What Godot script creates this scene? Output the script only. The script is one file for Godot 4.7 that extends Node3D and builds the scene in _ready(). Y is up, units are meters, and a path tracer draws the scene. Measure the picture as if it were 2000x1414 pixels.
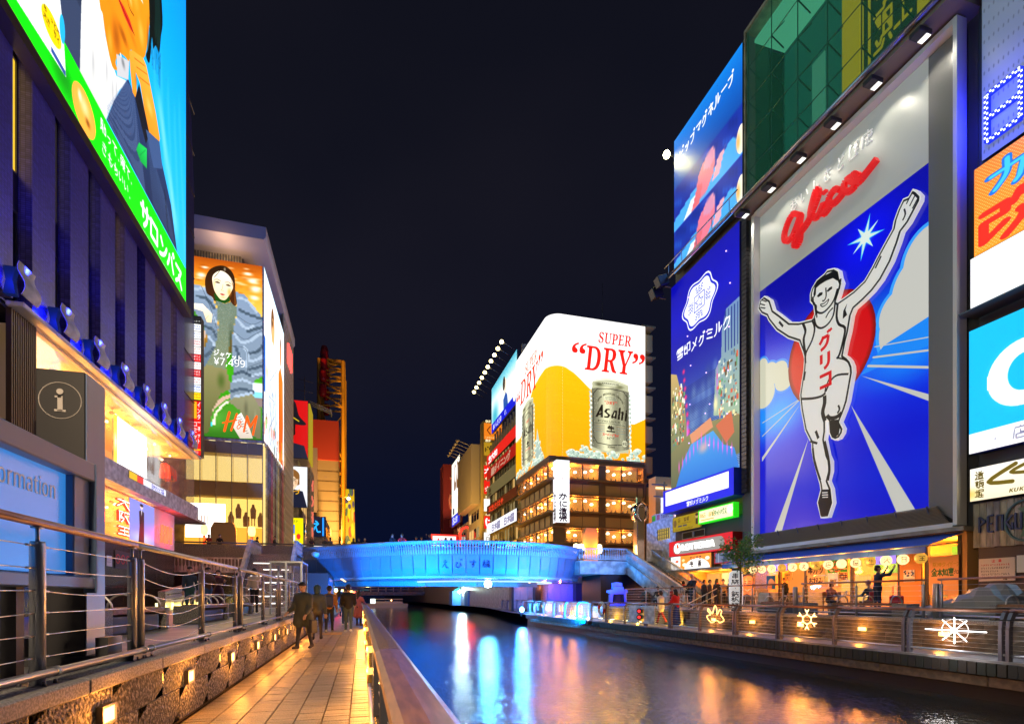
extends Node3D
# A canal promenade at night between billboard buildings. x runs across the canal,y up,-z along it (the numbers called D are metres along the canal).
var rng:=RandomNumberGenerator.new()
var M:={}
var taken:={}
var origin:={}
var tri_cache:={}
func v3(x: float,y: float,d: float) -> Vector3:
	return Vector3(x,y,-d)
# ---------- objects ----------
func numbered(called: String,parent: Node) -> String:
	var key:=str(parent.get_instance_id())+called
	var n: int=taken.get(key,0)
	taken[key]=n+1
	return called if n==0 else "%s_%03d" % [called,n]
func tag(o: Node,label: String,category: String,group:="",kind:="") -> Node:
	if label: o.set_meta("label",label)
	if category: o.set_meta("category",category)
	if group: o.set_meta("group",group)
	if kind: o.set_meta("kind",kind)
	return o
func thing(called: String,label: String,category: String,at: Vector3,group:="",turn:=0.0,in_world:=true) -> Node3D:
	var o:=Node3D.new()
	o.name=numbered(called,self)
	add_child(o)
	o.position=at
	o.rotation.y=turn
	tag(o,label,category,group)
	if in_world: origin[o]=at
	return o
func copy(root: Node3D,at: Vector3,turn: float,label: String) -> Node3D:
	var r: Node3D=root.duplicate()
	r.name=numbered(str(root.name).rstrip("0123456789").rstrip("_"),self)
	add_child(r)
	r.position=at
	r.rotation.y=turn
	r.set_meta("label",label)
	return r
func mesh_of(st: SurfaceTool) -> ArrayMesh:
	st.generate_normals()
	return st.commit()
func put(called: String,mesh: Mesh,m: Material,parent: Node=null) -> MeshInstance3D:
	var o:=MeshInstance3D.new()
	var p: Node=parent if parent else self
	o.name=numbered(called,p)
	o.mesh=mesh
	o.material_override=m
	p.add_child(o)
	if origin.has(p): o.position=-origin[p]
	return o
func obj(called: String,st: SurfaceTool,m: Material,parent: Node=null) -> MeshInstance3D:
	return put(called,mesh_of(st),m,parent)
func struct(called: String,st: SurfaceTool,m: Material,label:="") -> MeshInstance3D:
	var o:=obj(called,st,m)
	tag(o,label,"","","structure")
	return o
func mb(smooth:=false) -> SurfaceTool:
	var st:=SurfaceTool.new()
	st.begin(Mesh.PRIMITIVE_TRIANGLES)
	st.set_smooth_group(0 if smooth else -1)
	return st
# ---------- shapes ----------
func vtx(st: SurfaceTool,p: Vector3,uv:=Vector2.ZERO) -> void:
	st.set_uv(uv)
	st.add_vertex(p)
# corners as seen from the front: top left,top right,bottom right,bottom left
func quad(st: SurfaceTool,a: Vector3,b: Vector3,c: Vector3,d: Vector3,u0:=0.0,t0:=0.0,u1:=1.0,t1:=1.0) -> void:
	var ua:=Vector2(u0,t0); var ub:=Vector2(u1,t0); var uc:=Vector2(u1,t1); var ud:=Vector2(u0,t1)
	vtx(st,a,ua); vtx(st,b,ub); vtx(st,c,uc)
	vtx(st,a,ua); vtx(st,c,uc); vtx(st,d,ud)
func facing(st: SurfaceTool,pts: Array,outward: Vector3) -> void:
	var n: Vector3=(pts[2]-pts[0]).cross(pts[1]-pts[0])
	var p:=pts.duplicate()
	if n.dot(outward) < 0.0: p.reverse()
	for i in range(1,p.size()-1):
		vtx(st,p[0]); vtx(st,p[i]); vtx(st,p[i+1])
func bx(st: SurfaceTool,c: Vector3,s: Vector3,b:=Basis()) -> void:
	var h:=s*0.5
	for ax in 3:
		for sg in [-1.0,1.0]:
			var n:=Vector3.ZERO; n[ax]=sg
			var u:=Vector3.ZERO; u[(ax+1) % 3]=1.0
			var w:=n.cross(u)
			var q:=[]
			for k in [[-1,-1],[1,-1],[1,1],[-1,1]]:
				q.append(c+b*((n+u*k[0]+w*k[1])*h))
			facing(st,q,b*n)
# a box between two corners given as x,y,D
func bb(st: SurfaceTool,x0: float,x1: float,y0: float,y1: float,d0: float,d1: float) -> void:
	bx(st,v3((x0+x1)/2,(y0+y1)/2,(d0+d1)/2),Vector3(absf(x1-x0),absf(y1-y0),absf(d1-d0)))
# a box with chamfered edges
func cbx(st: SurfaceTool,c: Vector3,s: Vector3,ch: float,b:=Basis()) -> void:
	var h:=s*0.5
	for ax in 3:
		var a1:=(ax+1) % 3
		var a2:=(ax+2) % 3
		for sg in [-1.0,1.0]:
			var q:=[]
			for k in [[-1,-1],[1,-1],[1,1],[-1,1]]:
				var p:=Vector3.ZERO
				p[ax]=h[ax]*sg; p[a1]=(h[a1]-ch)*k[0]; p[a2]=(h[a2]-ch)*k[1]
				q.append(c+b*p)
			var n:=Vector3.ZERO; n[ax]=sg
			facing(st,q,b*n)
		for s1 in [-1.0,1.0]:
			for s2 in [-1.0,1.0]:
				var q:=[]
				for k in [[-1,0],[1,0],[1,1],[-1,1]]:
					var p:=Vector3.ZERO
					p[ax]=(h[ax]-ch)*k[0]
					p[a1]=s1*(h[a1]-(ch if k[1] else 0.0)); p[a2]=s2*(h[a2]-(0.0 if k[1] else ch))
					q.append(c+b*p)
				var n:=Vector3.ZERO; n[a1]=s1; n[a2]=s2
				facing(st,q,b*n)
	for sx in [-1.0,1.0]:
		for sy in [-1.0,1.0]:
			for sz in [-1.0,1.0]:
				var g:=Vector3(sx,sy,sz)
				var q:=[]
				for ax in 3:
					var p:=(h-Vector3.ONE*ch)*g
					p[ax]=h[ax]*g[ax]
					q.append(c+b*p)
				facing(st,q,b*g)
func tube(st: SurfaceTool,pts: Array,r,n:=8,closed:=false,flat_y:=1.0) -> void:
	var rings:=[]
	var up:=Vector3.UP
	var count:=pts.size()
	for i in count:
		var a: Vector3=pts[(i-1+count) % count] if closed else pts[maxi(i-1,0)]
		var c: Vector3=pts[(i+1) % count] if closed else pts[mini(i+1,count-1)]
		var t:=(c-a).normalized()
		if i==0 and absf(t.dot(up)) > 0.9: up=Vector3.RIGHT
		var side:=t.cross(up).normalized()
		up=side.cross(t).normalized()
		var ring:=[]
		var rad: float=r[i] if r is Array else r
		for k in n:
			var w:=TAU*(k+0.5)/n
			ring.append(pts[i]+side*cos(w)*rad+up*sin(w)*rad*flat_y)
		rings.append(ring)
	for i in (count if closed else count-1):
		var j:=(i+1) % count
		for k in n:
			var l:=(k+1) % n
			var q:=[rings[i][k],rings[i][l],rings[j][l],rings[j][k]]
			facing(st,q,(q[0]+q[1]+q[2]+q[3])*0.25-(pts[i]+pts[j])*0.5)
	if not closed:
		facing(st,rings[0],pts[0]-pts[1])
		facing(st,rings[-1],pts[-1]-pts[-2])
func cyl(st: SurfaceTool,a: Vector3,b: Vector3,r0: float,r1:=-1.0,n:=12) -> void:
	tube(st,[a,b],[r0,r0 if r1 < 0.0 else r1],n)
func lathe(st: SurfaceTool,prof: Array,n: int,xf: Transform3D) -> void:
	for i in prof.size()-1:
		for k in n:
			var q:=[]
			for e in [[i,k],[i,k+1],[i+1,k+1],[i+1,k]]:
				var w: float=TAU*e[1]/n
				var p: Vector2=prof[e[0]]
				q.append(xf*Vector3(p.x*cos(w),p.y,p.x*sin(w)))
			var wm:=TAU*(k+0.5)/n
			var dd: Vector2=prof[i+1]-prof[i]
			var out:=xf.basis*Vector3(dd.y*cos(wm),-dd.x,dd.y*sin(wm))
			if prof[i].x < 0.0001: q=[q[0],q[2],q[3]]
			elif prof[i+1].x < 0.0001: q=[q[0],q[1],q[2]]
			facing(st,q,out)
func prism(st: SurfaceTool,poly: PackedVector2Array,xf: Transform3D,depth: float) -> void:
	var t:=Geometry2D.triangulate_polygon(poly)
	for i in range(0,t.size(),3):
		for z in [0.0,depth]:
			var q:=[]
			for k in 3: q.append(xf*Vector3(poly[t[i+k]].x,poly[t[i+k]].y,z))
			facing(st,q,xf.basis.z*(1.0 if (z > 0.0)==(depth > 0.0) and z != 0.0 else -1.0)*signf(depth))
	var cw:=Geometry2D.is_polygon_clockwise(poly)
	for i in poly.size():
		var a:=poly[i]; var b:=poly[(i+1) % poly.size()]
		var e:=b-a
		var n:=Vector2(e.y,-e.x)*(-1.0 if cw else 1.0)
		facing(st,[xf*Vector3(a.x,a.y,0),xf*Vector3(b.x,b.y,0),xf*Vector3(b.x,b.y,depth),xf*Vector3(a.x,a.y,depth)],xf.basis*Vector3(n.x,n.y,0))
func pv(a: Array) -> PackedVector2Array:
	var p:=PackedVector2Array()
	for i in range(0,a.size(),2): p.append(Vector2(a[i],a[i+1]))
	return p
func smooth_line(p: PackedVector2Array,closed:=false,n:=4) -> PackedVector2Array:
	var out:=PackedVector2Array()
	var c:=p.size()
	for i in (c if closed else c-1):
		var a:=p[(i-1+c) % c] if closed else p[maxi(i-1,0)]
		var d:=p[(i+2) % c] if closed else p[mini(i+2,c-1)]
		for k in n: out.append(p[i].cubic_interpolate(p[(i+1) % c],a,d,float(k)/n))
	if not closed: out.append(p[c-1])
	return out
# ---------- materials ----------
func lin(r: float,g: float,b: float) -> Color:
	return Color(r,g,b).linear_to_srgb()
func noise_tex(freq: float,oct: int,lo: float,hi: float,size:=512,normal:=false,kind:=FastNoiseLite.TYPE_SIMPLEX_SMOOTH,bump:=4.0) -> NoiseTexture2D:
	var f:=FastNoiseLite.new()
	f.noise_type=kind
	f.frequency=freq
	f.fractal_octaves=oct
	f.seed=7+int(freq*1000)+oct
	var t:=NoiseTexture2D.new()
	t.width=size; t.height=size
	t.seamless=true
	t.seamless_blend_skirt=0.2
	t.noise=f
	if normal:
		t.as_normal_map=true
		t.bump_strength=bump
	else:
		var g:=Gradient.new()
		g.set_color(0,Color(lo,lo,lo)); g.set_color(1,Color(hi,hi,hi))
		g.set_offset(0,0.25); g.set_offset(1,0.75)
		t.color_ramp=g
	return t
func mat(r: float,g: float,b: float,rough:=0.7,metal:=0.0,tex: Texture2D=null,scale:=Vector3.ONE,bump: Texture2D=null,depth:=1.0) -> StandardMaterial3D:
	var m:=StandardMaterial3D.new()
	m.albedo_color=lin(r,g,b)
	m.roughness=rough
	m.metallic=metal
	if tex or bump:
		m.uv1_triplanar=true
		m.uv1_world_triplanar=true
		m.uv1_scale=scale
	if tex: m.albedo_texture=tex
	if bump:
		m.heightmap_enabled=true
		m.heightmap_texture=bump
		m.heightmap_scale=depth
	return m
func glow(r: float,g: float,b: float,e:=1.0) -> StandardMaterial3D:
	var m:=StandardMaterial3D.new()
	m.albedo_color=Color(0.02,0.02,0.02)
	m.roughness=0.6
	m.emission_enabled=true
	m.emission=lin(r,g,b)
	m.emission_energy_multiplier=e
	return m
func screen(t: Texture2D,e:=1.0,rough:=0.5) -> StandardMaterial3D:
	var m:=StandardMaterial3D.new()
	m.albedo_color=Color(0.06,0.06,0.06)
	m.roughness=rough
	m.emission_enabled=true
	m.emission_texture=t
	m.emission_energy_multiplier=e
	m.texture_repeat=false
	return m
func print_mat(t: Texture2D,rough:=0.6) -> StandardMaterial3D:
	var m:=StandardMaterial3D.new()
	m.albedo_texture=t
	m.roughness=rough
	m.texture_repeat=false
	return m
func pane(a:=0.08,tint:=Color.WHITE) -> StandardMaterial3D:
	var m:=StandardMaterial3D.new()
	m.transparency=BaseMaterial3D.TRANSPARENCY_ALPHA
	m.albedo_color=Color(tint.r,tint.g,tint.b,a)
	m.roughness=0.03
	return m
# ---------- lights ----------
func omni(at: Vector3,c: Color,e: float,size:=0.05,reach:=30.0) -> void:
	var l:=OmniLight3D.new()
	l.name=numbered("lamp_light",self)
	l.position=at; l.light_color=c; l.light_energy=e; l.light_size=size
	l.omni_range=reach; l.omni_attenuation=2.0; l.shadow_enabled=true
	add_child(l)
func spot(at: Vector3,to: Vector3,c: Color,e: float,angle: float,size:=0.1) -> void:
	var l:=SpotLight3D.new()
	l.name=numbered("flood_light",self)
	l.light_color=c; l.light_energy=e; l.light_size=size
	l.spot_angle=angle; l.spot_angle_attenuation=0.6; l.spot_range=80.0; l.spot_attenuation=2.0; l.shadow_enabled=true
	add_child(l)
	l.look_at_from_position(at,to,Vector3.UP if absf((to-at).normalized().y) < 0.95 else Vector3.RIGHT)
# a light the size of a screen,just in front of it; e is its radiance
func panel_light(at: Vector3,towards: Vector3,w: float,h: float,c: Color,e: float) -> void:
	var l:=AreaLight3D.new()
	l.name=numbered("panel_light",self)
	l.area_size=Vector2(w,h)
	l.area_normalize_energy=true
	l.light_color=c; l.light_energy=e*w*h/PI; l.shadow_enabled=true
	l.area_range=120.0
	add_child(l)
	l.look_at_from_position(at,at+towards,Vector3.UP if absf(towards.y) < 0.9 else Vector3.RIGHT)
# ---------- pictures that are print or screens ----------
class Canvas:
	var im: Image
	var w: float
	var h: float
	var host: Node
	const K:=2
	static var stamp: Image
	func _init(owner_: Node,ww: int,hh: int,bg: Color) -> void:
		host=owner_; w=ww; h=hh
		im=Image.create_empty(ww*K,hh*K,false,Image.FORMAT_RGBA8)
		im.fill(bg)
	func rect(x: float,y: float,ww: float,hh: float,c: Color) -> void:
		im.fill_rect(Rect2i(roundi(x*K),roundi(y*K),maxi(1,roundi(ww*K)),maxi(1,roundi(hh*K))),c)
	func grad(x: float,y: float,ww: float,hh: float,cs: Array) -> void:
		for i in int(hh*K):
			var t:=float(i)/(hh*K)*(cs.size()-1)
			var k:=mini(int(t),cs.size()-2)
			im.fill_rect(Rect2i(roundi(x*K),roundi(y*K)+i,roundi(ww*K),1),cs[k].lerp(cs[k+1],t-k))
	# even-odd fill of one or more outlines
	func fill(polys: Array,c: Color,c2=null) -> void:
		var xs:=[]
		var lo:=INF; var hi:=-INF
		for p in polys:
			for q in p: lo=minf(lo,q.y); hi=maxf(hi,q.y)
		var y0:=maxi(0,int(lo*K)); var y1:=mini(im.get_height()-1,int(hi*K))
		var rows:={}
		for p in polys:
			var n: int=p.size()
			for i in n:
				var a: Vector2=p[i]*K; var b: Vector2=p[(i+1) % n]*K
				if a.y > b.y: var t:=a; a=b; b=t
				var f:=maxi(y0,int(ceil(a.y-0.5)))
				var l:=mini(y1,int(ceil(b.y-0.5))-1)
				if l < f: continue
				var s:=(b.x-a.x)/(b.y-a.y)
				for y in range(f,l+1):
					var x:=a.x+s*(y+0.5-a.y)
					if rows.has(y): rows[y].append(x)
					else: rows[y]=[x]
		for y in rows:
			xs=rows[y]
			xs.sort()
			var col: Color=c if c2==null else c.lerp(c2,float(y-y0)/maxf(1.0,y1-y0))
			for i in range(0,xs.size()-1,2):
				var x0:=roundi(xs[i]); var x1:=roundi(xs[i+1])
				if x1 > x0: im.fill_rect(Rect2i(x0,y,x1-x0,1),col)
	func poly(a: Array,c: Color,c2=null,smooth:=false) -> void:
		var p: PackedVector2Array=host.pv(a)
		fill([host.smooth_line(p,true) if smooth else p],c,c2)
	func ell(x: float,y: float,rx: float,ry: float,c: Color,turn:=0.0) -> void:
		var p:=PackedVector2Array()
		for i in 36: p.append(Vector2(x,y)+(Vector2(cos(TAU*i/36)*rx,sin(TAU*i/36)*ry)).rotated(turn))
		fill([p],c)
	func line(a: Array,wd: float,c: Color,smooth:=false) -> void:
		var p: PackedVector2Array=host.pv(a)
		path(host.smooth_line(p) if smooth else p,wd,c)
	func path(p: PackedVector2Array,wd: float,c: Color) -> void:
		fill(Geometry2D.offset_polyline(p,wd*0.5,Geometry2D.JOIN_ROUND,Geometry2D.END_ROUND),c)
	# an airbrush
	func soft(x: float,y: float,rx: float,ry: float,c: Color,a:=1.0) -> void:
		var t:=Image.create_empty(24,24,false,Image.FORMAT_RGBA8)
		for i in 24:
			for j in 24:
				var r:=minf(1.0,Vector2(i-11.5,j-11.5).length()/11.5)
				t.set_pixel(i,j,Color(c.r,c.g,c.b,a*pow(0.5+0.5*cos(PI*r),1.3)))
		t.resize(maxi(2,int(rx*2*K)),maxi(2,int(ry*2*K)),Image.INTERPOLATE_BILINEAR)
		im.blend_rect(t,Rect2i(0,0,t.get_width(),t.get_height()),Vector2i(int((x-rx)*K),int((y-ry)*K)))
	func blur(k: int) -> void:
		var a:=im.get_width(); var b:=im.get_height()
		im.resize(maxi(2,a/k),maxi(2,b/k),Image.INTERPOLATE_BILINEAR)
		im.resize(a,b,Image.INTERPOLATE_CUBIC)
	# Latin lettering fitted into a box
	func txt(s: String,x: float,y: float,ww: float,hh: float,c: Color,font:="Droid Sans",weight:=700,skew:=0.0) -> void:
		var t: PackedVector2Array=host.letters(s,font,weight)
		var o:=Vector2(x,y)
		for i in range(0,t.size(),3):
			var q:=[]
			for k in 3: q.append(o+Vector2((t[i+k].x+skew*(1.0-t[i+k].y)*hh/ww)*ww,t[i+k].y*hh))
			fill([PackedVector2Array(q)],c)
	# Japanese lettering by strokes: boxes of a x b,each next one moved by step
	func jp(s: String,x: float,y: float,a: float,b: float,c: Color,wt:=0.12,step:=Vector2.ZERO,slant:=0.0) -> void:
		var at:=Vector2(x,y)
		if step==Vector2.ZERO: step=Vector2(a*1.08,0)
		for ch in s:
			for p in host.strokes(ch):
				var q:=PackedVector2Array()
				for v in p: q.append(at+Vector2((v.x+slant*(1.0-v.y))*a,v.y*b))
				path(q,wt*minf(a,b),c)
			at+=step
	# small print that is only texture at this distance
	func tiny(x: float,y: float,ww: float,hh: float,c: Color,seed_:=1) -> void:
		var r:=RandomNumberGenerator.new()
		r.seed=seed_
		var px:=x
		while px < x+ww-hh:
			var n:=r.randi_range(2,4)
			for i in n:
				if r.randf() < 0.5: line([px+r.randf()*hh*0.3,y+r.randf()*hh,px+hh*0.8,y+r.randf()*hh],hh*0.13,c)
				else: line([px+r.randf()*hh*0.8,y,px+r.randf()*hh*0.8,y+hh],hh*0.13,c)
			px+=hh*1.05
	func tex() -> ImageTexture:
		im.resize(int(w),int(h),Image.INTERPOLATE_BILINEAR)
		return ImageTexture.create_from_image(im)
# triangles of a lettering,scaled into the unit square with y down
func letters(s: String,font:="Droid Sans",weight:=700) -> PackedVector2Array:
	var key:=s+font+str(weight)
	if tri_cache.has(key): return tri_cache[key]
	var f:=SystemFont.new()
	f.font_names=PackedStringArray([font])
	f.font_weight=weight
	var tm:=TextMesh.new()
	tm.text=s; tm.font=f; tm.depth=0.0; tm.font_size=96; tm.pixel_size=0.01; tm.curve_step=2.0
	var arr:=tm.get_mesh_arrays() if tm.get_surface_count() > 0 else []
	var out:=PackedVector2Array()
	if arr.size():
		var vs: PackedVector3Array=arr[Mesh.ARRAY_VERTEX]
		var ix=arr[Mesh.ARRAY_INDEX]
		var lo:=Vector2(INF,INF); var hi:=-lo
		for v in vs: lo=lo.min(Vector2(v.x,v.y)); hi=hi.max(Vector2(v.x,v.y))
		var size:=hi-lo
		if ix==null or ix.size()==0:
			for v in vs: out.append(Vector2((v.x-lo.x)/size.x,(hi.y-v.y)/size.y))
		else:
			for i in ix: out.append(Vector2((vs[i].x-lo.x)/size.x,(hi.y-vs[i].y)/size.y))
	tri_cache[key]=out
	return out
# raised letters: the same triangles as a thin slab with walls,in the plane of xf (x right,y up)
func letters3(st: SurfaceTool,s: String,xf: Transform3D,w: float,h: float,depth: float,font:="Droid Sans",weight:=700) -> void:
	var t:=letters(s,font,weight)
	var edges:={}
	for i in range(0,t.size(),3):
		var q:=[]
		for k in 3: q.append(xf*Vector3(t[i+k].x*w,(1.0-t[i+k].y)*h,depth))
		facing(st,q,xf.basis.z)
		for k in 3:
			var a:=t[i+k].snappedf(0.0005); var b:=t[i+(k+1) % 3].snappedf(0.0005)
			var key:=[a,b] if a < b else [b,a]
			edges[key]=edges.get(key,0)+1
	for e in edges:
		if edges[e]==1:
			var a:=Vector3(e[0].x*w,(1.0-e[0].y)*h,0); var b:=Vector3(e[1].x*w,(1.0-e[1].y)*h,0)
			var z:=Vector3(0,0,depth)
			facing(st,[xf*a,xf*b,xf*(b+z),xf*(a+z)],xf.basis*Vector3(b.y-a.y,a.x-b.x,0.0))
func strokes3(st: SurfaceTool,s: String,xf: Transform3D,w: float,h: float,r: float,step: Vector2,n:=6,flat_z:=1.0) -> void:
	var at:=Vector2.ZERO
	for ch in s:
		for p in strokes(ch):
			var q:=[]
			for v in p: q.append(xf*Vector3(at.x+v.x*w,at.y+(1.0-v.y)*h,0))
			if q.size() > 1: tube(st,q,r,n,false,flat_z)
		at+=step
const VOICED:={"ガ": "カ","グ": "ク","ジ": "シ","ダ": "タ","ド": "ト","バ": "ハ","ビ": "ヒ","び": "ひ","が": "か","ず": "す","づ": "つ","ゴ": "コ","ボ": "ホ"}
const ROUND:={"パ": "ハ","ピ": "ヒ","プ": "フ"}
const SMALL:={"ャ": "ヤ","ッ": "ツ","っ": "つ","ゃ": "や"}
const GLYPHS:={
	"ア": "11 82 54;53 ~53 55 47 29","イ": "~81 63 45 16;54 59","ウ": "50 52;15 12 82;~82 76 58 39","エ": "21 81;51 58;18 98","カ": "03 83 78 69;~40 44 36 18","キ": "22 82;15 95;41 59",
	"ク": "~41 33 15;32 82;~82 76 58 29","ケ": "~31 23 14;22 92;~62 65 57 39","コ": "12 82 88;18 98","サ": "13 93;31 36;~71 75 67 49","シ": "21 42;14 35;~19 48 76 93","ス": "12 82;~82 65 47 19;55 99",
	"タ": "~41 33 15;32 82;~82 76 58 29;35 66","ツ": "12 24;42 54;~91 84 67 39","テ": "21 81;14 94;~54 56 48 29","ト": "31 39;34 75","ナ": "13 93;~51 54 46 29","ニ": "22 82;17 97","ネ": "51 52;22 82 54 16;54 59;64 87",
	"ハ": "~32 25 08;~62 75 98","ヒ": "21 28 88;24 83","フ": "12 82;~82 76 58 29","ホ": "13 93;51 59;~33 26 18;~73 76 88","マ": "12 92;~92 74 56;46 67","ミ": "21 83;24 75;17 89","メ": "~81 65 47 19;33 77","ヤ": "05 92 75;31 59",
	"ラ": "21 81;14 84;~84 77 59 39","リ": "21 26;~71 76 68 49","ル": "~31 35 28 09;61 68;~68 86 95","ロ": "12 82 88 18 12","ン": "22 44;~19 48 76 93","ー": "14 94","オ": "13 93;61 69;~63 46 18",
	"お": "13 63;41 48;~48 27 26 45 75 87 68 59;72 93","い": "~12 15 28 46;~72 85 86","し": "~31 36 48 68 86","さ": "23 83;~41 55 76;~25 28 49 79","と": "31 45;~82 45 27 49 88","え": "41 62;23 73;~73 45 19;~45 57 69 99",
	"ひ": "13 43;~43 16 28 59 77 73;~73 85 97","す": "13 93;61 65;~65 45 46 66 65 67 49","か": "~03 63 67 49;~41 34 08;72 95","に": "~22 15 29;53 93;~46 58 98","て": "12 92;~92 54 56 79","つ": "~14 53 83 95 77 49","ち": "14 84;~41 37;~37 65 86 78 49",
	"も": "14 74;17 77;~41 47 59 79 96","き": "22 82;24 84;51 76;~26 28 49 79","ら": "41 72;~23 27;~27 65 86 78 49","や": "~15 63 84 66;31 59;61 53","は": "~21 14 29;43 93;71 78;~78 58 57 77 99","く": "~71 25;~25 79","る": "22 72 36;~36 64 86 78 59 48 57 68","た": "13 63;~41 35 19;63 93;~56 58 98",
	"こ": "~23 53 82;~26 28 58 88","み": "22 52;~52 37 18 17 36 67 98;~85 78 59","れ": "31 39;13 33 17;~45 62 73 68 79 97","な": "13 53;~41 35 27;72 93;~65 69 49 48 68 99","の": "~52 48 28 15 42 73 86 69","を": "13 83;~41 26 54 58 98","よ": "51 58;~58 38 37 57 99;53 83","ぼ": "~21 14 29;43 83;46 86;71 78;~78 58 57 77 99",
	"貼": "11 41 47 11 17 47;14 44;27 09;37 49;71 74;73 93;64 94 98 68 64","寝": "50 51;12 11 91 92;13 17;04 23;19 35;33 83 85 35;34 84;46 96;47 87 59;57 99","健": "20 08;13 19;31 51 34 54 38;29 59 99;61 91 94 62;53 93;77 73;64 94;66 96;71 78","康": "50 51;12 92;12 09;32 82 85;24 94;35 85;53 59;46 27;68 99;36 49","雪": "11 91;02 04;02 92 94;51 55;23 43;63 83;24 44;64 84;16 86 89 19;17 87",
	"印": "21 13 18 48;14 44;13 43;51 59;51 91 97 77","橋": "03 43;21 29;23 07;24 46;51 92;53 93;72 54;73 95;55 85 86 56;59 46 96 99;67 87 88 68","道": "11 22;04 24 27 09;09 29 99;41 52;71 62;33 93;44 84 88 48 44;45 85;46 86","楽": "41 71 74 44 41;43 73;50 41;11 23;04 24;91 83;84 94;05 95;55 59;45 19;65 99","串": "21 81 83 23 21;15 85 87 17 15;50 59","焼": "21 09;11 13;32 24;25 48;42 92;61 64;83 64;35 95;55 57 38;75 78 98",
	"鉄": "21 04;21 44;14 44;06 46;24 29;17 18;37 38;09 49;62 53;53 93;46 96;73 39;66 99","板": "03 43;21 29;23 07;24 46;51 91;51 56 39;54 84 59;64 99","好": "21 39;03 43 09;16 49;52 92 74;74 79 69;55 95","壱": "51 54;12 92;24 84;15 05 95;46 86;47 48 89 99","番": "81 21;32 43;72 63;14 94;51 55;54 26;54 86;26 86 89 29 26;27 87;56 59","頓": "02 42;13 16 36 33;21 28 48;51 91;61 52;53 93 97 53 57 97;54 84;58 49;88 99","堀": "03 33;21 28;08 38;41 91 93 43;41 49;54 57 97;75 79;69 59 99",
	"日": "21 81 89 29 21;25 85","改": "12 42 44 14 18 46;61 53;62 92;83 67 49;65 99","大": "03 93;51 54 08;54 99","阪": "11 19;11 41 24 46 16;51 91;51 56 39;54 84 59;64 99","王": "12 92;25 85;18 98;52 58","生": "31 14;23 83;25 85;09 99;51 59","白": "51 42;22 82 89 29 22;25 85","木": "13 93;51 59;53 18;53 98","屋": "11 91 93 13;11 08;25 95;45 36 86;17 97;56 59;09 99","頭": "02 42;13 33 35 13;17 28;47 38;09 49;51 91;61 52;53 93 97 53 57 97;55 95;58 49;88 99","上": "51 58;54 94;18 98",
	"金": "50 04;50 94;34 74;16 86;54 58;27 38;87 78;09 99","本": "13 93;51 59;53 18;53 98;37 77","知": "21 13;12 42;04 54;23 27 09;35 48;62 92 98 68 62","憲": "50 51;12 11 91 92;32 82;23 93;34 84;51 54;25 85 86 26 25;09 18;38 49 79;58 68;88 99","注": "11 22;04 15;19 37;61 72;43 93;46 96;39 99;63 69","意": "50 51;21 81;32 33;72 63;14 94;25 85 87 27 25;26 86;09 18;38 49 79;88 99","店": "50 51;11 91;12 09;53 56;55 95;26 86 89 29 26","情": "21 29;03 14;43 34;42 92;44 94;36 96;46 49;46 86 89;47 87;48 88",
	"報": "03 43;21 25;05 45;07 47;25 29;51 91 93 63;51 59;55 95 58;66 99","酒": "11 22;04 15;19 37;41 91;43 93 99 49 43;52 53 46;72 74 94;48 98","神": "21 22;03 43 17;25 29;35 46;52 92 97 57 52;54 94;71 79","・": "55 56","。": "18 29 18","、": "28 39","★": "51 45 05 37 29 57 99 77 95 65 51",
}
func strokes(ch: String) -> Array:
	if VOICED.has(ch) or ROUND.has(ch) or SMALL.has(ch):
		var base: String=VOICED.get(ch,ROUND.get(ch,SMALL.get(ch,"")))
		var out:=[]
		for p in strokes(base):
			var q:=PackedVector2Array()
			for v in p: q.append(v*0.86+Vector2(0,0.14) if not SMALL.has(ch) else v*0.66+Vector2(0.15,0.33))
			out.append(q)
		if VOICED.has(ch):
			out.append(pv([0.72,0.02,0.8,0.16])); out.append(pv([0.88,0.0,0.96,0.14]))
		elif ROUND.has(ch):
			out.append(pv([0.84,0.0,0.92,0.07,0.84,0.14,0.76,0.07,0.84,0.0]))
		return out
	var key:="jp"+ch
	if tri_cache.has(key): return tri_cache[key]
	var res:=[]
	for part in String(GLYPHS.get(ch,"")).split(";",false):
		var p:=PackedVector2Array()
		var curved:=part.contains("~")
		for w in part.replace("~","").split(" ",false): p.append(Vector2(float(w[0])/9.0,float(w[1])/9.0))
		if p.size() > 1: res.append(smooth_line(p) if curved and p.size() > 2 else p)
	tri_cache[key]=res
	return res
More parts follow.
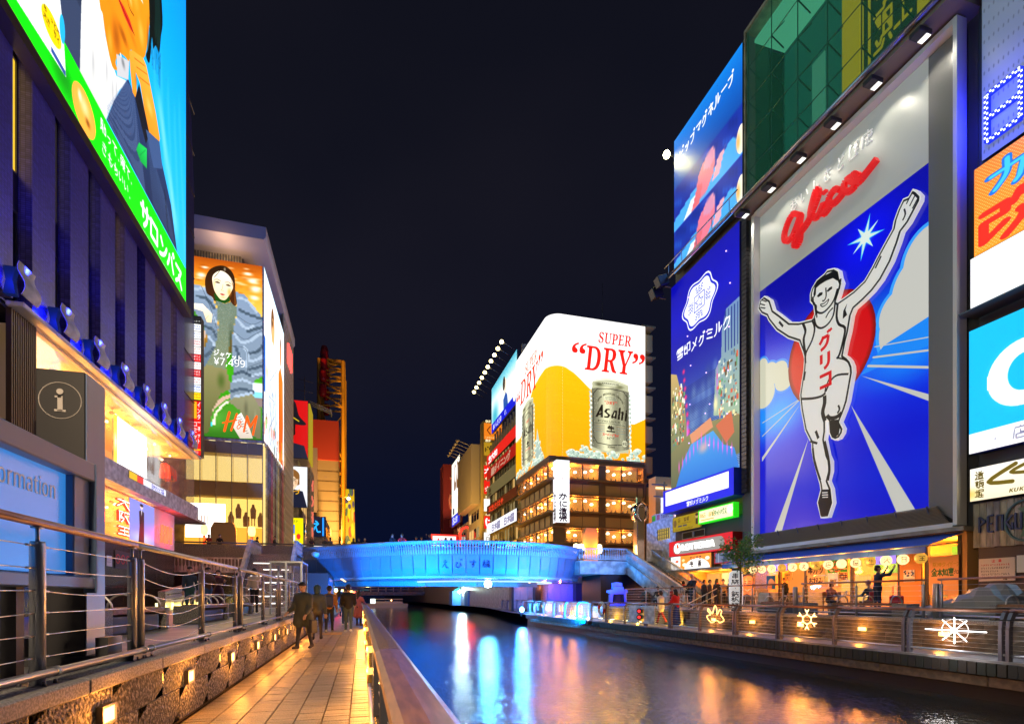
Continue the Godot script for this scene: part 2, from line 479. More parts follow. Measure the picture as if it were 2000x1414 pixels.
# ---------- the scene ----------
func _ready() -> void:
	rng.seed=11
	var cam:=Camera3D.new()
	cam.name="camera"
	cam.position=Vector3(0,1.4,0)
	cam.rotation.y=-deg_to_rad(15.693)
	cam.projection=Camera3D.PROJECTION_FRUSTUM
	cam.near=0.05
	cam.far=900.0
	cam.size=0.05*1414.0/1050.0
	cam.frustum_offset=Vector2(0,0.05*460.0/1050.0)
	add_child(cam)
	cam.current=true
	var env:=Environment.new()
	var sky_m:=ProceduralSkyMaterial.new()
	sky_m.sky_top_color=lin(0.0045,0.0048,0.009)
	sky_m.sky_horizon_color=lin(0.001,0.0034,0.02)
	sky_m.sky_curve=0.22
	sky_m.ground_horizon_color=lin(0.004,0.004,0.008)
	sky_m.ground_bottom_color=lin(0.003,0.003,0.004)
	sky_m.sky_cover=cloud_cover()
	sky_m.sky_cover_modulate=Color(1,1,1,1)
	var sk:=Sky.new()
	sk.sky_material=sky_m
	env.background_mode=Environment.BG_SKY
	env.sky=sk
	env.tonemap_mode=Environment.TONE_MAPPER_LINEAR
	env.tonemap_exposure=1.25
	env.sdfgi_enabled=true; env.ssao_enabled=true; env.ssil_enabled=true
	var we:=WorldEnvironment.new()
	we.name="world"
	we.environment=env
	add_child(we)
	var moon:=DirectionalLight3D.new()
	moon.name="moonlight"
	moon.light_color=Color(0.75,0.85,1.0); moon.light_energy=0.012; moon.light_angular_distance=0.5; moon.shadow_enabled=true
	moon.sky_mode=DirectionalLight3D.SKY_MODE_LIGHT_ONLY
	moon.rotation=Vector3(-1.0,0.6,0)
	add_child(moon)
	materials()
	ground_and_water()
	bridge()
	left_building()
	screen_building()
	left_far()
	right_facades()
	beer_building()
	right_far()
	near_walkway()
	promenade_lamp()
	left_terrace()
	right_promenade()
	restaurant()
	people()
func cloud_cover() -> Texture2D:
	var f:=FastNoiseLite.new()
	f.frequency=0.012; f.fractal_octaves=4; f.seed=4
	var im:=Image.create_empty(512,256,false,Image.FORMAT_RGBA8)
	for y in 128:
		for x in 512:
			var w:=TAU*x/512.0
			var n:=f.get_noise_3d(cos(w)*70.0,y*1.6,sin(w)*70.0)*0.5+0.5
			var a:=clampf((n-0.42)*2.6,0.0,1.0)
			im.set_pixel(x,y,Color(0.085,0.07,0.072,a*0.4))
	return ImageTexture.create_from_image(im)
func materials() -> void:
	var fine:=noise_tex(0.06,4,0.55,1.0)
	var blotch:=noise_tex(0.007,5,0.76,1.0)
	var rough_h:=noise_tex(0.05,5,0.0,1.0,512)
	var grain:=noise_tex(0.25,2,0.7,1.0,256)
	M.fine=fine; M.blotch=blotch
	M.paver=[]
	for t in [0.30,0.34,0.27,0.32]: M.paver.append(mat(t,t*0.9,t*0.78,0.42,0.0,fine,Vector3.ONE*1.7,grain,0.15))
	M.pave_bed=mat(0.06,0.055,0.05,0.9)
	M.pave_far=mat(0.25,0.23,0.2,0.4,0.0,blotch,Vector3.ONE*0.4)
	M.granite=[]
	for t in [0.30,0.25,0.34,0.28]: M.granite.append(mat(t,t*0.96,t*0.95,0.8,0.0,noise_tex(0.035+t*0.02,5,0.12,1.0),Vector3(1,1,1)*0.9,rough_h,1.2))
	M.coping=mat(0.3,0.29,0.28,0.6,0.0,fine,Vector3.ONE*1.2,grain,0.2)
	M.terrace=mat(0.2,0.18,0.16,0.45,0.0,blotch,Vector3.ONE*0.3,grain,0.1)
	M.dark_granite=mat(0.055,0.042,0.035,0.22,0.0,fine,Vector3.ONE*0.6)
	M.bridge_granite=mat(0.4,0.36,0.38,0.35,0.0,fine,Vector3.ONE*0.5)
	M.steel=mat(0.36,0.38,0.42,0.32,0.75)
	M.rail_post=mat(0.13,0.125,0.16,0.4,0.4)
	M.steel_dark=mat(0.12,0.12,0.14,0.4,0.7)
	M.wire=mat(0.6,0.58,0.55,0.3,0.9)
	M.rail_brown=mat(0.27,0.12,0.075,0.38,0.0,noise_tex(0.03,3,0.75,1.0,256),Vector3(3,3,0.4))
	M.wood=mat(0.3,0.15,0.07,0.5,0.0,noise_tex(0.04,4,0.55,1.0,256),Vector3(9,9,0.7))
	M.white=mat(0.72,0.71,0.7,0.5,0.0,blotch,Vector3.ONE*0.5)
	M.cream=mat(0.55,0.5,0.38,0.55,0.0,blotch,Vector3.ONE*0.3)
	M.beige=mat(0.42,0.36,0.25,0.6,0.0,blotch,Vector3.ONE*0.2)
	M.grey=mat(0.25,0.25,0.25,0.6,0.0,blotch,Vector3.ONE*0.2)
	M.dark=mat(0.03,0.03,0.033,0.5)
	M.black=mat(0.012,0.012,0.014,0.4)
	M.brown=mat(0.1,0.075,0.055,0.5,0.0,blotch,Vector3.ONE*0.3)
	M.glass_dark=mat(0.01,0.012,0.02,0.06)
	M.pane=pane()
	M.red=mat(0.5,0.02,0.02,0.4)
	M.blue_cloth=mat(0.004,0.07,0.45,0.7)
	M.skin=mat(0.45,0.28,0.19,0.6)
	M.people=mat(1,1,1,0.75)
	M.people.vertex_color_use_as_albedo=true
	M.hair=mat(0.012,0.009,0.008,0.45)
func ground_and_water() -> void:
	var st:=mb()
	var w:=StandardMaterial3D.new()
	w.albedo_color=lin(0.004,0.012,0.014)
	w.roughness=0.06
	w.metallic_specular=0.75
	w.uv1_triplanar=true; w.uv1_world_triplanar=true
	w.uv1_scale=Vector3(0.16,0.3,0.34)
	w.normal_enabled=true
	w.normal_texture=noise_tex(0.02,3,0,1,1024,true,FastNoiseLite.TYPE_SIMPLEX_SMOOTH,5.0)
	w.normal_scale=0.42
	w.heightmap_enabled=true
	w.heightmap_texture=noise_tex(0.09,3,0.0,1.0,1024)
	w.heightmap_scale=0.2
	quad(st,v3(-1,-0.95,420),v3(90,-0.95,420),v3(90,-0.95,-12),v3(-1,-0.95,-12))
	struct("canal_water",st,w,"dark canal water with the coloured lights of the signs on it")
	st=mb()
	bb(st,-90,-2.0,-1.5,0.78,-12,420)
	struct("terrace_ground",st,M.terrace,"paved terrace on the left bank above the walkway")
	# the right bank: deck edge that bends away from the water beyond the bridge
	st=mb()
	var edge:=[[-12.0,13.5],[42.0,13.5],[52.0,14.2],[62.0,15.6],[75.0,17.3],[110.0,19.0],[420.0,30.0]]
	var poly:=PackedVector2Array()
	for e in edge: poly.append(Vector2(e[1],e[0]))
	poly.append(Vector2(110,420)); poly.append(Vector2(110,-12))
	prism(st,poly,Transform3D(Basis(Vector3(1,0,0),Vector3(0,0,-1),Vector3(0,1,0)),Vector3(0,-0.06,0)),0.056)
	struct("riverside_deck",st,mat(0.34,0.34,0.36,0.35,0.0,M.blotch,Vector3.ONE*0.4),"pale concrete deck along the right bank")
# signs: side R faces the canal from the right bank,L from the left bank,F faces up the canal towards the camera
func sign_board(side: String,called: String,label: String,at: float,a0: float,a1: float,y0: float,y1: float,thick: float,face: Material,case: Material,group:="",category:="sign") -> Node3D:
	var p:=func(a: float,y: float,o: float) -> Vector3:
		if side=="R": return v3(at-o,y,a)
		if side=="L": return v3(at+o,y,a)
		return v3(a,y,at-o)
	var base: Vector3=(p.call(a0,y0,0.0)+p.call(a1,y0,0.0))*0.5
	var t:=thing(called,label,category,base,group)
	var st:=mb()
	var lo: Vector3=p.call(a0,y0,0.0); var hi: Vector3=p.call(a1,y1,thick)
	bx(st,(lo+hi)*0.5,(hi-lo).abs())
	obj("case",st,case,t)
	st=mb()
	quad(st,p.call(a0,y1,thick+0.006),p.call(a1,y1,thick+0.006),p.call(a1,y0,thick+0.006),p.call(a0,y0,thick+0.006))
	obj("face",st,face,t)
	return t
# ---------- the pictures on the billboards ----------
func c8(h: String) -> Color:
	return Color.html(h)
func art_plaster_ad() -> Texture2D:   # man in a tweed jacket resting his chin on his hand,green band with white lettering
	var a:=Canvas.new(self,640,675,c8("00a8f8"))
	a.grad(0,0,640,675,[c8("0a86e8"),c8("00a0f5"),c8("10b4ff"),c8("30c4ff")])
	for i in 26: a.soft(470+i*7,330+(i*53) % 250,16,90,Color(1,1,1),0.10)
	for i in 12: a.soft(495+i*8,400+i*14,22,50,c8("b8ecff"),0.28)
	a.poly([232,508,300,380,180,300,20,360,0,600,230,600,230,551],c8("2a3550"))
	for i in 60: a.line([150+i*1.5,600,190+i*1.5,520],0.5,c8("46587c"))
	a.poly([232,508,279,459,288,466,296,488,313,503,330,509,370,480,340,520,313,568,297,600,228,600,230,551],c8("f4f4f2"),c8("d9d9d6"))
	a.poly([232,508,300,380,279,459],c8("eeeeea"))
	for s in [[318,520,330,560],[300,500,296,560],[262,520,250,590],[330,512,312,548]]: a.soft(s[0],(s[1]+s[3])/2.0,7,32,c8("8e8e96"),0.4)
	# neck and face,larger than the frame shows
	a.poly([279,459,262,380,280,270,340,190,430,170,470,230,455,296,448,330,437,372,426,391,401,411,377,426,373,447,358,455,340,468,327,492,333,498,316,508,297,487,288,466],c8("f79a1c"),c8("f08a10"),true)
	a.soft(330,455,26,44,c8("a04a06"),0.75); a.soft(352,430,30,16,c8("8c3c04"),0.7); a.soft(310,480,14,30,c8("ffb040"),0.6)
	a.soft(418,360,22,34,c8("ffc050"),0.75); a.soft(395,330,26,30,c8("ffb43c"),0.6); a.soft(330,330,40,50,c8("ffae38"),0.6); a.soft(446,345,10,60,c8("8a3e08"),0.6)
	a.soft(300,400,30,50,c8("b85a0a"),0.45); a.soft(385,400,30,12,c8("c06810"),0.5)
	a.poly([330,394,355,386,375,384,392,389,376,396,355,398,338,396],c8("d8281c"))
	a.line([330,393,358,392,393,389],1.4,c8("5a0a06"),true)
	a.line([360,352,372,367,390,362],2.0,c8("7c3806"),true)
	a.soft(378,352,12,12,c8("ffca70"),0.7)
	for e in [[352,316],[412,306]]:
		a.line([e[0]-18,e[1]-16,e[0],e[1]-22,e[0]+20,e[1]-16],4.0,c8("241006"),true)
		a.poly([e[0]-15,e[1],e[0],e[1]-6,e[0]+15,e[1],e[0],e[1]+5],c8("f2e4d0"))
		a.ell(e[0],e[1]-0.5,5,5,c8("201008"))
	a.poly([280,300,300,220,350,160,430,140,490,170,512,238,504,279,496,314,480,318,469,333,462,322,453,372,437,377,448,351,453,307,440,250,380,230,320,250],c8("06100e"),null,true)
	for i in 22: a.line([452+(i % 11)*5,300+(i*7) % 30,455+(i % 11)*4.4,330+(i*13) % 44],1.1,c8("06100e"))
	for i in 9: a.line([470+i*3,200,478+i*3,260,474+i*2.6,300+(i*7) % 18],1.0,c8("10403a"),true)
	# jacket sleeve with a fine stripe
	a.poly([369,476,322,551,300,596,369,596,476,596,588,596,555,532,509,492,497,465,437,494,434,505,402,476,385,480],c8("243a66"),c8("1c2c50"))
	for i in 40:
		var y:=486.0+i*2.8
		a.line([maxf(302.0,368-(y-476)*0.66),y,390+i*1.2,y-7+i*0.2],0.8,c8("6e86b8"),true)
	for i in 24: a.line([440+i*4,500+i*2,470+i*4.6,592],0.7,c8("56709c"))
	a.poly([373,431,385,419,426,391,439,391,453,404,481,432,499,458,496,467,453,490,431,468,413,442,397,441,401,465,397,481,385,482,377,456],c8("ffae3c"),c8("f59220"))
	a.soft(452,445,26,20,c8("ffd070"),0.6); a.soft(398,452,10,18,c8("a85008"),0.5)
	for f in [[392,424,432,398],[400,430,442,402],[410,436,452,410]]: a.line(f,1.2,c8("b05a10"),true)
	a.poly([395,482,410,446,431,468,453,490,437,517,420,505],c8("101420"))
	a.poly([437,494,497,465,512,500,470,530],c8("3a5484"))
	a.poly([399,557,409,538,441,522,441,554,416,562],c8("18d858"),c8("0aa040"))
	a.line([412,556,436,528],1.0,c8("088a38"))
	for i in 5: a.line([520+i*3,530+i*12,530+i*3,540+i*12],2.5,c8("080c14"))
	a.poly([330,478,373,447,370,478,332,507],c8("c8c8cc"))
	a.soft(352,470,12,12,c8("6a6e72"),0.8); a.ell(344,466,2.4,2.4,c8("eeeeee"))
	# the green band
	a.rect(0,598,640,77,c8("06f206"))
	a.soft(190,640,60,40,c8("044a10"),0.55)
	a.poly([110,639,176,560,190,585,196,636,145,641],c8("f6f8fa")); a.poly([60,500,176,530,190,585,196,636,60,650],c8("f6f8fa"))
	a.ell(166,608,20,15,c8("ffd400")); a.poly([60,500,172,530,176,560,110,560],c8("ffe9b0")); a.ell(188,588,6,16,c8("20b4f0"))
	a.jp("ちょっと大",150,596,6,7,c8("604800"),0.16); a.jp("大きめサイ",150,605,6,8,c8("604800"),0.16); a.rect(165,630,30,6,c8("3050a0"))
	a.ell(239,638,30,26,c8("ffb040")); a.soft(239,632,24,20,c8("ffe0a0"),0.9); a.soft(248,645,12,9,c8("7a3806"),0.8); a.soft(228,628,9,12,c8("fff4d8"),0.9)
	var x:=282.0
	for ch in "貼って、寝て、":
		a.jp(ch,x,606,15,17,Color.WHITE,0.13); x+=17.0 if ch != "、" else 10.0
	a.jp("きもちいい。",285,632,15,17,Color.WHITE,0.12,Vector2(17.5,0))
	a.jp("サロンパス",414,614,36,38,Color.WHITE,0.2,Vector2(41,0))
	a.tiny(420,660,150,5,c8("c8ffc8"),3)
	return a.tex()
func art_coat_ad() -> Texture2D:   # woman in a puffer coat leaning on a car
	var a:=Canvas.new(self,384,1088,c8("f08a20"))
	a.grad(0,0,384,560,[c8("a84a08"),c8("f08a1c"),c8("ffb03c"),c8("ffcc60"),c8("c8842c"),c8("6a5a20")])
	var r:=RandomNumberGenerator.new(); r.seed=5
	for i in 60: a.soft(r.randf_range(0,384),r.randf_range(20,260),r.randf_range(20,60),r.randf_range(4,14),c8("fff6d8") if i % 2 else c8("a84c06"),0.55)
	for p in [[330,100,60,30],[300,60,50,16],[40,110,50,30],[345,150,60,40],[340,205,50,26],[60,60,40,14]]: a.soft(p[0],p[1],p[2],p[3],c8("fffdf0"),0.95)
	a.grad(0,560,384,528,[c8("3c8a10"),c8("4aa818"),c8("3c9412"),c8("4a8a28"),c8("2c6a14")])
	a.soft(220,760,90,200,c8("2f9a08"),0.9); a.soft(110,980,120,120,c8("62b83a"),0.5)
	a.rect(330,730,54,60,c8("eefaff")); a.rect(330,790,54,34,c8("86d8f0")); a.rect(330,824,54,60,c8("8c7a72"))
	# car curve on the left
	a.line([6,330,40,330,60,380,56,480,40,640,34,860],9,c8("c8b0a0"),true); a.poly([0,320,40,326,54,380,46,520,30,700,0,760],c8("3c8418"),c8("4aa020"))
	a.line([80,1000,92,930,150,860,216,820],24,c8("c8a890"),true); a.line([110,1010,118,950,160,890,210,850],14,c8("e8d8c8"),true)
	a.ell(76,1010,28,16,c8("38d8e8"))
	# trousers
	a.poly([36,650,178,660,209,780,150,820,100,930,84,1060,36,1082],c8("8a8456"),c8("5a6030"))
	a.poly([185,860,256,812,330,808,374,893,378,1084,330,1069,256,913],c8("8c8a68"),c8("6a6a48"))
	a.soft(150,740,40,90,c8("3c5a18"),0.7); a.soft(290,900,20,90,c8("50503a"),0.6); a.soft(345,960,12,100,c8("b0ae90"),0.5)
	# sweater
	a.poly([116,250,170,262,224,240,240,301,217,423,193,545,170,668,63,650,116,538,135,417,128,300],c8("6a7a6a"),c8("7c8668"))
	a.soft(205,480,24,170,c8("1c2c18"),0.5)
	# coat
	a.poly([0,175,40,176,101,228,124,301,134,418,118,538,63,654,40,690,30,620,78,492,48,412,0,330],c8("8a9cb4"),c8("5c7084"))
	a.poly([228,184,279,190,326,246,384,320,384,690,345,716,326,743,336,803,256,819,205,850,195,800,217,687,207,509,217,423,240,318],c8("8094b0"),c8("7a8a98"))
	var lt:=c8("a4b6ca"); var dk:=c8("4a5a6a")
	for l in [[10,200,60,190,100,230,1],[20,240,70,250,110,300,0],[40,300,90,330,118,380,1],[60,420,100,430,120,470,0],[80,480,110,520,100,560,1],[60,600,90,570,108,540,0],[250,220,300,230,350,290,1],[250,290,300,310,380,330,0],[240,350,290,400,330,380,1],[300,420,340,400,384,380,0],[225,440,260,490,300,480,1],[230,520,250,580,240,640,0],[280,520,300,560,290,640,1],[320,470,350,440,384,420,1],[310,600,350,590,384,560,1],[310,550,350,540,384,500,0],[310,650,350,640,384,620,0],[320,690,350,680,384,670,1],[230,690,270,670,310,690,0],[220,740,270,720,320,740,1],[210,800,260,780,330,790,0],[230,830,270,815,320,800,1]]:
		a.line(l.slice(0,6),17,lt if l[6] else dk,true)
	a.blur(18)
	for p in [[240,330,320,372,384,340],[217,423,280,470,330,440,384,400],[207,520,290,530,300,640,290,690],[300,640,384,600],[310,560,384,520],[222,690,300,680,384,700],[48,412,100,440],[40,176,90,300,124,420]]: a.line(p,2.0,c8("2a3844"),true)
	for i in 2200:
		var p:=Vector2(r.randf_range(66,238),r.randf_range(255,650))
		if p.x > 80+maxf(0.0,560-p.y)*0.16 and p.x < 230-maxf(0.0,p.y-300)*0.19: a.rect(p.x,p.y,1.5,1.5,[c8("c8d4d0"),c8("2c3c34"),c8("8aa8b8"),c8("b89a70")][i % 4])
	# face and hair
	a.poly([116,258,100,235,70,215,60,160,66,110,93,62,147,34,193,45,224,91,230,184,238,250,226,270,205,250,180,200,150,230],c8("2a1a08"),c8("4a2408"),true)
	a.poly([110,210,190,200,200,245,170,264,116,252],c8("1c4a10"))
	a.poly([100,128,110,92,147,66,186,82,212,118,218,150,205,190,178,236,160,244,140,236,112,192],c8("fff4dc"),c8("ffe0b0"),true)
	a.soft(196,190,22,46,c8("e89838"),0.7); a.soft(112,150,12,40,c8("ffc878"),0.6); a.soft(160,226,24,10,c8("e8a050"),0.6)
	a.line([112,126,130,122,146,130],3,c8("6a3a14"),true); a.line([172,134,192,130,208,142],3,c8("6a3a14"),true)
	for e in [[129,141],[189,150]]:
		a.poly([e[0]-15,e[1]+1,e[0]-4,e[1]-5,e[0]+8,e[1]-4,e[0]+15,e[1]+3,e[0],e[1]+4],c8("2a1608"),null,true); a.ell(e[0]+1,e[1],3,3,c8("0a0402")); a.soft(e[0],e[1]-8,18,7,c8("d89858"),0.6)
	a.line([160,148,156,176,150,184,164,188],2,c8("c88848"),true)
	a.poly([142,208,154,204,164,206,174,208,160,217,150,215],c8("c0504a")); a.line([142,209,174,209],1.2,c8("6a1a18"))
	a.line([147,36,140,70,112,110],3,c8("1a0c04"),true); a.soft(170,54,12,22,c8("c8b8a0"),0.7)
	for i in 6: a.line([206+i*4,110+i*10,222+i*2,190,226+i,262],1.2,c8("7a4414"),true)
	a.poly([0,286,48,284,101,340,96,392,70,392,50,330,0,320],c8("fff0dc"),c8("ffd8a8")); a.line([60,380,80,350],1.5,c8("c88848"))
	# boot,lettering
	a.poly([225,960,263,925,311,1019,330,1080,256,1086,216,1018],c8("f4f0ec"),c8("c8b8a8"))
	for i in 8: a.line([236+i*8,960+i*13,262+i*6,950+i*14],3.5,c8("6a4a34"))
	a.jp("ジャケット",108,552,30,34,Color.WHITE,0.16,Vector2(33,5))
	a.txt("¥7,499",108,600,176,52,Color.WHITE,"Droid Sans",400)
	var o:=c8("ff5a14")
	a.line([196,930,168,1046],15,o); a.line([238,936,206,1040],12,o); a.line([158,998,236,974],9,o)
	a.line([278,1042,296,946],11,o); a.line([296,946,314,1010,352,940],13,o); a.line([352,940,330,1056],12,o)
	a.line([262,1012,246,990,254,976,262,986,240,1014,246,1028,266,1006],4.5,o,true)
	return a.tex()
func art_two_models_ad() -> Texture2D:   # white wall with people in light and orange clothes
	var a:=Canvas.new(self,512,617,c8("fbfdff"))
	var r:=RandomNumberGenerator.new(); r.seed=9
	a.grad(0,0,512,60,[c8("d8f0ff"),c8("ffffff")])
	a.ell(200,120,44,70,c8("7a4a20")); a.ell(205,140,32,54,c8("f0b070")); a.soft(190,110,40,30,c8("3a1c08"),0.9)
	a.poly([130,220,200,180,290,230,310,430,300,600,100,600,110,400],c8("e8eef6"),c8("c0ccd8"))
	for i in 90: a.line([r.randf_range(60,320),r.randf_range(200,600),r.randf_range(60,320),r.randf_range(200,600)],r.randf_range(1,3),[c8("30405a"),c8("8898b0"),c8("ffffff"),c8("70a0d8")][i % 4]) if i % 3==0 else a.soft(r.randf_range(60,320),r.randf_range(200,600),14,20,[c8("8898b0"),c8("ffffff"),c8("506078")][i % 3],0.5)
	a.ell(408,130,26,60,c8("c88850")); a.soft(402,90,30,30,c8("301808"),0.9)
	a.poly([350,240,410,190,480,230,490,420,470,600,360,600],c8("ff7a1c"),c8("e84a08")); a.soft(390,400,20,120,c8("a83004"),0.5); a.soft(440,300,16,90,c8("ffa850"),0.6)
	a.rect(0,240,30,200,c8("2060c0")); a.soft(60,350,60,60,c8("f0b888"),0.8)
	for i in 70: a.rect(r.randf_range(0,512),r.randf_range(500,617),r.randf_range(4,14),r.randf_range(10,50),[c8("e83a10"),c8("2c6a18"),c8("101408"),c8("70b030"),c8("ff8a30")][i % 5])
	return a.tex()
func can(a: Canvas,x: float,y: float,w: float,h: float) -> void:   # a silver beer can
	var t:=Canvas.new(self,int(w),int(h),Color(0,0,0,0))
	var r:=RandomNumberGenerator.new(); r.seed=3
	var body:=[0.02*w,0.14*h,0.06*w,0.05*h,0.5*w,0.0,0.94*w,0.05*h,0.98*w,0.14*h,w,0.2*h,w,0.92*h,0.9*w,0.985*h,0.5*w,h,0.1*w,0.985*h,0,0.92*h,0,0.2*h]
	t.poly(body,c8("b4b492"),null,true)
	for i in 40:
		var u:=(i+0.5)/40.0
		var l:=0.42+0.5*exp(-pow((u-0.4)/0.2,2))+0.2*exp(-pow((u-0.8)/0.09,2))
		var top:=0.16-0.05*sin(PI*u)
		t.rect(u*w-w/80,top*h,w/38,(0.93+0.05*sin(PI*u)-top)*h,Color(l*0.95,l*0.94,l*0.76))
	t.soft(0.5*w,0.07*h,0.55*w,0.05*h,c8("e8e8c8"),0.8); t.soft(0.2*w,0.09*h,0.2*w,0.05*h,c8("4a4a30"),0.9); t.soft(0.75*w,0.1*h,0.2*w,0.05*h,c8("5a5a3a"),0.8)
	t.line([0.05*w,0.055*h,0.5*w,0.012*h,0.95*w,0.055*h],0.012*h,c8("f0f0d8"),true)
	t.txt("KARAKUCHI",0.28*w,0.06*h,0.44*w,0.018*h,c8("202010"))
	t.line([0.06*w,0.86*h,0.05*w,0.22*h,0.15*w,0.155*h,0.5*w,0.135*h,0.85*w,0.155*h,0.95*w,0.22*h,0.94*w,0.86*h],0.009*h,c8("181810"))
	t.line([0.06*w,0.8*h,0.15*w,0.875*h,0.5*w,0.895*h,0.8*w,0.88*h],0.009*h,c8("181810"))
	var s:="ASAHI BREWERIES LIMITED"
	for i in s.length():
		var w2:=lerpf(-1.15,1.15,float(i)/(s.length()-1))
		var p:=Vector2(0.5*w+sin(w2)*0.36*w,0.37*h-cos(w2)*0.18*h)
		if s[i] != " ": t.txt(s[i],p.x-0.014*w,p.y,0.028*w,0.026*h,c8("202010"))
	for i in 3: t.tiny(0.36*w,(0.245+i*0.018)*h,0.28*w,0.01*h,c8("304048"),i)
	t.txt("\"DRY\"",0.33*w,0.305*h,0.34*w,0.04*h,c8("c82010"),"Droid Serif",700,0.15)
	# the big brush name,five heavy slanted letters
	var k:=c8("1c1408")
	for q in [[0.10,0.53,0.26,0.36,0.30,0.36,0.30,0.53,0.235,0.53,0.235,0.44,0.16,0.53],[0.15,0.49,0.28,0.47,0.28,0.49,0.14,0.515],
		[0.34,0.53,0.44,0.53,0.50,0.49,0.40,0.45,0.42,0.425,0.49,0.42,0.47,0.405,0.38,0.41,0.33,0.45,0.43,0.49,0.42,0.51,0.33,0.51],
		[0.52,0.5,0.60,0.42,0.68,0.42,0.66,0.53,0.60,0.53,0.61,0.51,0.56,0.53,0.52,0.53],[0.69,0.54,0.73,0.375,0.78,0.375,0.75,0.54],[0.76,0.44,0.84,0.42,0.86,0.44,0.83,0.545,0.78,0.545,0.8,0.45],[0.88,0.55,0.905,0.435,0.95,0.435,0.925,0.55],[0.91,0.425,0.918,0.395,0.96,0.395,0.95,0.425]]:
		var pts:=[]
		for i in q.size(): pts.append(q[i]*(w if i % 2==0 else h))
		t.poly(pts,k)
	t.poly([0.575*w,0.5*h,0.61*w,0.45*h,0.63*w,0.45*h,0.61*w,0.5*h],c8("c4c4a0"))
	t.tiny(0.17*w,0.565*h,0.66*w,0.026*h,c8("202010"),8)
	t.line([0.1*w,0.61*h,0.5*w,0.605*h,0.9*w,0.62*h],0.005*h,c8("303020"))
	for i in 6:
		t.tiny(0.1*w,(0.63+i*0.017)*h,0.26*w,0.01*h,c8("406080") if i % 2 else c8("906030"),i+20)
		t.tiny(0.66*w,(0.64+i*0.017)*h,0.26*w,0.01*h,c8("406080") if i % 2 else c8("906030"),i+30)
	t.jp("生",0.41*w,0.625*h,0.2*w,0.085*h,k,0.2)
	t.jp("スーパードライ",0.29*w,0.735*h,0.055*w,0.033*h,c8("d01810"),0.22,Vector2(0.063*w,0.0015*h))
	t.jp("生ビール",0.4*w,0.785*h,0.05*w,0.028*h,k,0.14)
	t.txt("350ml",0.42*w,0.905*h,0.2*w,0.028*h,k)
	t.ell(0.88*w,0.86*h,0.08*w,0.05*h,c8("504c30")); t.ell(0.88*w,0.86*h,0.074*w,0.046*h,c8("c0c0a0")); t.jp("お酒",0.82*w,0.84*h,0.055*w,0.038*h,k,0.12)
	for i in 220: t.ell(r.randf()*w,r.randf_range(0.12,0.95)*h,0.005*w,0.005*w,c8("fbfbe8") if i % 3 else c8("6a6a50"))
	t.im.resize(int(w)*2,int(h)*2)
	a.im.blend_rect(t.im,Rect2i(0,0,t.im.get_width(),t.im.get_height()),Vector2i(int(x*2),int(y*2)))
func ice(a: Canvas,x0: float,x1: float,y: float,hh: float,seed_: int) -> void:
	var r:=RandomNumberGenerator.new(); r.seed=seed_
	for i in int((x1-x0)/9.0):
		var p:=Vector2(r.randf_range(x0,x1),y+r.randf_range(-hh,hh*0.6))
		var s:=r.randf_range(11,24)
		var q:=[]
		for k in 7:
			var w:=TAU*k/7+r.randf_range(-0.3,0.3)
			q.append(p.x+cos(w)*s*r.randf_range(0.8,1.2)); q.append(p.y+sin(w)*s*r.randf_range(0.6,0.9))
		a.poly(q,c8("d8e4d0"),c8("9cb4a4"))
		a.soft(p.x-s*0.3,p.y-s*0.3,s*0.5,s*0.4,c8("fbfff4"),0.9); a.soft(p.x+s*0.3,p.y+s*0.25,s*0.5,s*0.4,c8("5a7a74"),0.6)
		if i % 3==0: a.line([p.x-s*0.5,p.y,p.x,p.y-s*0.3,p.x+s*0.4,p.y+s*0.2],1.6,c8("3c544c"))
# the beer sign wraps round its corner: left face 480,rounded corner 64,front face 560 (texture pixels)
func art_beer_sign() -> Texture2D:
	var a:=Canvas.new(self,1104,820,Color.WHITE)
	var f:=544.0
	a.poly([0,560,90,555,200,430,300,330,430,300,560,300,640,340,740,420,800,520,860,560,960,600,1030,596,1104,560,1104,820,0,820],c8("ffb400"),c8("ff9c00"))
	for i in 160: a.line([280.0+(i*37) % 500,330+(i*53) % 460,300.0+(i*37) % 500,331+(i*53) % 460],1.0,c8("f08a00") if i % 2 else c8("ffc83c"))
	a.soft(300,560,40,260,c8("ffd860"),0.7)
	a.line([0,562,90,557,200,432,300,332,430,302,560,302,640,342,740,424],3.0,c8("ffd890"),true)
	var red:=c8("f01c10")
	a.txt("SUPER",f+240,70,220,66,red,"Droid Serif",700,0.12)
	a.txt("“",f+66,150,92,64,red,"Droid Serif",700,0.1); a.txt("DRY",f+150,160,310,144,red,"Droid Serif",700,0.12); a.txt("”",f+470,170,84,64,red,"Droid Serif",700,0.1)
	a.txt("SUPER",170,110,190,66,c8("f05a20"),"Droid Serif",700,0.12)
	a.txt("“",8,230,70,60,c8("f03c14"),"Droid Serif",700,0.1); a.txt("DRY",80,190,290,150,c8("f03c14"),"Droid Serif",700,0.12); a.txt("”",384,170,70,60,c8("f03c14"),"Droid Serif",700,0.1)
	can(a,f+196,340,252,440)
	can(a,120,360,190,420)
	for sd in [[f+186,1],[f+452,1],[110,1],[316,1]]:
		for i in 26: a.ell(sd[0]+(i*5) % 9,430+i*13,7,8,c8("e8f0e0") if i % 2 else c8("a8b8a8"))
	a.poly([330,820,370,600,420,740,470,800,470,820],c8("b4c8c0"),c8("90a8a0"))
	ice(a,0,450,804,26,4); ice(a,330,430,720,50,8)
	ice(a,f+40,1104,806,24,6); ice(a,f+130,f+200,770,34,7); ice(a,f+440,f+520,776,26,9)
	for i in 46: a.rect(f+8,i*18.0,1.2,9,c8("e0e0e8"))
	return a.tex()
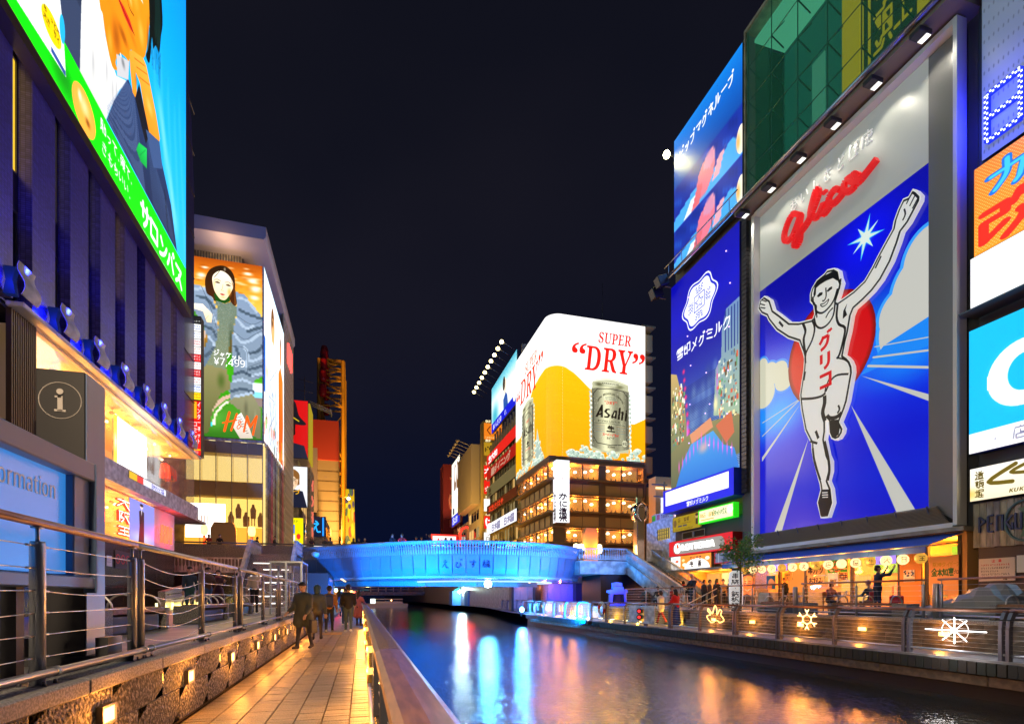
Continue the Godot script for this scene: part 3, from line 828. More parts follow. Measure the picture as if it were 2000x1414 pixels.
func art_led_video() -> Texture2D:   # blurred video still,the same picture twice,under a blue title
	var a:=Canvas.new(self,384,512,c8("0a6ad0"))
	a.grad(0,0,384,190,[c8("0f7fe0"),c8("0a64c8"),c8("0a4ca8")])
	for k in 2:
		var y:=190.0+k*161
		a.rect(0,y,384,161,c8("1430a0"))
		for i in 50: a.soft((i*71) % 384,y+(i*37) % 150,14,30,[c8("1c50d0"),c8("0a1c70"),c8("2a78e8"),c8("3a2a90")][i % 4],0.5)
	a.blur(8)
	for k in 2:
		var y:=190.0+k*161
		a.poly([0,y+161,0,y+120,120,y+90,250,y+100,330,y+70,384,y+110,384,y+161],c8("48a8f4"))
		a.poly([60,y+161,110,y+110,160,y+120,150,y+161],c8("e8f4ff"))
		a.poly([140,y+150,150,y+60,190,y+30,230,y+20,250,y+70,240,y+110,200,y+150],c8("e87a90"))
		a.poly([180,y+60,200,y+20,240,y+14,252,y+60,220,y+80],c8("d890b0"))
		a.poly([110,y+161,150,y+90,180,y+100,160,y+161],c8("e06a78")); a.poly([230,y+140,260,y+80,300,y+70,270,y+140],c8("f4a8b8"))
		a.soft(195,y+14,50,22,c8("3048c0"),0.9)
	a.blur(16)
	for k in 2:
		a.ell(378,300.0+k*161,22,46,c8("fff0d8")); a.soft(364,300.0+k*161,20,50,c8("ff9a30"),0.7)
		a.rect(0,350.0+k*161,384,1.5,c8("5090f0"))
	a.jp("ピップマグネループ",34,62,30,40,Color.WHITE,0.2,Vector2(35,-2.2))
	return a.tex()
func art_milk_sign() -> Texture2D:   # dark blue sign: emblem,lettering,and a canal street scene below
	var a:=Canvas.new(self,288,640,c8("0606b4"))
	a.grad(0,0,288,640,[c8("0404a0"),c8("0508b8"),c8("0a1498"),c8("3050a8"),c8("6890c0"),c8("80a8d0")])
	var r:=RandomNumberGenerator.new(); r.seed=21
	for i in 30: a.soft(150+r.randf_range(-60,60),r.randf_range(330,480),20,40,c8("a0c0d8") if i % 2 else c8("304a90"),0.35)
	for i in 70: a.rect(0,330+i*4.4,288,0.8,c8("10206a"))
	# street walls left and right,bridge,water
	a.poly([0,270,28,284,44,330,60,350,78,470,84,500,0,540],c8("c8a868"),c8("6a7a58"))
	a.poly([288,195,240,200,224,250,222,320,200,345,192,470,288,500],c8("6a8ab8"),c8("a0b898"))
	for i in 240:
		var left:=i % 2==0
		a.rect(r.randf_range(2,62) if left else r.randf_range(204,280),r.randf_range(320,500),r.randf_range(2,8),r.randf_range(3,16),[c8("f0e0a0"),c8("d86040"),c8("507898"),c8("e8e8d8"),c8("605038"),c8("60a070")][r.randi() % 6])
	for i in 5: a.rect(236+i*11,205,4,110,c8("203a88"))
	for i in 9: a.soft(62+i*3.4,290+i*27,12,16,c8("ff2878"),0.95)
	a.soft(200,440,16,40,c8("fff0b0"),0.9); a.soft(80,480,10,60,c8("ff70f0"),0.8); a.soft(206,380,6,80,c8("e060ff"),0.6)
	a.poly([0,520,80,490,180,480,288,500,288,600,0,640],c8("8a8458"),c8("586048"))
	a.poly([90,490,180,470,190,500,100,520],c8("d8906a")); a.poly([200,500,260,480,270,540,240,560],c8("c86848"))
	a.poly([20,640,60,560,96,520,190,510,230,560,270,580,288,640],c8("4aa0e0"),c8("2070d0"))
	for i in 14: a.soft(40+i*17,520+absf(i-6)*9,5,34,c8("ff60e8"),0.9)
	a.soft(150,545,40,30,c8("f8b0a0"),0.7)
	a.blur(3)
	# emblem: a wavy white plate with a square,a star and four sprays
	var plate:=[]
	for i in 48:
		var w:=TAU*i/48
		var q:=1.0+0.09*cos(6*w)
		plate.append(Vector2(cos(w)*q,sin(w)*q))
	for lay in [[72,62,Color.WHITE],[68,58,c8("1020c8")],[62,52,Color.WHITE]]:
		var p:=PackedVector2Array()
		for q in plate: p.append(Vector2(132+q.x*lay[0],118+q.y*lay[1]*1.1))
		a.fill([p],lay[2])
	var n:=c8("1028c0")
	a.line([110,96,154,96,154,140,110,140,110,96],2.5,n)
	var star:=[]
	for i in 11:
		var w:=-PI/2+TAU*i/10
		var q:=18.0 if i % 2==0 else 8.0
		star.append(132+cos(w)*q); star.append(118+sin(w)*q)
	a.line(star,2.0,n)
	for k in 4:
		var w:=PI/4+PI/2*k-PI/4
		var d:=Vector2(cos(w),sin(w)); var e:=Vector2(-d.y,d.x)
		var c:=Vector2(132,118)
		for s in [0.0,-9.0,9.0]:
			for i in 3:
				var b: Vector2=c+d*(28+i*7)+e*s*(1.0+i*0.2)
				a.line([b.x-e.x*4,b.y-e.y*4,b.x+d.x*5,b.y+d.y*5,b.x+e.x*4,b.y+e.y*4],1.8,n)
	a.jp("雪印メグミルク",30,208,28,33,Color.WHITE,0.15,Vector2(33,2))
	return a.tex()
func art_runner_back() -> Texture2D:   # the blue sports-ground picture behind the runner
	var a:=Canvas.new(self,828,1208,c8("0a0ab4"))
	a.grad(0,0,828,1208,[c8("0808a0"),c8("0606a8"),c8("0a20d0"),c8("0a78f0"),c8("0a60f4"),c8("0428e0"),c8("0414cc"),c8("0620d0"),c8("0414c8")])
	a.soft(582,110,330,300,c8("0a10ff"),0.9)
	a.soft(120,660,330,220,c8("18b0ff"),0.9); a.soft(760,640,300,200,c8("1490ff"),0.8)
	for p in [[826,330,90,110],[780,420,90,120],[730,470,90,90],[826,480,120,140],[690,530,50,90],[780,550,130,70]]:
		a.ell(p[0],p[1],p[2]+14,p[3]+14,c8("3aa0ff"))
	for p in [[826,330,90,110],[780,420,90,120],[730,470,90,90],[826,480,120,140],[690,530,50,90],[780,550,130,70]]: a.ell(p[0],p[1],p[2],p[3],c8("c8c8c0"))
	a.poly([560,640,660,566,828,540,828,640],c8("1a88f8"))
	for p in [[16,400,40,60],[60,440,60,60],[120,450,60,50],[30,520,70,70],[160,500,60,50]]: a.ell(p[0],p[1],p[2]+10,p[3]+10,c8("3a90f0"))
	for p in [[16,400,40,60],[60,440,60,60],[120,450,60,50],[30,520,70,70],[160,500,60,50]]: a.ell(p[0],p[1],p[2],p[3],c8("d0d0b8"))
	var wh:=c8("c4c4bc")
	for p in [[622,554,828,612,4],[616,592,828,658,7],[594,616,828,718,9],[266,622,16,726,5],[300,618,16,660,4]]: a.line([p[0],p[1],p[2],p[3]],p[4],wh)
	a.poly([560,640,828,812,828,836],wh); a.poly([516,740,710,1208,780,1208],wh); a.poly([306,810,98,1208,146,1208],wh)
	a.poly([266,640,14,830,14,852],wh)
	for k in 24:   # the red sun disc,darker towards its rim
		var q:=1.0-k/24.0
		a.ell(406,470,222*(0.84+0.16*q),230*(0.84+0.16*q),c8("780808").lerp(c8("d00810"),minf(1.0,(1.0-q)*1.6)))
	for i in 8:
		var w:=TAU*i/8+0.25
		var l:=86.0 if i % 2==0 else 66.0
		var d:=Vector2(cos(w),sin(w))*l; var e:=Vector2(-sin(w),cos(w))*13.0
		a.poly([582+d.x,104+d.y,582+e.x,104+e.y,582-e.x,104-e.y],c8("48c8ff"))
	a.soft(582,104,60,60,c8("60c8ff"),0.8)
	for i in 8:
		var w:=TAU*i/8+0.25
		var d:=Vector2(cos(w),sin(w))*66.0; var e:=Vector2(-sin(w),cos(w))*9.0
		a.poly([582+d.x,104+d.y,582+e.x,104+e.y,582-e.x,104-e.y],c8("d8f0e8"))
	a.ell(582,104,22,22,c8("e0f0e8"))
	return a.tex()
# ---------- small signs ----------
func art_sign(w: int,h: int,bg: String,items: Array) -> Texture2D:
	var a:=Canvas.new(self,w,h,c8(bg))
	for i in items:
		match i[0]:
			"jp": a.jp(i[1],i[2],i[3],i[4],i[5],c8(i[6]),i[7] if i.size() > 7 else 0.16,i[8] if i.size() > 8 else Vector2.ZERO,i[9] if i.size() > 9 else 0.0)
			"tx": a.txt(i[1],i[2],i[3],i[4],i[5],c8(i[6]),i[7] if i.size() > 7 else "Droid Sans",700,i[8] if i.size() > 8 else 0.0)
			"r": a.rect(i[1],i[2],i[3],i[4],c8(i[5]))
			"e": a.ell(i[1],i[2],i[3],i[4],c8(i[5]))
			"s": a.soft(i[1],i[2],i[3],i[4],c8(i[5]),i[6])
			"p": a.poly(i[1],c8(i[2]))
			"l": a.line(i[1],i[2],c8(i[3]),true)
			"t": a.tiny(i[1],i[2],i[3],i[4],c8(i[5]),i[6])
			"g": a.grad(i[1],i[2],i[3],i[4],[c8(i[5]),c8(i[6])])
			"d":
				for x in range(i[1],i[1]+i[3],8):
					for y in range(i[2],i[2]+i[4],8): a.ell(x+(4 if (y/8) % 2 else 0),y,1.6,1.6,c8(i[5]))
	return a.tex()
func art_face(a: Canvas,x: float,y: float,s: float,skin: String,hair: String,kind: int) -> void:
	a.poly([x-s*0.52,y-s*0.1,x-s*0.5,y-s*0.55,x,y-s*0.85,x+s*0.5,y-s*0.55,x+s*0.54,y,x+s*0.45,y+s*0.3,x-s*0.45,y+s*0.3],c8(hair),null,true)
	a.poly([x-s*0.42,y-s*0.35,x,y-s*0.5,x+s*0.42,y-s*0.35,x+s*0.4,y+s*0.25,x+s*0.2,y+s*0.58,x,y+s*0.66,x-s*0.2,y+s*0.58,x-s*0.4,y+s*0.25],c8(skin),null,true)
	a.soft(x+s*0.3,y+s*0.1,s*0.18,s*0.4,c8("a85820"),0.4); a.soft(x-s*0.1,y-s*0.1,s*0.2,s*0.4,c8("fff0d8"),0.5)
	if kind==1: a.poly([x-s*0.5,y-s*0.5,x-s*0.1,y-s*0.75,x+s*0.5,y-s*0.5,x+s*0.4,y-s*0.1,x+s*0.1,y-s*0.32,x-s*0.3,y-s*0.12,x-s*0.5,y+s*0.2],c8(hair),null,true)
	for k in [-1,1]:
		a.line([x+k*s*0.28,y-s*0.13,x+k*s*0.1,y-s*0.15],s*0.05,c8("1c0e06"),true)
		a.line([x+k*s*0.26,y,x+k*s*0.18,y-s*0.03,x+k*s*0.1,y+s*0.01],s*0.045,c8("160a04"),true)
	a.line([x+s*0.02,y,x+s*0.05,y+s*0.18,x-s*0.04,y+s*0.2],s*0.03,c8("a05c28"),true)
	a.line([x-s*0.16,y+s*0.35,x,y+s*0.4,x+s*0.16,y+s*0.34],s*0.05,c8("b03830"),true)
func art_portrait(w: int,h: int,kind: int) -> Texture2D:
	var a:=Canvas.new(self,w,h,c8("f0f2f8"))
	if kind==0:      # black hat on red
		a.rect(0,0,w,h,c8("e01010"))
		a.poly([0,h,0,h*0.8,w*0.3,h*0.7,w*0.9,h*0.78,w,h],c8("20243a"))
		art_face(a,w*0.35,h*0.5,w*0.55,"f0b060","120a06",1)
		a.poly([0,h*0.3,w*0.1,h*0.02,w*0.6,0,w*0.75,h*0.26,w*0.95,h*0.4,w*0.7,h*0.42,0,h*0.34],c8("14161e"),null,true)
		a.line([w*0.45,h*0.25,w*0.75,h*0.36],w*0.03,c8("e0c020"))
	elif kind==1:    # young man in a dark suit on white
		a.poly([w*0.1,h,w*0.2,h*0.62,w*0.5,h*0.55,w*0.85,h*0.6,w,h],c8("101830"))
		art_face(a,w*0.48,h*0.35,w*0.48,"f8d8b0","8a5a28",1)
		a.jp("グループ",w*0.04,h*0.56,w*0.17,h*0.11,c8("f0b010"),0.2); a.jp("の島!",w*0.04,h*0.72,w*0.2,h*0.13,c8("f0b010"),0.22); a.rect(0,h*0.9,w*0.5,h*0.06,c8("e04020"))
	elif kind==2:    # large smiling man
		a.rect(0,0,w,h,c8("e8a060"))
		a.poly([0,h,0,h*0.86,w*0.5,h*0.78,w,h*0.9,w,h],c8("4a4038"))
		art_face(a,w*0.5,h*0.45,w*0.85,"e8884a","1c1008",0)
		a.line([w*0.36,h*0.64,w*0.5,h*0.68,w*0.66,h*0.63],w*0.04,c8("fff0e0"),true)
	elif kind==3:    # slim man in a black suit on pale blue
		a.rect(0,0,w,h,c8("8a94ee")); a.soft(w*0.5,h*0.9,w*0.8,h*0.3,c8("c8e0ff"),0.9)
		a.poly([w*0.34,h,w*0.38,h*0.6,w*0.36,h*0.24,w*0.46,h*0.2,w*0.56,h*0.24,w*0.56,h*0.6,w*0.56,h],c8("180c20"))
		a.ell(w*0.46,h*0.12,w*0.06,h*0.06,c8("f4dcd8")); a.ell(w*0.46,h*0.08,w*0.07,h*0.035,c8("14080c")); a.poly([w*0.44,h*0.2,w*0.48,h*0.2,w*0.46,h*0.36],c8("f0f0ff"))
	elif kind==4:    # cool teal picture of a person in profile,blue band below
		a.grad(0,0,w,h,[c8("20a8c8"),c8("e8ffff"),c8("ffffff"),c8("b8f0f4")])
		a.soft(w*0.15,h*0.7,w*0.3,h*0.5,c8("10a0b8"),0.8)
		a.poly([w*0.52,h*0.9,w*0.5,h*0.6,w*0.6,h*0.5,w*0.66,h*0.6,w*0.7,h*0.9],c8("2050a0"))
		a.ell(w*0.57,h*0.36,w*0.05,h*0.16,c8("f8e0c8")); a.ell(w*0.53,h*0.28,w*0.05,h*0.14,c8("281c20"))
		a.rect(0,h*0.8,w,h*0.2,c8("0618c8")); a.jp("おいしさとの出会い、",w*0.06,h*0.83,w*0.05,h*0.13,Color.WHITE,0.18,Vector2(w*0.062,0))
		a.ell(w*0.92,h*0.82,w*0.05,h*0.1,c8("f0f0ff"))
	elif kind==5:    # white poster with brown shoes
		a.rect(0,0,w,h,c8("fffce0")); a.rect(w*0.08,h*0.06,w*0.92,h*0.7,c8("ffffff"))
		for k in 2: a.poly([w*(0.35+0.3*k),h*0.1,w*(0.5+0.3*k),h*0.08,w*(0.55+0.3*k),h*0.4,w*(0.4+0.3*k),h*0.46,w*(0.3+0.3*k),h*0.42],c8("7a5028"),null,true); a.ell(w*(0.46+0.3*k),h*0.22,w*0.08,h*0.12,c8("fff8f0"))
		a.jp("いちごフェア",w*0.1,h*0.56,w*0.13,h*0.12,c8("e06080"),0.1); a.rect(w*0.15,h*0.72,w*0.2,h*0.1,c8("303040"))
		a.rect(0,h*0.84,w,h*0.16,c8("0820c0")); a.jp("ス日に上る大",w*0.08,h*0.86,w*0.1,h*0.11,Color.WHITE,0.2)
	return a.tex()
func art_menu_poster(kind: int) -> Texture2D:
	var a:=Canvas.new(self,96,96,c8("ffb040"))
	var r:=RandomNumberGenerator.new(); r.seed=kind+40
	match kind:
		0:
			a.rect(0,0,96,96,c8("40b020"))
			for i in 30: a.ell(r.randf_range(10,90),r.randf_range(10,90),9,7,[c8("f8a040"),c8("e06020"),c8("ffe0a0"),c8("60a030")][i % 4])
		1:
			a.rect(0,0,96,96,c8("e8ecf4")); a.soft(48,30,40,26,c8("ffffff"),1.0); a.rect(20,50,56,40,c8("d8a840")); a.txt("Asahi",16,42,64,20,c8("202020"),"Droid Sans",700,0.3)
		2:
			a.rect(0,0,96,96,c8("2a1408"))
			for i in 12: a.ell(12+(i % 4)*24,16+(i/4)*32,9,11,[c8("e8a050"),c8("d87830"),c8("f0d0a0")][i % 3])
		3:
			a.rect(0,0,96,96,c8("f0e8d8"))
			for i in 26: a.ell(r.randf_range(8,88),r.randf_range(8,60),8,8,[c8("304878"),c8("f0c090"),c8("e8e8f0"),c8("203050")][i % 4])
			a.rect(6,66,84,24,c8("d0c8b8"))
		4:
			a.rect(0,0,96,96,c8("1c70c8")); a.poly([20,80,20,40,48,20,80,34,90,60,60,70,50,96],c8("ffd8a8"),null,true); a.rect(10,70,50,26,c8("ffb060"))
	return a.tex()
# ---------- the walkway on the left bank ----------
func rock_mesh(w: float,h: float,seed_: int) -> ArrayMesh:   # a split-faced stone: x along the wall,y up,the face towards +z
	var r:=RandomNumberGenerator.new(); r.seed=seed_
	var st:=mb()
	var nx:=5; var ny:=3
	var g:=[]
	for j in ny+1:
		var row:=[]
		for i in nx+1:
			var rim:=i==0 or j==0 or i==nx or j==ny
			row.append(Vector3(-w/2+w*i/nx,h*j/ny,0.0 if rim else r.randf_range(0.004,0.026)))
		g.append(row)
	for j in ny:
		for i in nx: facing(st,[g[j][i],g[j][i+1],g[j+1][i+1]],Vector3.BACK); facing(st,[g[j][i],g[j+1][i+1],g[j+1][i]],Vector3.BACK)
	for e in [[Vector3(-w/2,0,0),Vector3(w/2,0,0),Vector3.DOWN],[Vector3(-w/2,h,0),Vector3(w/2,h,0),Vector3.UP],[Vector3(-w/2,0,0),Vector3(-w/2,h,0),Vector3.LEFT],[Vector3(w/2,0,0),Vector3(w/2,h,0),Vector3.RIGHT]]:
		facing(st,[e[0],e[1],e[1]+Vector3(0,0,-0.06),e[0]+Vector3(0,0,-0.06)],e[2])
	return mesh_of(st)
func stone_wall(root: Node3D,x: float,face: float,d0: float,d1: float,y0: float,course: Array,len_: float,mats: Array,called:="stone") -> void:
	var vars:=[]
	for k in course.size():
		for s in 3: vars.append(rock_mesh(len_-0.012,course[k]-0.012,70+s+k*9))
	var y:=y0
	for k in course.size():
		var d:=d0-(0.45 if k % 2 else 0.0)*len_
		var n:=k*5
		while d < d1:
			var o:=put(called,vars[k*3+n % 3],mats[(n*7+k) % mats.size()],root)
			o.position=v3(x,y+0.006,d+len_/2)-root.position
			o.rotation.y=face+(PI if n % 2 and false else 0.0)
			d+=len_; n+=1
		y+=course[k]
func near_walkway() -> void:
	var st:=mb()
	bb(st,-1.98,0.33,-1.5,-0.03,-4,23.9)
	var walk:=struct("walkway",st,M.pave_bed,"riverside walkway of narrow beige paving bricks")
	st=mb()
	bb(st,-1.98,0.33,-1.5,-0.002,23.9,160)
	struct("far_walkway",st,M.pave_far,"darker walkway continuing under the bridge")
	# paving bricks: the nearest 300 one by one,the rest joined
	var w:=0.296; var l:=0.122
	var var_mesh:=[]
	for k in 3:
		var s:=mb()
		var r:=0.002*k
		var t:=[Vector3(-w/2+0.006,r,-l/2+0.006),Vector3(w/2-0.006,r,-l/2+0.006),Vector3(w/2-0.006,r,l/2-0.006),Vector3(-w/2+0.006,r,l/2-0.006)]
		var b:=[Vector3(-w/2+0.003,-0.028,-l/2+0.003),Vector3(w/2-0.003,-0.028,-l/2+0.003),Vector3(w/2-0.003,-0.028,l/2-0.003),Vector3(-w/2+0.003,-0.028,l/2-0.003)]
		facing(s,t,Vector3.UP)
		for i in 4:
			var j:=(i+1) % 4
			facing(s,[t[i],t[j],b[j],b[i]],(t[i]+t[j]))
		var_mesh.append(mesh_of(s))
	var n:=0
	var far:=[]
	for k in 4: far.append(mb())
	for row in 150:
		for c in 7:
			var at:=v3(-1.78+c*0.3,-0.002,5.5+row*0.124)
			if at.z < -23.8: continue
			var k:=rng.randi() % 4
			if n < 300:
				put("paving_brick",var_mesh[rng.randi() % 3],M.paver[k],walk).position=at
			else:
				far[k].append_from(var_mesh[rng.randi() % 3],0,Transform3D(Basis(),at))
			n+=1
	for k in 4: put("paving_bricks",far[k].commit(),M.paver[k],walk).set_meta("kind","stuff")
	st=mb()
	for i in 16:
		var d:=-1.0+i*1.6
		if d < 23: cbx(st,v3(0.24,-0.03,d+0.8),Vector3(0.17,0.1,1.59),0.01)
	obj("edge_stone",st,M.dark_granite,walk)
	st=mb()
	bb(st,-1.5,-0.72,0.001,0.006,21.3,22.7)
	for i in 5:
		for j in 9: bx(st,v3(-1.42+i*0.155,0.009,21.4+j*0.15),Vector3(0.04,0.008,0.12))
	tag(obj("tactile_paving",st,mat(0.5,0.3,0.05,0.6)),"yellow tactile paving strip at the end of the bricks","paving")
	# the retaining wall of split stone,its coping and wall lamps
	var wall:=thing("retaining_wall","low wall of rough grey stone beside the left walkway","wall",v3(-2.0,0,12))
	st=mb()
	bb(st,-2.4,-1.995,-0.1,0.7,1.5,21.6); bb(st,-2.4,-1.96,-0.1,0.79,21.6,40)
	obj("core",st,M.dark_granite,wall)
	stone_wall(wall,-1.995,PI/2,2.2,21.0,0.0,[0.37,0.31],1.18,M.granite)
	var cop:=mb()
	cbx(cop,Vector3.ZERO,Vector3(0.3,0.12,1.49),0.012)
	var cm:=mesh_of(cop)
	for i in 13:
		var o:=put("coping_stone",cm,M.coping,wall)
		o.position=v3(-2.07,0.745,2.4+i*1.5)-wall.position
	for i in 8:
		var d:=5.0+i*2.15
		var t:=thing("wall_lamp","small square amber lamp set in the rough wall, number %d along from the camera" % (i+1),"lamp",v3(-1.95,0.47,d),"amber lamps in the left stone wall")
		t.set_meta("label",["square amber wall lamp nearest the bottom of the picture","second amber wall lamp along the stone wall","third amber wall lamp along the stone wall","fourth amber wall lamp, before the blurred walker","fifth amber wall lamp, beside the blurred walker","sixth amber wall lamp, past the blurred walker","seventh amber wall lamp, near the wall's end","last amber wall lamp at the far end of the wall"][i])
		st=mb()
		for e in [[0.0,0.07,0.25,0.02],[0.0,-0.07,0.25,0.02]]: bx(st,v3(-1.955,0.47+e[1],d),Vector3(0.05,e[3],e[2]))
		for e in [-0.115,0.115]: bx(st,v3(-1.955,0.47,d+e),Vector3(0.05,0.12,0.02))
		obj("frame",st,M.steel_dark,t)
		st=mb()
		bx(st,v3(-1.955,0.47,d),Vector3(0.03,0.115,0.205))
		obj("glass_face",st,glow(1.0,0.62,0.18,4.0),t)
		omni(v3(-1.83,0.46,d),Color(1.0,0.6,0.22),0.6,0.06,8.0)
	# the handrail by the water
	for k in 9:
		var d0:=-0.6+k*4.4
		var t:=thing("water_railing",["brown metal capped railing nearest the camera, at the water's edge","wood capped railing section after the metal one","wood capped railing section beside the walkers","wood capped railing section past the walkers","wood capped railing section before the bridge","wood capped railing section at the bridge's shadow","wood capped railing section under the near bridge edge","wood capped railing section under the middle of the bridge","farthest wood capped railing section under the bridge"][k],"railing",v3(0.19,0,d0+2.2),"railing along the left water edge")
		st=mb(true)
		var prof:=PackedVector2Array()
		for q in [[-0.1,0.0],[-0.098,0.035],[-0.07,0.052],[0,0.06],[0.07,0.052],[0.098,0.035],[0.1,0.0],[0.085,-0.012],[-0.085,-0.012]]: prof.append(Vector2(q[0],q[1]))
		st.set_smooth_group(-1)
		prism(st,prof,Transform3D(Basis(),v3(0.188,0.99,d0+4.39)),4.38)
		obj("handrail",st,M.rail_brown if k==0 else M.wood,t)
		for i in 2:
			for s in [-0.06,0.06]:
				st=mb()
				var d: float=d0+0.55+i*2.2+s
				cbx(st,v3(0.2,0.475,d),Vector3(0.12,1.03,0.014),0.003)
				cbx(st,v3(0.2,-0.02,d),Vector3(0.2,0.02,0.06),0.003)
				obj("post",st,M.steel_dark,t)
		for i in 6:
			st=mb(true)
			cyl(st,v3(0.2,0.16+i*0.135,d0),v3(0.2,0.16+i*0.135,d0+4.4),0.005,-1,6)
			obj("cable",st,M.wire,t)
		st=mb(true)
		cyl(st,v3(0.11,0.06,d0),v3(0.11,0.06,d0+4.4),0.024,-1,10)
		obj("bottom_pipe",st,M.steel,t)
	for k in 5:
		var d:=6.9+k*4.4
		var t:=thing("rail_lamp",["amber rail lamp tube nearest the camera under the wooden handrail","second amber rail lamp tube under the wooden handrail","third amber rail lamp tube, beside the pink coat","fourth amber rail lamp tube before the bridge","fifth amber rail lamp tube under the bridge edge"][k],"lamp",v3(0.12,0.3,d),"amber lamps on the water railing")
		st=mb(true)
		cyl(st,v3(0.1,0.34,d),v3(0.1,0.92,d),0.03,-1,10)
		obj("tube",st,mat(0.3,0.2,0.06,0.3),t)
		for y in [0.45,0.72]:
			st=mb(true)
			cyl(st,v3(0.1,y,d),v3(0.1,y+0.08,d),0.036,-1,10)
			obj("lit_band",st,glow(1.0,0.58,0.1,2.2),t)
			omni(v3(0.03,y+0.04,d),Color(1.0,0.66,0.3),1.0,0.03,8.0)
func promenade_lamp() -> void:   # the street lamp that lights this end of the walkway
	var t:=thing("promenade_lamp","tall street lamp on the left terrace behind the viewpoint","street lamp",v3(-3.4,0.78,-3))
	var st:=mb(true)
	cyl(st,v3(-3.4,0.78,-3),v3(-3.4,6.2,-3),0.07,0.05,10)
	cyl(st,v3(-3.4,6.1,-3),v3(-2.3,6.3,-2.6),0.035,-1,8)
	obj("post",st,M.steel_dark,t)
	st=mb(true)
	lathe(st,[Vector2(0,-0.1),Vector2(0.2,-0.06),Vector2(0.22,0.02),Vector2(0,0.12)],16,Transform3D(Basis(),v3(-2.3,6.2,-2.6)))
	obj("lamp_globe",st,glow(1,0.78,0.5,6.0),t)
	omni(v3(-2.3,6.0,-2.6),Color(1.0,0.88,0.72),80.0,0.2,60.0)
# ---------- the left terrace ----------
func cable_railing(label: String,x: float,posts: Array,y0: float,wires: int,sag: Array,group: String,brown: bool,top:=1.12) -> Node3D:
	var d0: float=posts[0][0]; var d1: float=posts[-1][0]
	var t:=thing("terrace_railing",label,"railing",v3(x,y0,(d0+d1)/2),group)
	for p in posts:
		var st:=mb(true)
		var r: float=p[1]
		lathe(st,[Vector2(0,0),Vector2(r,0),Vector2(r,top-0.16),Vector2(r*0.9,top-0.13),Vector2(0,top-0.13)],14,Transform3D(Basis(),v3(x,y0,p[0])))
		var post:=obj("post",st,M.steel,t)
		st=mb()
		bx(st,v3(x,y0+0.01,p[0]),Vector3(0.2,0.016,0.2))
		put("base_plate",mesh_of(st),M.steel_dark,post)
		for s in [[-0.07,-0.07],[0.07,-0.07],[0.07,0.07],[-0.07,0.07]]:
			st=mb(true)
			cyl(st,v3(x+s[0],y0+0.018,p[0]+s[1]),v3(x+s[0],y0+0.045,p[0]+s[1]),0.015,0.011,6)
			put("bolt",mesh_of(st),M.steel_dark,post)
		st=mb(true)
		cyl(st,v3(x,y0+top-0.13,p[0]),v3(x,y0+top-0.03,p[0]),0.012,-1,8)
		bx(st,v3(x,y0+top-0.035,p[0]),Vector3(0.05,0.012,0.07))
		put("bracket",mesh_of(st),M.steel,post)
	var st2:=mb(true)
	cyl(st2,v3(x,y0+top,d0-0.09),v3(x,y0+top,d1+0.09),0.03,-1,12)
	obj("handrail",st2,M.rail_brown if brown else M.steel,t)
	st2=mb(true)
	cyl(st2,v3(x+0.075,y0+0.1,d0-0.06),v3(x+0.075,y0+0.1,d1+0.06),0.027,-1,12)
	for p in posts: cyl(st2,v3(x+0.075,y0+0.1,p[0]+0.05),v3(x+0.075,y0+0.1,p[0]+0.09),0.036,-1,12)
	obj("bottom_pipe",st2,M.steel,t)
	for k in wires:
		st2=mb(true)
		for i in posts.size()-1:
			var pts:=[]
			var a: float=posts[i][0]+posts[i][1]; var b: float=posts[i+1][0]-posts[i+1][1]
			if b-a < 0.4: continue
			var y:=y0+0.2+k*(top-0.36)/(wires-1)
			var drop: float=sag[(k*3+i) % sag.size()]
			for q in 9: pts.append(v3(x,y-drop*sin(PI*q/8.0),lerpf(a,b,q/8.0)))
			tube(st2,pts,0.004,5)
			cyl(st2,pts[0],pts[0]+(pts[1]-pts[0]).normalized()*0.09,0.008,-1,6)
			cyl(st2,pts[-1],pts[-1]+(pts[-2]-pts[-1]).normalized()*0.09,0.008,-1,6)
		obj("cable",st2,M.wire,t)
	return t
func bench(called: String,label: String,x: float,d0: float,d1: float,y0: float,group: String,hoops: int) -> void:
	var t:=thing(called,label,"bench",v3(x,y0,(d0+d1)/2),group)
	for d in [d0,d1]:
		var st:=mb()
		cbx(st,v3(x,y0+0.21,d),Vector3(0.55,0.42,0.5 if d==d0 else 0.16),0.012)
		obj("end_block",st,M.coping,t)
	var st3:=mb()
	cbx(st3,v3(x,y0+0.16,(d0+d1)/2),Vector3(0.4,0.3,d1-d0-0.5),0.01)
	obj("base_block",st3,M.dark,t)
	for i in 4:
		st3=mb()
		cbx(st3,v3(x-0.19+i*0.127,y0+0.395,(d0+0.26+d1-0.09)/2),Vector3(0.12,0.09,d1-d0-0.36),0.008)
		obj("slat",st3,M.wood,t)
	for i in hoops:
		var d:=lerpf(d0+0.3,d1-0.3,float(i)/maxf(1,hoops-1))
		st3=mb(true)
		var pts:=[]
		for q in 11:
			var w:=PI*q/10.0
			pts.append(v3(x-cos(w)*0.24,y0+0.43+sin(w)*0.24,d))
		tube(st3,pts,0.02,8)
		obj("armrest",st3,M.wire,t)
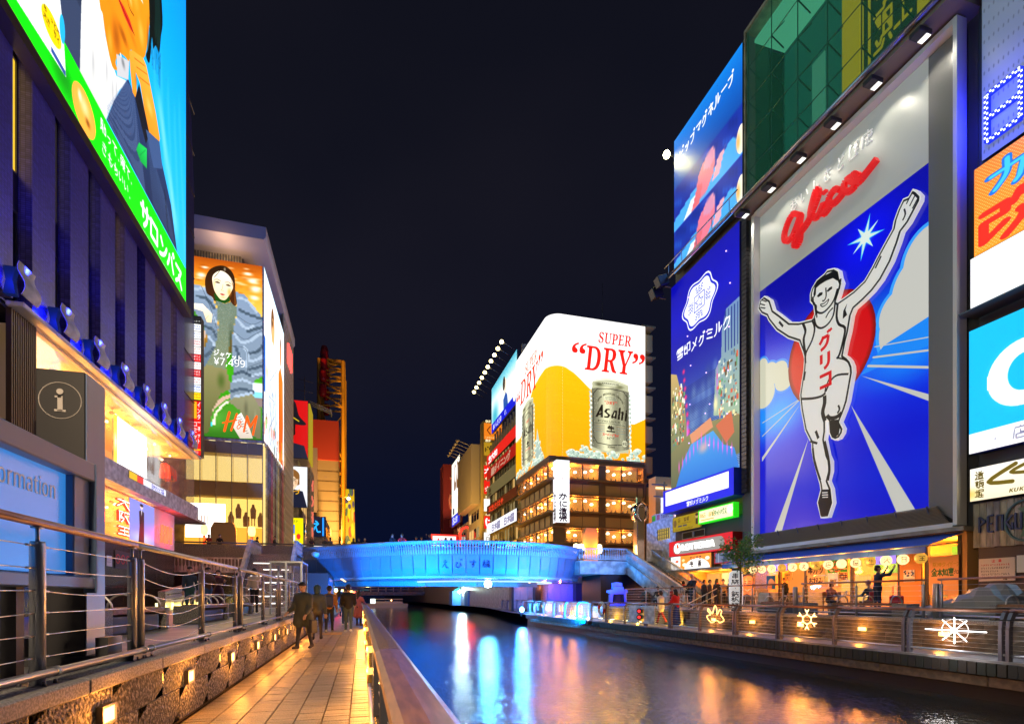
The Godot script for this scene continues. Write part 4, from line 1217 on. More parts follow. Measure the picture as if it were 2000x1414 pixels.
func left_terrace() -> void:
	var sg:=[0.0,0.03,0.0,0.01,0.0,0.06,0.02,0.0]
	cable_railing("grey post railing with brown handrail nearest the camera",-2.12,[[1.9,0.045],[4.39,0.045],[5.96,0.04]],0.79,6,[0.0,0.01,0.03,0.0],"cable railing on the left terrace",true)
	cable_railing("grey cable railing section beside the information pillar",-2.12,[[6.16,0.036],[8.29,0.038],[10.33,0.035]],0.79,6,[0.09,0.0,0.02,0.08,0.0,0.04],"cable railing on the left terrace",false)
	cable_railing("grey cable railing section in front of the far bench",-2.12,[[10.75,0.048],[13.1,0.036],[15.2,0.036]],0.79,6,[0.0,0.05,0.02,0.09,0.0],"cable railing on the left terrace",false)
	cable_railing("grey cable railing section before the steps",-2.12,[[15.6,0.045],[17.6,0.036],[19.6,0.036],[21.4,0.036]],0.79,6,sg,"cable railing on the left terrace",false)
	bench("granite_bench","granite bench with wooden slats and steel hoops nearest the camera",-4.0,9.5,12.2,0.78,"benches on the left terrace",3)
	bench("granite_bench","second granite bench with steel hoops further along the terrace",-4.0,14.6,17.3,0.78,"benches on the left terrace",4)
	bench("granite_bench","third bench with steel hoops in front of the lit steps",-4.2,19.6,22.0,0.78,"benches on the left terrace",3)
	# information pillar and board
	var t:=thing("information_pillar","dark information pillar with a circled letter i","pillar",v3(-2.65,0.78,6.05))
	var st:=mb()
	cbx(st,v3(-2.65,2.13,6.05),Vector3(0.38,2.7,0.4),0.006)
	obj("column",st,mat(0.02,0.019,0.022,0.45),t)
	st=mb()
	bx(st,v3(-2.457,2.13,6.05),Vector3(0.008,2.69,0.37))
	obj("side_panel",st,mat(0.1,0.18,0.36,0.4),t)  # blue light falling on the pillar's side, put into this plate's colour
	st=mb()
	bx(st,v3(-2.65,0.82,6.05),Vector3(1.2,0.08,0.5)); bx(st,v3(-2.95,0.92,5.93),Vector3(0.1,0.22,0.3)); bx(st,v3(-2.3,0.92,5.93),Vector3(0.1,0.22,0.3))
	obj("foot",st,M.dark,t)
	var ink:=mat(0.55,0.5,0.46,0.5)
	st=mb(true)
	var ring:=[]
	for i in 28: ring.append(v3(-2.65+cos(TAU*i/28)*0.165,3.2+sin(TAU*i/28)*0.165,5.848))
	tube(st,ring,0.009,6,true,0.4)
	obj("ring",st,ink,t)
	st=mb()
	bx(st,v3(-2.65,3.17,5.846),Vector3(0.04,0.14,0.01)); bx(st,v3(-2.665,3.232,5.846),Vector3(0.05,0.016,0.01)); bx(st,v3(-2.65,3.107,5.846),Vector3(0.09,0.018,0.01))
	lathe(st,[Vector2(0,0),Vector2(0.027,0),Vector2(0.027,0.012),Vector2(0,0.012)],14,Transform3D(Basis(Vector3.RIGHT,PI/2),v3(-2.65,3.28,5.85)))
	obj("letter_i",st,ink,t)
	t=thing("information_board","blue lit information board in a steel frame","sign",v3(-2.42,1.45,4.3))
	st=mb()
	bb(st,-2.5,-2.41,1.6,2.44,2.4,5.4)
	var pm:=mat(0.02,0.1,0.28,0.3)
	pm.emission_enabled=true; pm.emission=lin(0.02,0.15,0.45); pm.emission_energy_multiplier=1.0  # even glow stands in for the light on the board's front
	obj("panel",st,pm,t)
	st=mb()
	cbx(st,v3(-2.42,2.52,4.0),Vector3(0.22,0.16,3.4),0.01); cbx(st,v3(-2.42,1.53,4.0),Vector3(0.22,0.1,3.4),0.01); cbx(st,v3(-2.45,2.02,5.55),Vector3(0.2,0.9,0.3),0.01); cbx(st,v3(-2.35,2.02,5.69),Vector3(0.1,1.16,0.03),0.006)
	obj("frame",st,mat(0.09,0.15,0.27,0.4),t)  # steel with the blue light on it put into the colour
	st=mb()
	letters3(st,"Information",Transform3D(Basis(Vector3(0,0,-1),Vector3.UP,Vector3(1,0,0)),v3(-2.408,2.2,4.28)),0.95,0.15,0.004,"Droid Sans",400)
	obj("lettering",st,mat(0.75,0.78,0.8,0.5),t)
	st=mb()
	for d in [2.9,4.9]:
		st=mb()
		bb(st,-2.6,-2.5,0.78,1.5,d,d+0.1)
		obj("leg",st,M.dark,t)
	# lit panel on the building's foot
	var a:=Canvas.new(self,256,48,c8("02082a"))
	var r:=RandomNumberGenerator.new(); r.seed=8
	for i in 60: a.soft(r.randf()*256,r.randf()*48,r.randf_range(6,20),r.randf_range(3,10),c8("0a30e8") if i % 4 else c8("1060ff"),0.7)
	for i in 14: a.soft(r.randf()*256,10+r.randf()*28,4,4,c8("c8e8ff"),1.0)
	sign_board("L","glowing_display","low blue glowing panel at the foot of the building",-10.7,16.0,25.2,0.85,2.3,0.12,screen(a.tex(),0.9),M.dark)
	panel_light(v3(-10.4,1.6,20.6),Vector3(1,0,0),9.0,1.4,Color(0.1,0.3,1.0),0.6)
	# steps up to the bridge with lit treads
	t=thing("lit_staircase","wide stone steps with white light strips up to the bridge","stairs",v3(-6,0.78,37))
	for i in 24:
		st=mb()
		cbx(st,v3(-6,0.78+(i+0.5)*0.152,41.0+i*0.17),Vector3(2.8,0.15,8.0-i*0.0),0.012)
		obj("step",st,M.bridge_granite,t)
		if i % 3==1 and i < 20:
			st=mb()
			var k:=0.0 if i % 2 else 0.7
			bx(st,v3(-6.6+k,0.78+(i+0.55)*0.152,36.985+i*0.17),Vector3(1.0,0.05,0.012)); bx(st,v3(-5.2+k*0.4,0.78+(i+0.55)*0.152,36.985+i*0.17),Vector3(0.7,0.05,0.012))
			obj("light_strip",st,glow(1.0,0.93,0.85,2.5),t)
	stair_rail("white baluster parapet on the right of the lit steps",[v3(-4.5,0.78,36.5),v3(-4.5,4.45,41.2),v3(-4.5,4.45,45.5)])
	stair_rail("white baluster parapet on the left of the lit steps",[v3(-7.5,0.78,36.5),v3(-7.5,4.45,41.2),v3(-7.5,4.45,45.5)])
	stair_rail("long white baluster parapet above the dark granite wall",[v3(-12.5,2.95,38.5),v3(-7.6,2.95,38.5)])
	t=thing("granite_wall","dark polished granite wall behind the terrace benches","wall",v3(-10,0.78,38))
	st=mb()
	bb(st,-18,-7.62,0.78,2.95,38.4,39)
	obj("core",st,M.dark_granite,t)
	for i in 8:
		for j in 2:
			st=mb()
			cbx(st,v3(-18.2+i*1.33+0.66,0.8+j*1.07+0.53,38.39),Vector3(1.31,1.05,0.05),0.006)
			obj("slab",st,M.dark_granite,t)
	t=thing("ramp_wall","pale ramp wall with a double handrail on the left terrace","wall",v3(-8.8,0.78,30))
	st=mb()
	prism(st,pv([0,0,7.5,0,7.5,1.7,0,0.9]),Transform3D(Basis(Vector3(0,0,-1),Vector3.UP,Vector3(1,0,0)),v3(-9.1,0.78,28.5)),0.3)
	obj("wall_body",st,M.bridge_granite,t)
	for k in 2:
		st=mb(true)
		cyl(st,v3(-8.72,1.25+k*0.28,28.6),v3(-8.72,1.7+k*0.28,36),0.025,-1,8)
		obj("handrail",st,M.steel_dark,t)
	for i in 5:
		t=thing("step_light",["small yellow marker light by the ramp foot","small yellow marker light beside the standing group","small yellow marker light at the bench's end","small yellow marker light near the far ramp","small yellow marker light by the lit steps"][i],"lamp",v3(-8.7,0.95,27+i*2),"yellow marker lights on the left terrace")
		st=mb()
		bx(st,v3(-8.68,1.0,27.0+i*2.1),Vector3(0.06,0.3,0.1))
		obj("lens",st,glow(1.0,0.85,0.3,3.0),t)
		omni(v3(-8.55,1.0,27.0+i*2.1),Color(1,0.85,0.35),0.6,0.05,6.0)
	# glass lift shaft and the black pier at the end of the walkway
	t=thing("glass_lift","blue framed glass lift box at the end of the stone wall","lift",v3(-2.6,0.78,22.6))
	for x in [-3.3,-2.75,-2.2]:
		for d in [22.0,24.0]:
			st=mb()
			bx(st,v3(x,1.75,d),Vector3(0.07,1.95,0.07))
			obj("post",st,M.steel,t)
	for d in [22.0,24.0]:
		st=mb()
		bx(st,v3(-2.75,1.75,d),Vector3(1.1,1.8,0.012))
		obj("pane",st,M.pane,t)
	st=mb()
	bx(st,v3(-2.75,2.75,23),Vector3(1.2,0.06,2.1))
	obj("roof",st,M.steel,t)
	t=thing("black_pier","black pier with a blue lit glass door under the bridge","pier",v3(-3.4,0,39))
	st=mb()
	bb(st,-4.9,-2.1,0,3.0,37.5,46)
	obj("pier_body",st,M.black,t)
	st=mb()
	bb(st,-2.1,-2.05,0.1,2.7,38.2,43)
	var dm:=mat(0.02,0.08,0.25,0.15); dm.emission_enabled=true; dm.emission=lin(0.01,0.1,0.45); dm.emission_energy_multiplier=0.5
	obj("glass_door",st,dm,t)
# a parapet of bottle-shaped balusters along a line of points (bottom of the parapet)
func stair_rail(label: String,pts: Array,m: Material=null) -> Node3D:
	var t:=thing("baluster_parapet",label,"parapet",pts[0])
	var mm: Material=m if m else M.white
	var top:=mb(); var low:=mb(); var bal:=mb()
	for i in pts.size()-1:
		var a: Vector3=pts[i]; var b: Vector3=pts[i+1]
		var along:=(b-a); var n:=int(along.length()/0.2)
		var flat:=Vector3(along.x,0,along.z).normalized()
		var side:=flat.cross(Vector3.UP)
		for e in [[top,0.96,0.07,0.11],[low,0.07,0.1,0.08]]:
			var q:=[]
			for s in [[-1,0],[1,0],[1,1],[-1,1]]: q.append([a+side*s[0]*e[3]+Vector3.UP*(e[1]+s[1]*e[2]),b+side*s[0]*e[3]+Vector3.UP*(e[1]+s[1]*e[2])])
			for s in 4:
				var u:=(s+1) % 4
				facing(e[0],[q[s][0],q[u][0],q[u][1],q[s][1]],q[s][0]+q[u][0]-q[(s+2) % 4][0]-q[(s+3) % 4][0])
			facing(e[0],[q[0][0],q[1][0],q[2][0],q[3][0]],-along); facing(e[0],[q[0][1],q[1][1],q[2][1],q[3][1]],along)
		for k in n:
			var p:=a.lerp(b,(k+0.5)/n)
			var xf:=Transform3D(Basis(flat,Vector3.UP,-side),p+side*0.02)
			prism(bal,pv([-0.07,0.17,0.07,0.17,0.075,0.42,0.025,0.55,0.022,0.7,0.045,0.96,-0.045,0.96,-0.022,0.7,-0.025,0.55,-0.075,0.42]),xf,0.05)
	obj("top_rail",top,mm,t); obj("bottom_rail",low,mm,t)
	obj("balusters",bal,mm,t).set_meta("kind","stuff")
	return t
# ---------- the store on the left bank ----------
func rect_frame(st: SurfaceTool,x: float,d0: float,d1: float,y0: float,y1: float,w: float,depth: float) -> void:
	bb(st,x-depth,x,y0,y0+w,d0,d1); bb(st,x-depth,x,y1-w,y1,d0,d1)
	bb(st,x-depth*0.98,x-0.003,y0+w,y1-w,d0,d0+w); bb(st,x-depth*0.98,x-0.003,y0+w,y1-w,d1-w,d1)
func clothes_rack(label: String,at: Vector3,turn: float,n: int,cols: Array,group: String) -> void:
	var t:=thing("clothes_rack",label,"clothes rack",at,group,turn,false)
	var st:=mb(true)
	cyl(st,Vector3(-n*0.06,1.5,0),Vector3(n*0.06,1.5,0),0.02,-1,8)
	for s in [-1,1]: cyl(st,Vector3(s*n*0.06,0,0),Vector3(s*n*0.06,1.5,0),0.02,-1,8)
	obj("frame",st,M.steel_dark,t)
	for i in n:
		st=mb()
		var c: Array=cols[i % cols.size()]
		var x:=-n*0.06+0.06+i*0.12
		prism(st,pv([-0.05,1.45,0.05,1.45,0.24,1.3,0.3-0.04*(i % 3),0.5+0.1*(i % 4),-0.3,0.55+0.08*(i % 3),-0.24,1.3]),Transform3D(Basis(Vector3(0.15,0,1).normalized(),Vector3.UP,Vector3(1,0,-0.15).normalized()),Vector3(x,0,0)),0.07)
		obj("garment",st,mat(c[0],c[1],c[2],0.8),t)
func left_building() -> void:
	var b:=thing("department_store","dark blue department store with tiled piers on the left bank","building",v3(-10.5,0.78,20))
	var wallm:=mat(0.02,0.02,0.06,0.5)
	var st:=mb()
	bb(st,-40,-11.0,10.7,46,-6,39.0)
	bb(st,-40,-15.2,0.78,10.7,-6,39.0)
	bb(st,-15.2,-10.95,0.78,10.7,-6,20.2)
	obj("wall_body",st,wallm,b)
	# piers clad in small purple tiles,windows between them
	var tile:=noise_tile()
	var pm:=mat(0.1,0.085,0.42,0.32,0.0,tile,Vector3.ONE*0.9)
	var sp:=mb(); bx(sp,Vector3(-0.25,0,0),Vector3(0.5,8.4,1.38)); var pier:=mesh_of(sp)
	sp=mb(); bx(sp,Vector3(-0.25,0,0),Vector3(0.5,26.6,1.38)); var pier_hi:=mesh_of(sp)
	for k in range(-10,7):
		var d:=21.45+2.42*k
		var c:=put("pier",pier,pm,b)
		c.position=v3(-10.5,10.75+4.2,d+0.69)-b.position
		var c2:=put("upper_pier",pier_hi,pm,b)
		c2.position=v3(-10.5,19.16+13.3,d+0.69)-b.position
		if k < -2: continue
		var w0:=d+1.38
		for s in 2:
			var y0: float=[10.8,15.25][s]; var y1: float=[14.05,19.05][s]
			st=mb()
			bb(st,-10.97,-10.95,y0,y1,w0,w0+1.04)
			var lit:=0.0
			if s==1 and k in [-1,2,4,5]: lit=[0.9,0.0,0.0,0.55,0.0,0.7,0.65][k+1]
			if s==0 and k==3: lit=0.0
			var wm: Material=M.glass_dark
			if lit > 0: wm=glow(1.0,0.62,0.04,lit)
			elif s==1 and k in [0,1]: wm=glow(0.35,0.28,0.18,0.5)
			var win:=obj("window",st,wm,b)
			st=mb()
			rect_frame(st,-10.9,w0,w0+1.04,y0,y1,0.06,0.06)
			put("frame",mesh_of(st),M.steel_dark,win)
		st=mb()
		bb(st,-10.98,-10.9,14.05,15.25,w0,w0+1.04)
		obj("spandrel",st,mat(0.015,0.013,0.02,0.3),b)
		if k >= -1:   # hourglass wall lamps in front of the piers
			var y:=11.05
			var ld:=d+1.0
			st=mb()
			prism(st,pv([-0.16,-0.42,0.16,-0.42,0.09,0,0.16,0.42,-0.16,0.42,-0.09,0]),Transform3D(Basis(),v3(-10.3,y,ld)),0.2)
			var lamp:=obj("wall_lamp",st,glow(0.01,0.05,0.4,0.14),b)
			st=mb(true)
			var pts:=[]
			for q in 9: pts.append(Vector2(0.1*sin(q/8.0*TAU*0.9),-0.5+q/8.0))
			for q in 8:
				var p0: Vector2=pts[q]; var p1: Vector2=pts[q+1]
				facing(st,[v3(-9.86+p0.x,y+p0.y,ld-0.42),v3(-9.86+p1.x,y+p1.y,ld-0.42),v3(-9.86+p1.x,y+p1.y,ld+0.42),v3(-9.86+p0.x,y+p0.y,ld+0.42)],Vector3.RIGHT)
				facing(st,[v3(-9.89+p0.x,y+p0.y,ld-0.42),v3(-9.89+p1.x,y+p1.y,ld-0.42),v3(-9.89+p1.x,y+p1.y,ld+0.42),v3(-9.89+p0.x,y+p0.y,ld+0.42)],Vector3.LEFT)
				facing(st,[v3(-9.86+p0.x,y+p0.y,ld-0.42),v3(-9.86+p1.x,y+p1.y,ld-0.42),v3(-9.89+p1.x,y+p1.y,ld-0.42),v3(-9.89+p0.x,y+p0.y,ld-0.42)],Vector3.BACK)
			put("shade",mesh_of(st),M.white,lamp)
			omni(v3(-10.3,y,ld-0.55),Color(0.06,0.12,1.0),0.9,0.1,8.0)
			spot(v3(-9.9,y+0.3,ld),v3(-10.6,y+6.0,ld),Color(0.08,0.12,1.0),14.0,40.0,0.1)
	# the dark rounded corner
	st=mb()
	prism(st,pv([37.4,10.75,39.55,10.75,39.55,28,39.0,32,37.9,36,36.9,40,36.2,46,34,46,34,37,37.4,36]),Transform3D(Basis(Vector3(0,0,-1),Vector3.UP,Vector3(1,0,0)),v3(-11.6,0,0)),1.05)
	obj("corner_pier",st,mat(0.03,0.03,0.12,0.3),b)
	for i in 9:
		st=mb()
		bb(st,-10.54,-10.5,11.4+i*2.7,11.46+i*2.7,37.45,39.5)
		obj("joint",st,M.steel_dark,b)
	# canopies and the two glass shop floors
	st=mb()
	cbx(st,v3(-10.4,10.56,30.0),Vector3(0.5,0.16,19.4),0.03)
	obj("upper_canopy",st,mat(0.6,0.58,0.62,0.4),b)
	st=mb()
	bb(st,-15.2,-10.3,6.35,7.3,21.6,39.5)
	obj("white_band",st,M.white,b)
	st=mb()
	bb(st,-15.2,-9.9,6.2,6.345,21.6,39.8)
	obj("lower_canopy",st,M.white,b)
	var warm:=mat(0.85,0.66,0.4,0.7)
	for f in [[7.3,10.46,21.7,39.4],[4.1,6.2,21.7,35.4]]:
		st=mb()
		bb(st,-15.2,-15.0,f[0],f[1],f[2],f[3]); bb(st,-15.0,-10.6,f[0],f[1],f[2]-0.1,f[2]); bb(st,-15.0,-10.6,f[0]+0.001,f[0]+0.03,f[2],f[3])
		if f[0] < 5: bb(st,-15.0,-10.6,f[0],f[1],f[3],f[3]+0.1)
		obj("shop_interior",st,warm,b)
		st=mb()
		bb(st,-15.0,-10.6,f[1]-0.06,f[1]-0.004,f[2],f[3])
		obj("ceiling",st,warm,b)
		var d: float=f[2]
		while d < f[3]-0.1:
			var d1: float=minf(d+2.56,f[3])
			st=mb()
			bb(st,-10.52,-10.505,f[0]+0.02,f[1]-0.01,d+0.01,d1-0.01)
			obj("shop_pane",st,M.pane,b)
			st=mb(true)
			for q in 2:
				var c:=v3(-11.5-q*0.8,f[1]-0.22,d+0.6+q*1.2)
				cyl(st,c+Vector3(0,0.16,0),c,0.012,-1,6)
				cyl(st,c+Vector3(-0.1,0.03,0),c+Vector3(0.12,-0.1,0.05),0.07,0.08,10)
			obj("spotlight",st,M.white,b)
			st=mb()
			for q in 2: bx(st,v3(-11.5-q*0.8,f[1]-0.22,d+0.6+q*1.2)+Vector3(0.13,-0.108,0.054),Vector3(0.1,0.1,0.1))
			obj("spot_lens",st,glow(1.0,0.85,0.5,5.0),b)
			omni(v3(-11.9,f[1]-0.75,(d+d1)/2),Color(1.0,0.7,0.3),4.2,0.12,16.0)
			d=d1
	# vertical louvres left of the shop,dark
	for i in 12:
		st=mb()
		bb(st,-10.6,-10.45,5.4,10.4,20.25+i*0.115,20.31+i*0.115)
		obj("louvre",st,mat(0.06,0.035,0.02,0.4),b)
	# granite foot
	st=mb()
	bb(st,-15.0,-10.56,0.78,4.08,20.2,35.5)
	obj("granite_core",st,M.black,b)
	for i in 11:
		for j in 3:
			st=mb()
			cbx(st,v3(-10.53,0.8+j*1.09+0.54,20.3+i*1.38+0.69),Vector3(0.06,1.075,1.365),0.006)
			obj("granite_slab",st,M.dark_granite,b)
	st=mb()
	bb(st,-10.6,-10.5,4.1,6.15,32.3,35.5)
	obj("white_panel",st,mat(0.75,0.72,0.74,0.4),b)
	# what stands in the windows
	clothes_rack("rail of grey and brown coats behind the upper shop window",v3(-11.3,8.0,25.4),PI/2-0.1,16,[[0.12,0.11,0.1],[0.2,0.16,0.1],[0.08,0.07,0.07]],"clothes rails in the shop windows")
	clothes_rack("rail of red and orange clothes behind the upper shop window",v3(-11.3,8.0,22.6),PI/2,9,[[0.7,0.1,0.03],[0.8,0.4,0.1],[0.25,0.15,0.1],[0.8,0.75,0.7]],"clothes rails in the shop windows")
	clothes_rack("rail of white, orange and dark clothes behind the lower window",v3(-11.2,4.5,26.6),PI/2,17,[[0.6,0.2,0.06],[0.3,0.22,0.12],[0.8,0.76,0.66],[0.8,0.78,0.7],[0.08,0.06,0.05],[0.7,0.12,0.04]],"clothes rails in the shop windows")
	clothes_rack("rail of red and blue clothes behind the last upper window",v3(-11.3,8.0,37.2),PI/2,12,[[0.7,0.06,0.03],[0.06,0.08,0.14],[0.6,0.3,0.08]],"clothes rails in the shop windows")
	var a:=Canvas.new(self,128,128,c8("ffffff"))
	a.rect(0,0,12,128,c8("f0d020")); a.soft(6,60,10,40,c8("f0f0f0"),0.8)
	sign_board("L","window_screen","bright white screen in the upper shop window",-11.2,29.2,33.2,7.35,10.0,0.06,screen(a.tex(),2.2),M.white)
	panel_light(v3(-11.05,8.6,31.2),Vector3(1,0,0),4.0,2.5,Color(1,0.98,0.95),1.4)
	sign_board("L","ticker_strip","white and blue text strip below the bright window screen",-10.3,28.5,33.3,6.9,7.22,0.04,screen(art_sign(320,24,"f4f4ff",[["r",0,0,60,24,"f0c020"],["r",60,0,50,24,"e84040"],["jp","中国人民日大さとピス店",112,3,16,18,"2030c0",0.16]]),0.9),M.white)
	sign_board("L","fashion_poster","pale blue lit poster of a slim person in a black suit",-10.5,29.1,32.25,4.12,6.1,0.03,screen(art_portrait(160,110,3),0.95),M.white)
	var t:=thing("neon_sign","red and white neon sign of three characters in the lower window","neon sign",v3(-10.45,4.5,28.3))
	st=mb(true)
	strokes3(st,"大阪王",Transform3D(Basis(Vector3(0,0,-1),Vector3.UP,Vector3(1,0,0)),v3(-10.42,5.45,27.75)),1.15,0.5,0.035,Vector2(0,-0.62))
	obj("tubes",st,glow(1.0,0.75,0.65,3.0),t)
	st=mb(true)
	strokes3(st,"大阪王",Transform3D(Basis(Vector3(0,0,-1),Vector3.UP,Vector3(1,0,0)),v3(-10.46,5.45,27.75)),1.15,0.5,0.075,Vector2(0,-0.62))
	obj("red_edge",st,glow(1.0,0.05,0.02,1.4),t)
	omni(v3(-10.0,5.1,28.3),Color(1,0.25,0.15),1.0,0.3,10)
	t=thing("store_logo","glowing red store logo on the white panel","logo",v3(-10.48,4.5,34))
	st=mb(true)
	var xf:=Transform3D(Basis(Vector3(0,0,-1),Vector3.UP,Vector3(1,0,0)),v3(-10.44,4.4,33.1))
	for l in [[[0.25,0.95],[0.1,0.0]],[[0.7,0.95],[0.55,0.0]],[[0.0,0.4],[0.72,0.58]],[[1.0,0.0],[1.15,0.95]],[[1.15,0.95],[1.35,0.25]],[[1.35,0.25],[1.75,0.95]],[[1.75,0.95],[1.65,0.0]]]:
		tube(st,[xf*Vector3(l[0][0],l[0][1],0),xf*Vector3(l[1][0],l[1][1],0)],0.055,6)
	tube(st,[xf*Vector3(0.95,0.1,0),xf*Vector3(0.8,0.35,0),xf*Vector3(0.88,0.42,0),xf*Vector3(0.78,0.1,0),xf*Vector3(0.86,0.03,0)],0.025,5)
	obj("letters",st,glow(1.0,0.12,0.05,2.0),t)
	omni(v3(-9.9,4.9,34),Color(1,0.12,0.06),2.2,0.4,10)
	sign_board("L","prohibition_sign","small sign with three red no-entry rings on the dark granite",-10.49,27.6,29.2,2.7,3.5,0.02,print_mat(art_sign(120,64,"3c3430",[["e",20,30,17,17,"c02020"],["e",20,30,13,13,"3c3430"],["l",[11,22,29,38],3,"c02020"],["e",60,30,17,17,"c02020"],["e",60,30,13,13,"3c3430"],["l",[51,22,69,38],3,"c02020"],["e",100,30,17,17,"c02020"],["e",100,30,13,13,"3c3430"],["l",[91,22,109,38],3,"c02020"]])),M.dark)
	sign_board("L","paper_notice","white paper notice beside the prohibition sign",-10.49,26.8,27.3,2.75,3.2,0.01,print_mat(art_sign(48,48,"d8d8e0",[["t",4,6,40,5,"404050",3],["t",4,16,40,5,"404050",4],["t",4,26,40,5,"404050",5]])),M.white)
	# the great lit billboard
	sign_board("L","plaster_billboard","huge lit billboard of a man resting his chin, green band below",-10.5,17.0,36.9,19.0,40.0,0.2,screen(art_plaster_ad(),1.15),M.dark,"","billboard")
	panel_light(v3(-10.2,29,27),Vector3(1,0,0),19.5,20.0,Color(0.6,0.88,0.9),1.3)
	panel_light(v3(-10.2,20.2,27),Vector3(1,0,0),19.5,2.2,Color(0.1,1.0,0.1),0.7)
	st=mb()
	bb(st,-10.5,-10.05,18.55,18.97,10,37.1)
	tag(obj("billboard_ledge",st,mat(0.05,0.035,0.02,0.4)),"dark ledge along the bottom of the huge billboard","ledge")
	st=mb()
	bb(st,-10.12,-10.06,18.975,18.99,10,37.0)
	tag(obj("ledge_light",st,glow(1.0,0.5,0.1,0.8)),"thin amber light line along the billboard ledge","light")
	# the stack of signs at the corner
	var g:=thing("corner_sign","tall projecting stack of white and red signs at the store corner","sign",v3(-10.4,10.7,39.6))
	st=mb()
	bb(st,-10.62,-10.16,10.7,19.9,39.6,40.3)
	obj("case",st,M.dark,g)
	var rows:=[["202020","white"],["f8f8f8","3060c0"],["f8f8f8","8090c0"],["f8f0f0","d03030"],["fff8f4","e08070"],["e83030","ffffff"],["fff8f4","e08070"],["d83030","ffffff"],["f8f8f8","d05050"],["f0f4ff","2050c0"],["f8e020","e02010"]]
	for i in 11:
		var y1:=19.86-i*0.5
		st=mb()
		quad(st,v3(-10.61,y1,39.594),v3(-10.17,y1,39.594),v3(-10.17,y1-0.47,39.594),v3(-10.61,y1-0.47,39.594))
		obj("sign_panel",st,screen(art_sign(44,48,rows[i][0],[["t",4,8,38,12,"303030" if rows[i][1]=="white" else rows[i][1],i+3],["t",4,28,38,9,rows[i][1] if rows[i][1] != "white" else "f0f0f0",i+9]]),1.0),g)
	st=mb()
	quad(st,v3(-10.61,14.3,39.594),v3(-10.17,14.3,39.594),v3(-10.17,10.75,39.594),v3(-10.61,10.75,39.594))
	obj("red_panel",st,screen(art_sign(44,320,"f01c14",[["jp","イン",23,4,18,30,"ffffff",0.18,Vector2(0,36)],["jp","ターネット",23,76,18,30,"ffffff",0.18,Vector2(0,36)],["jp","コミック",3,120,18,30,"ffffff",0.18,Vector2(0,36)],["r",2,4,18,100,"f0b020"],["r",0,284,44,8,"f0c020"],["t",3,296,38,14,"ffffff",5]]),1.0),g)
func noise_tile() -> Texture2D:   # grout lines between small wall tiles
	var im:=Image.create_empty(128,128,false,Image.FORMAT_RGBA8)
	im.fill(Color(0.92,0.92,0.92))
	var r:=RandomNumberGenerator.new(); r.seed=2
	for i in 8:
		for j in 16:
			var v:=r.randf_range(0.78,1.0)
			im.fill_rect(Rect2i(i*16+1,j*8+1,15,7),Color(v,v,v))
			im.fill_rect(Rect2i(i*16,j*8,1,8),Color(0.4,0.4,0.42)); im.fill_rect(Rect2i(i*16,j*8,16,1),Color(0.4,0.4,0.42))
	return ImageTexture.create_from_image(im)
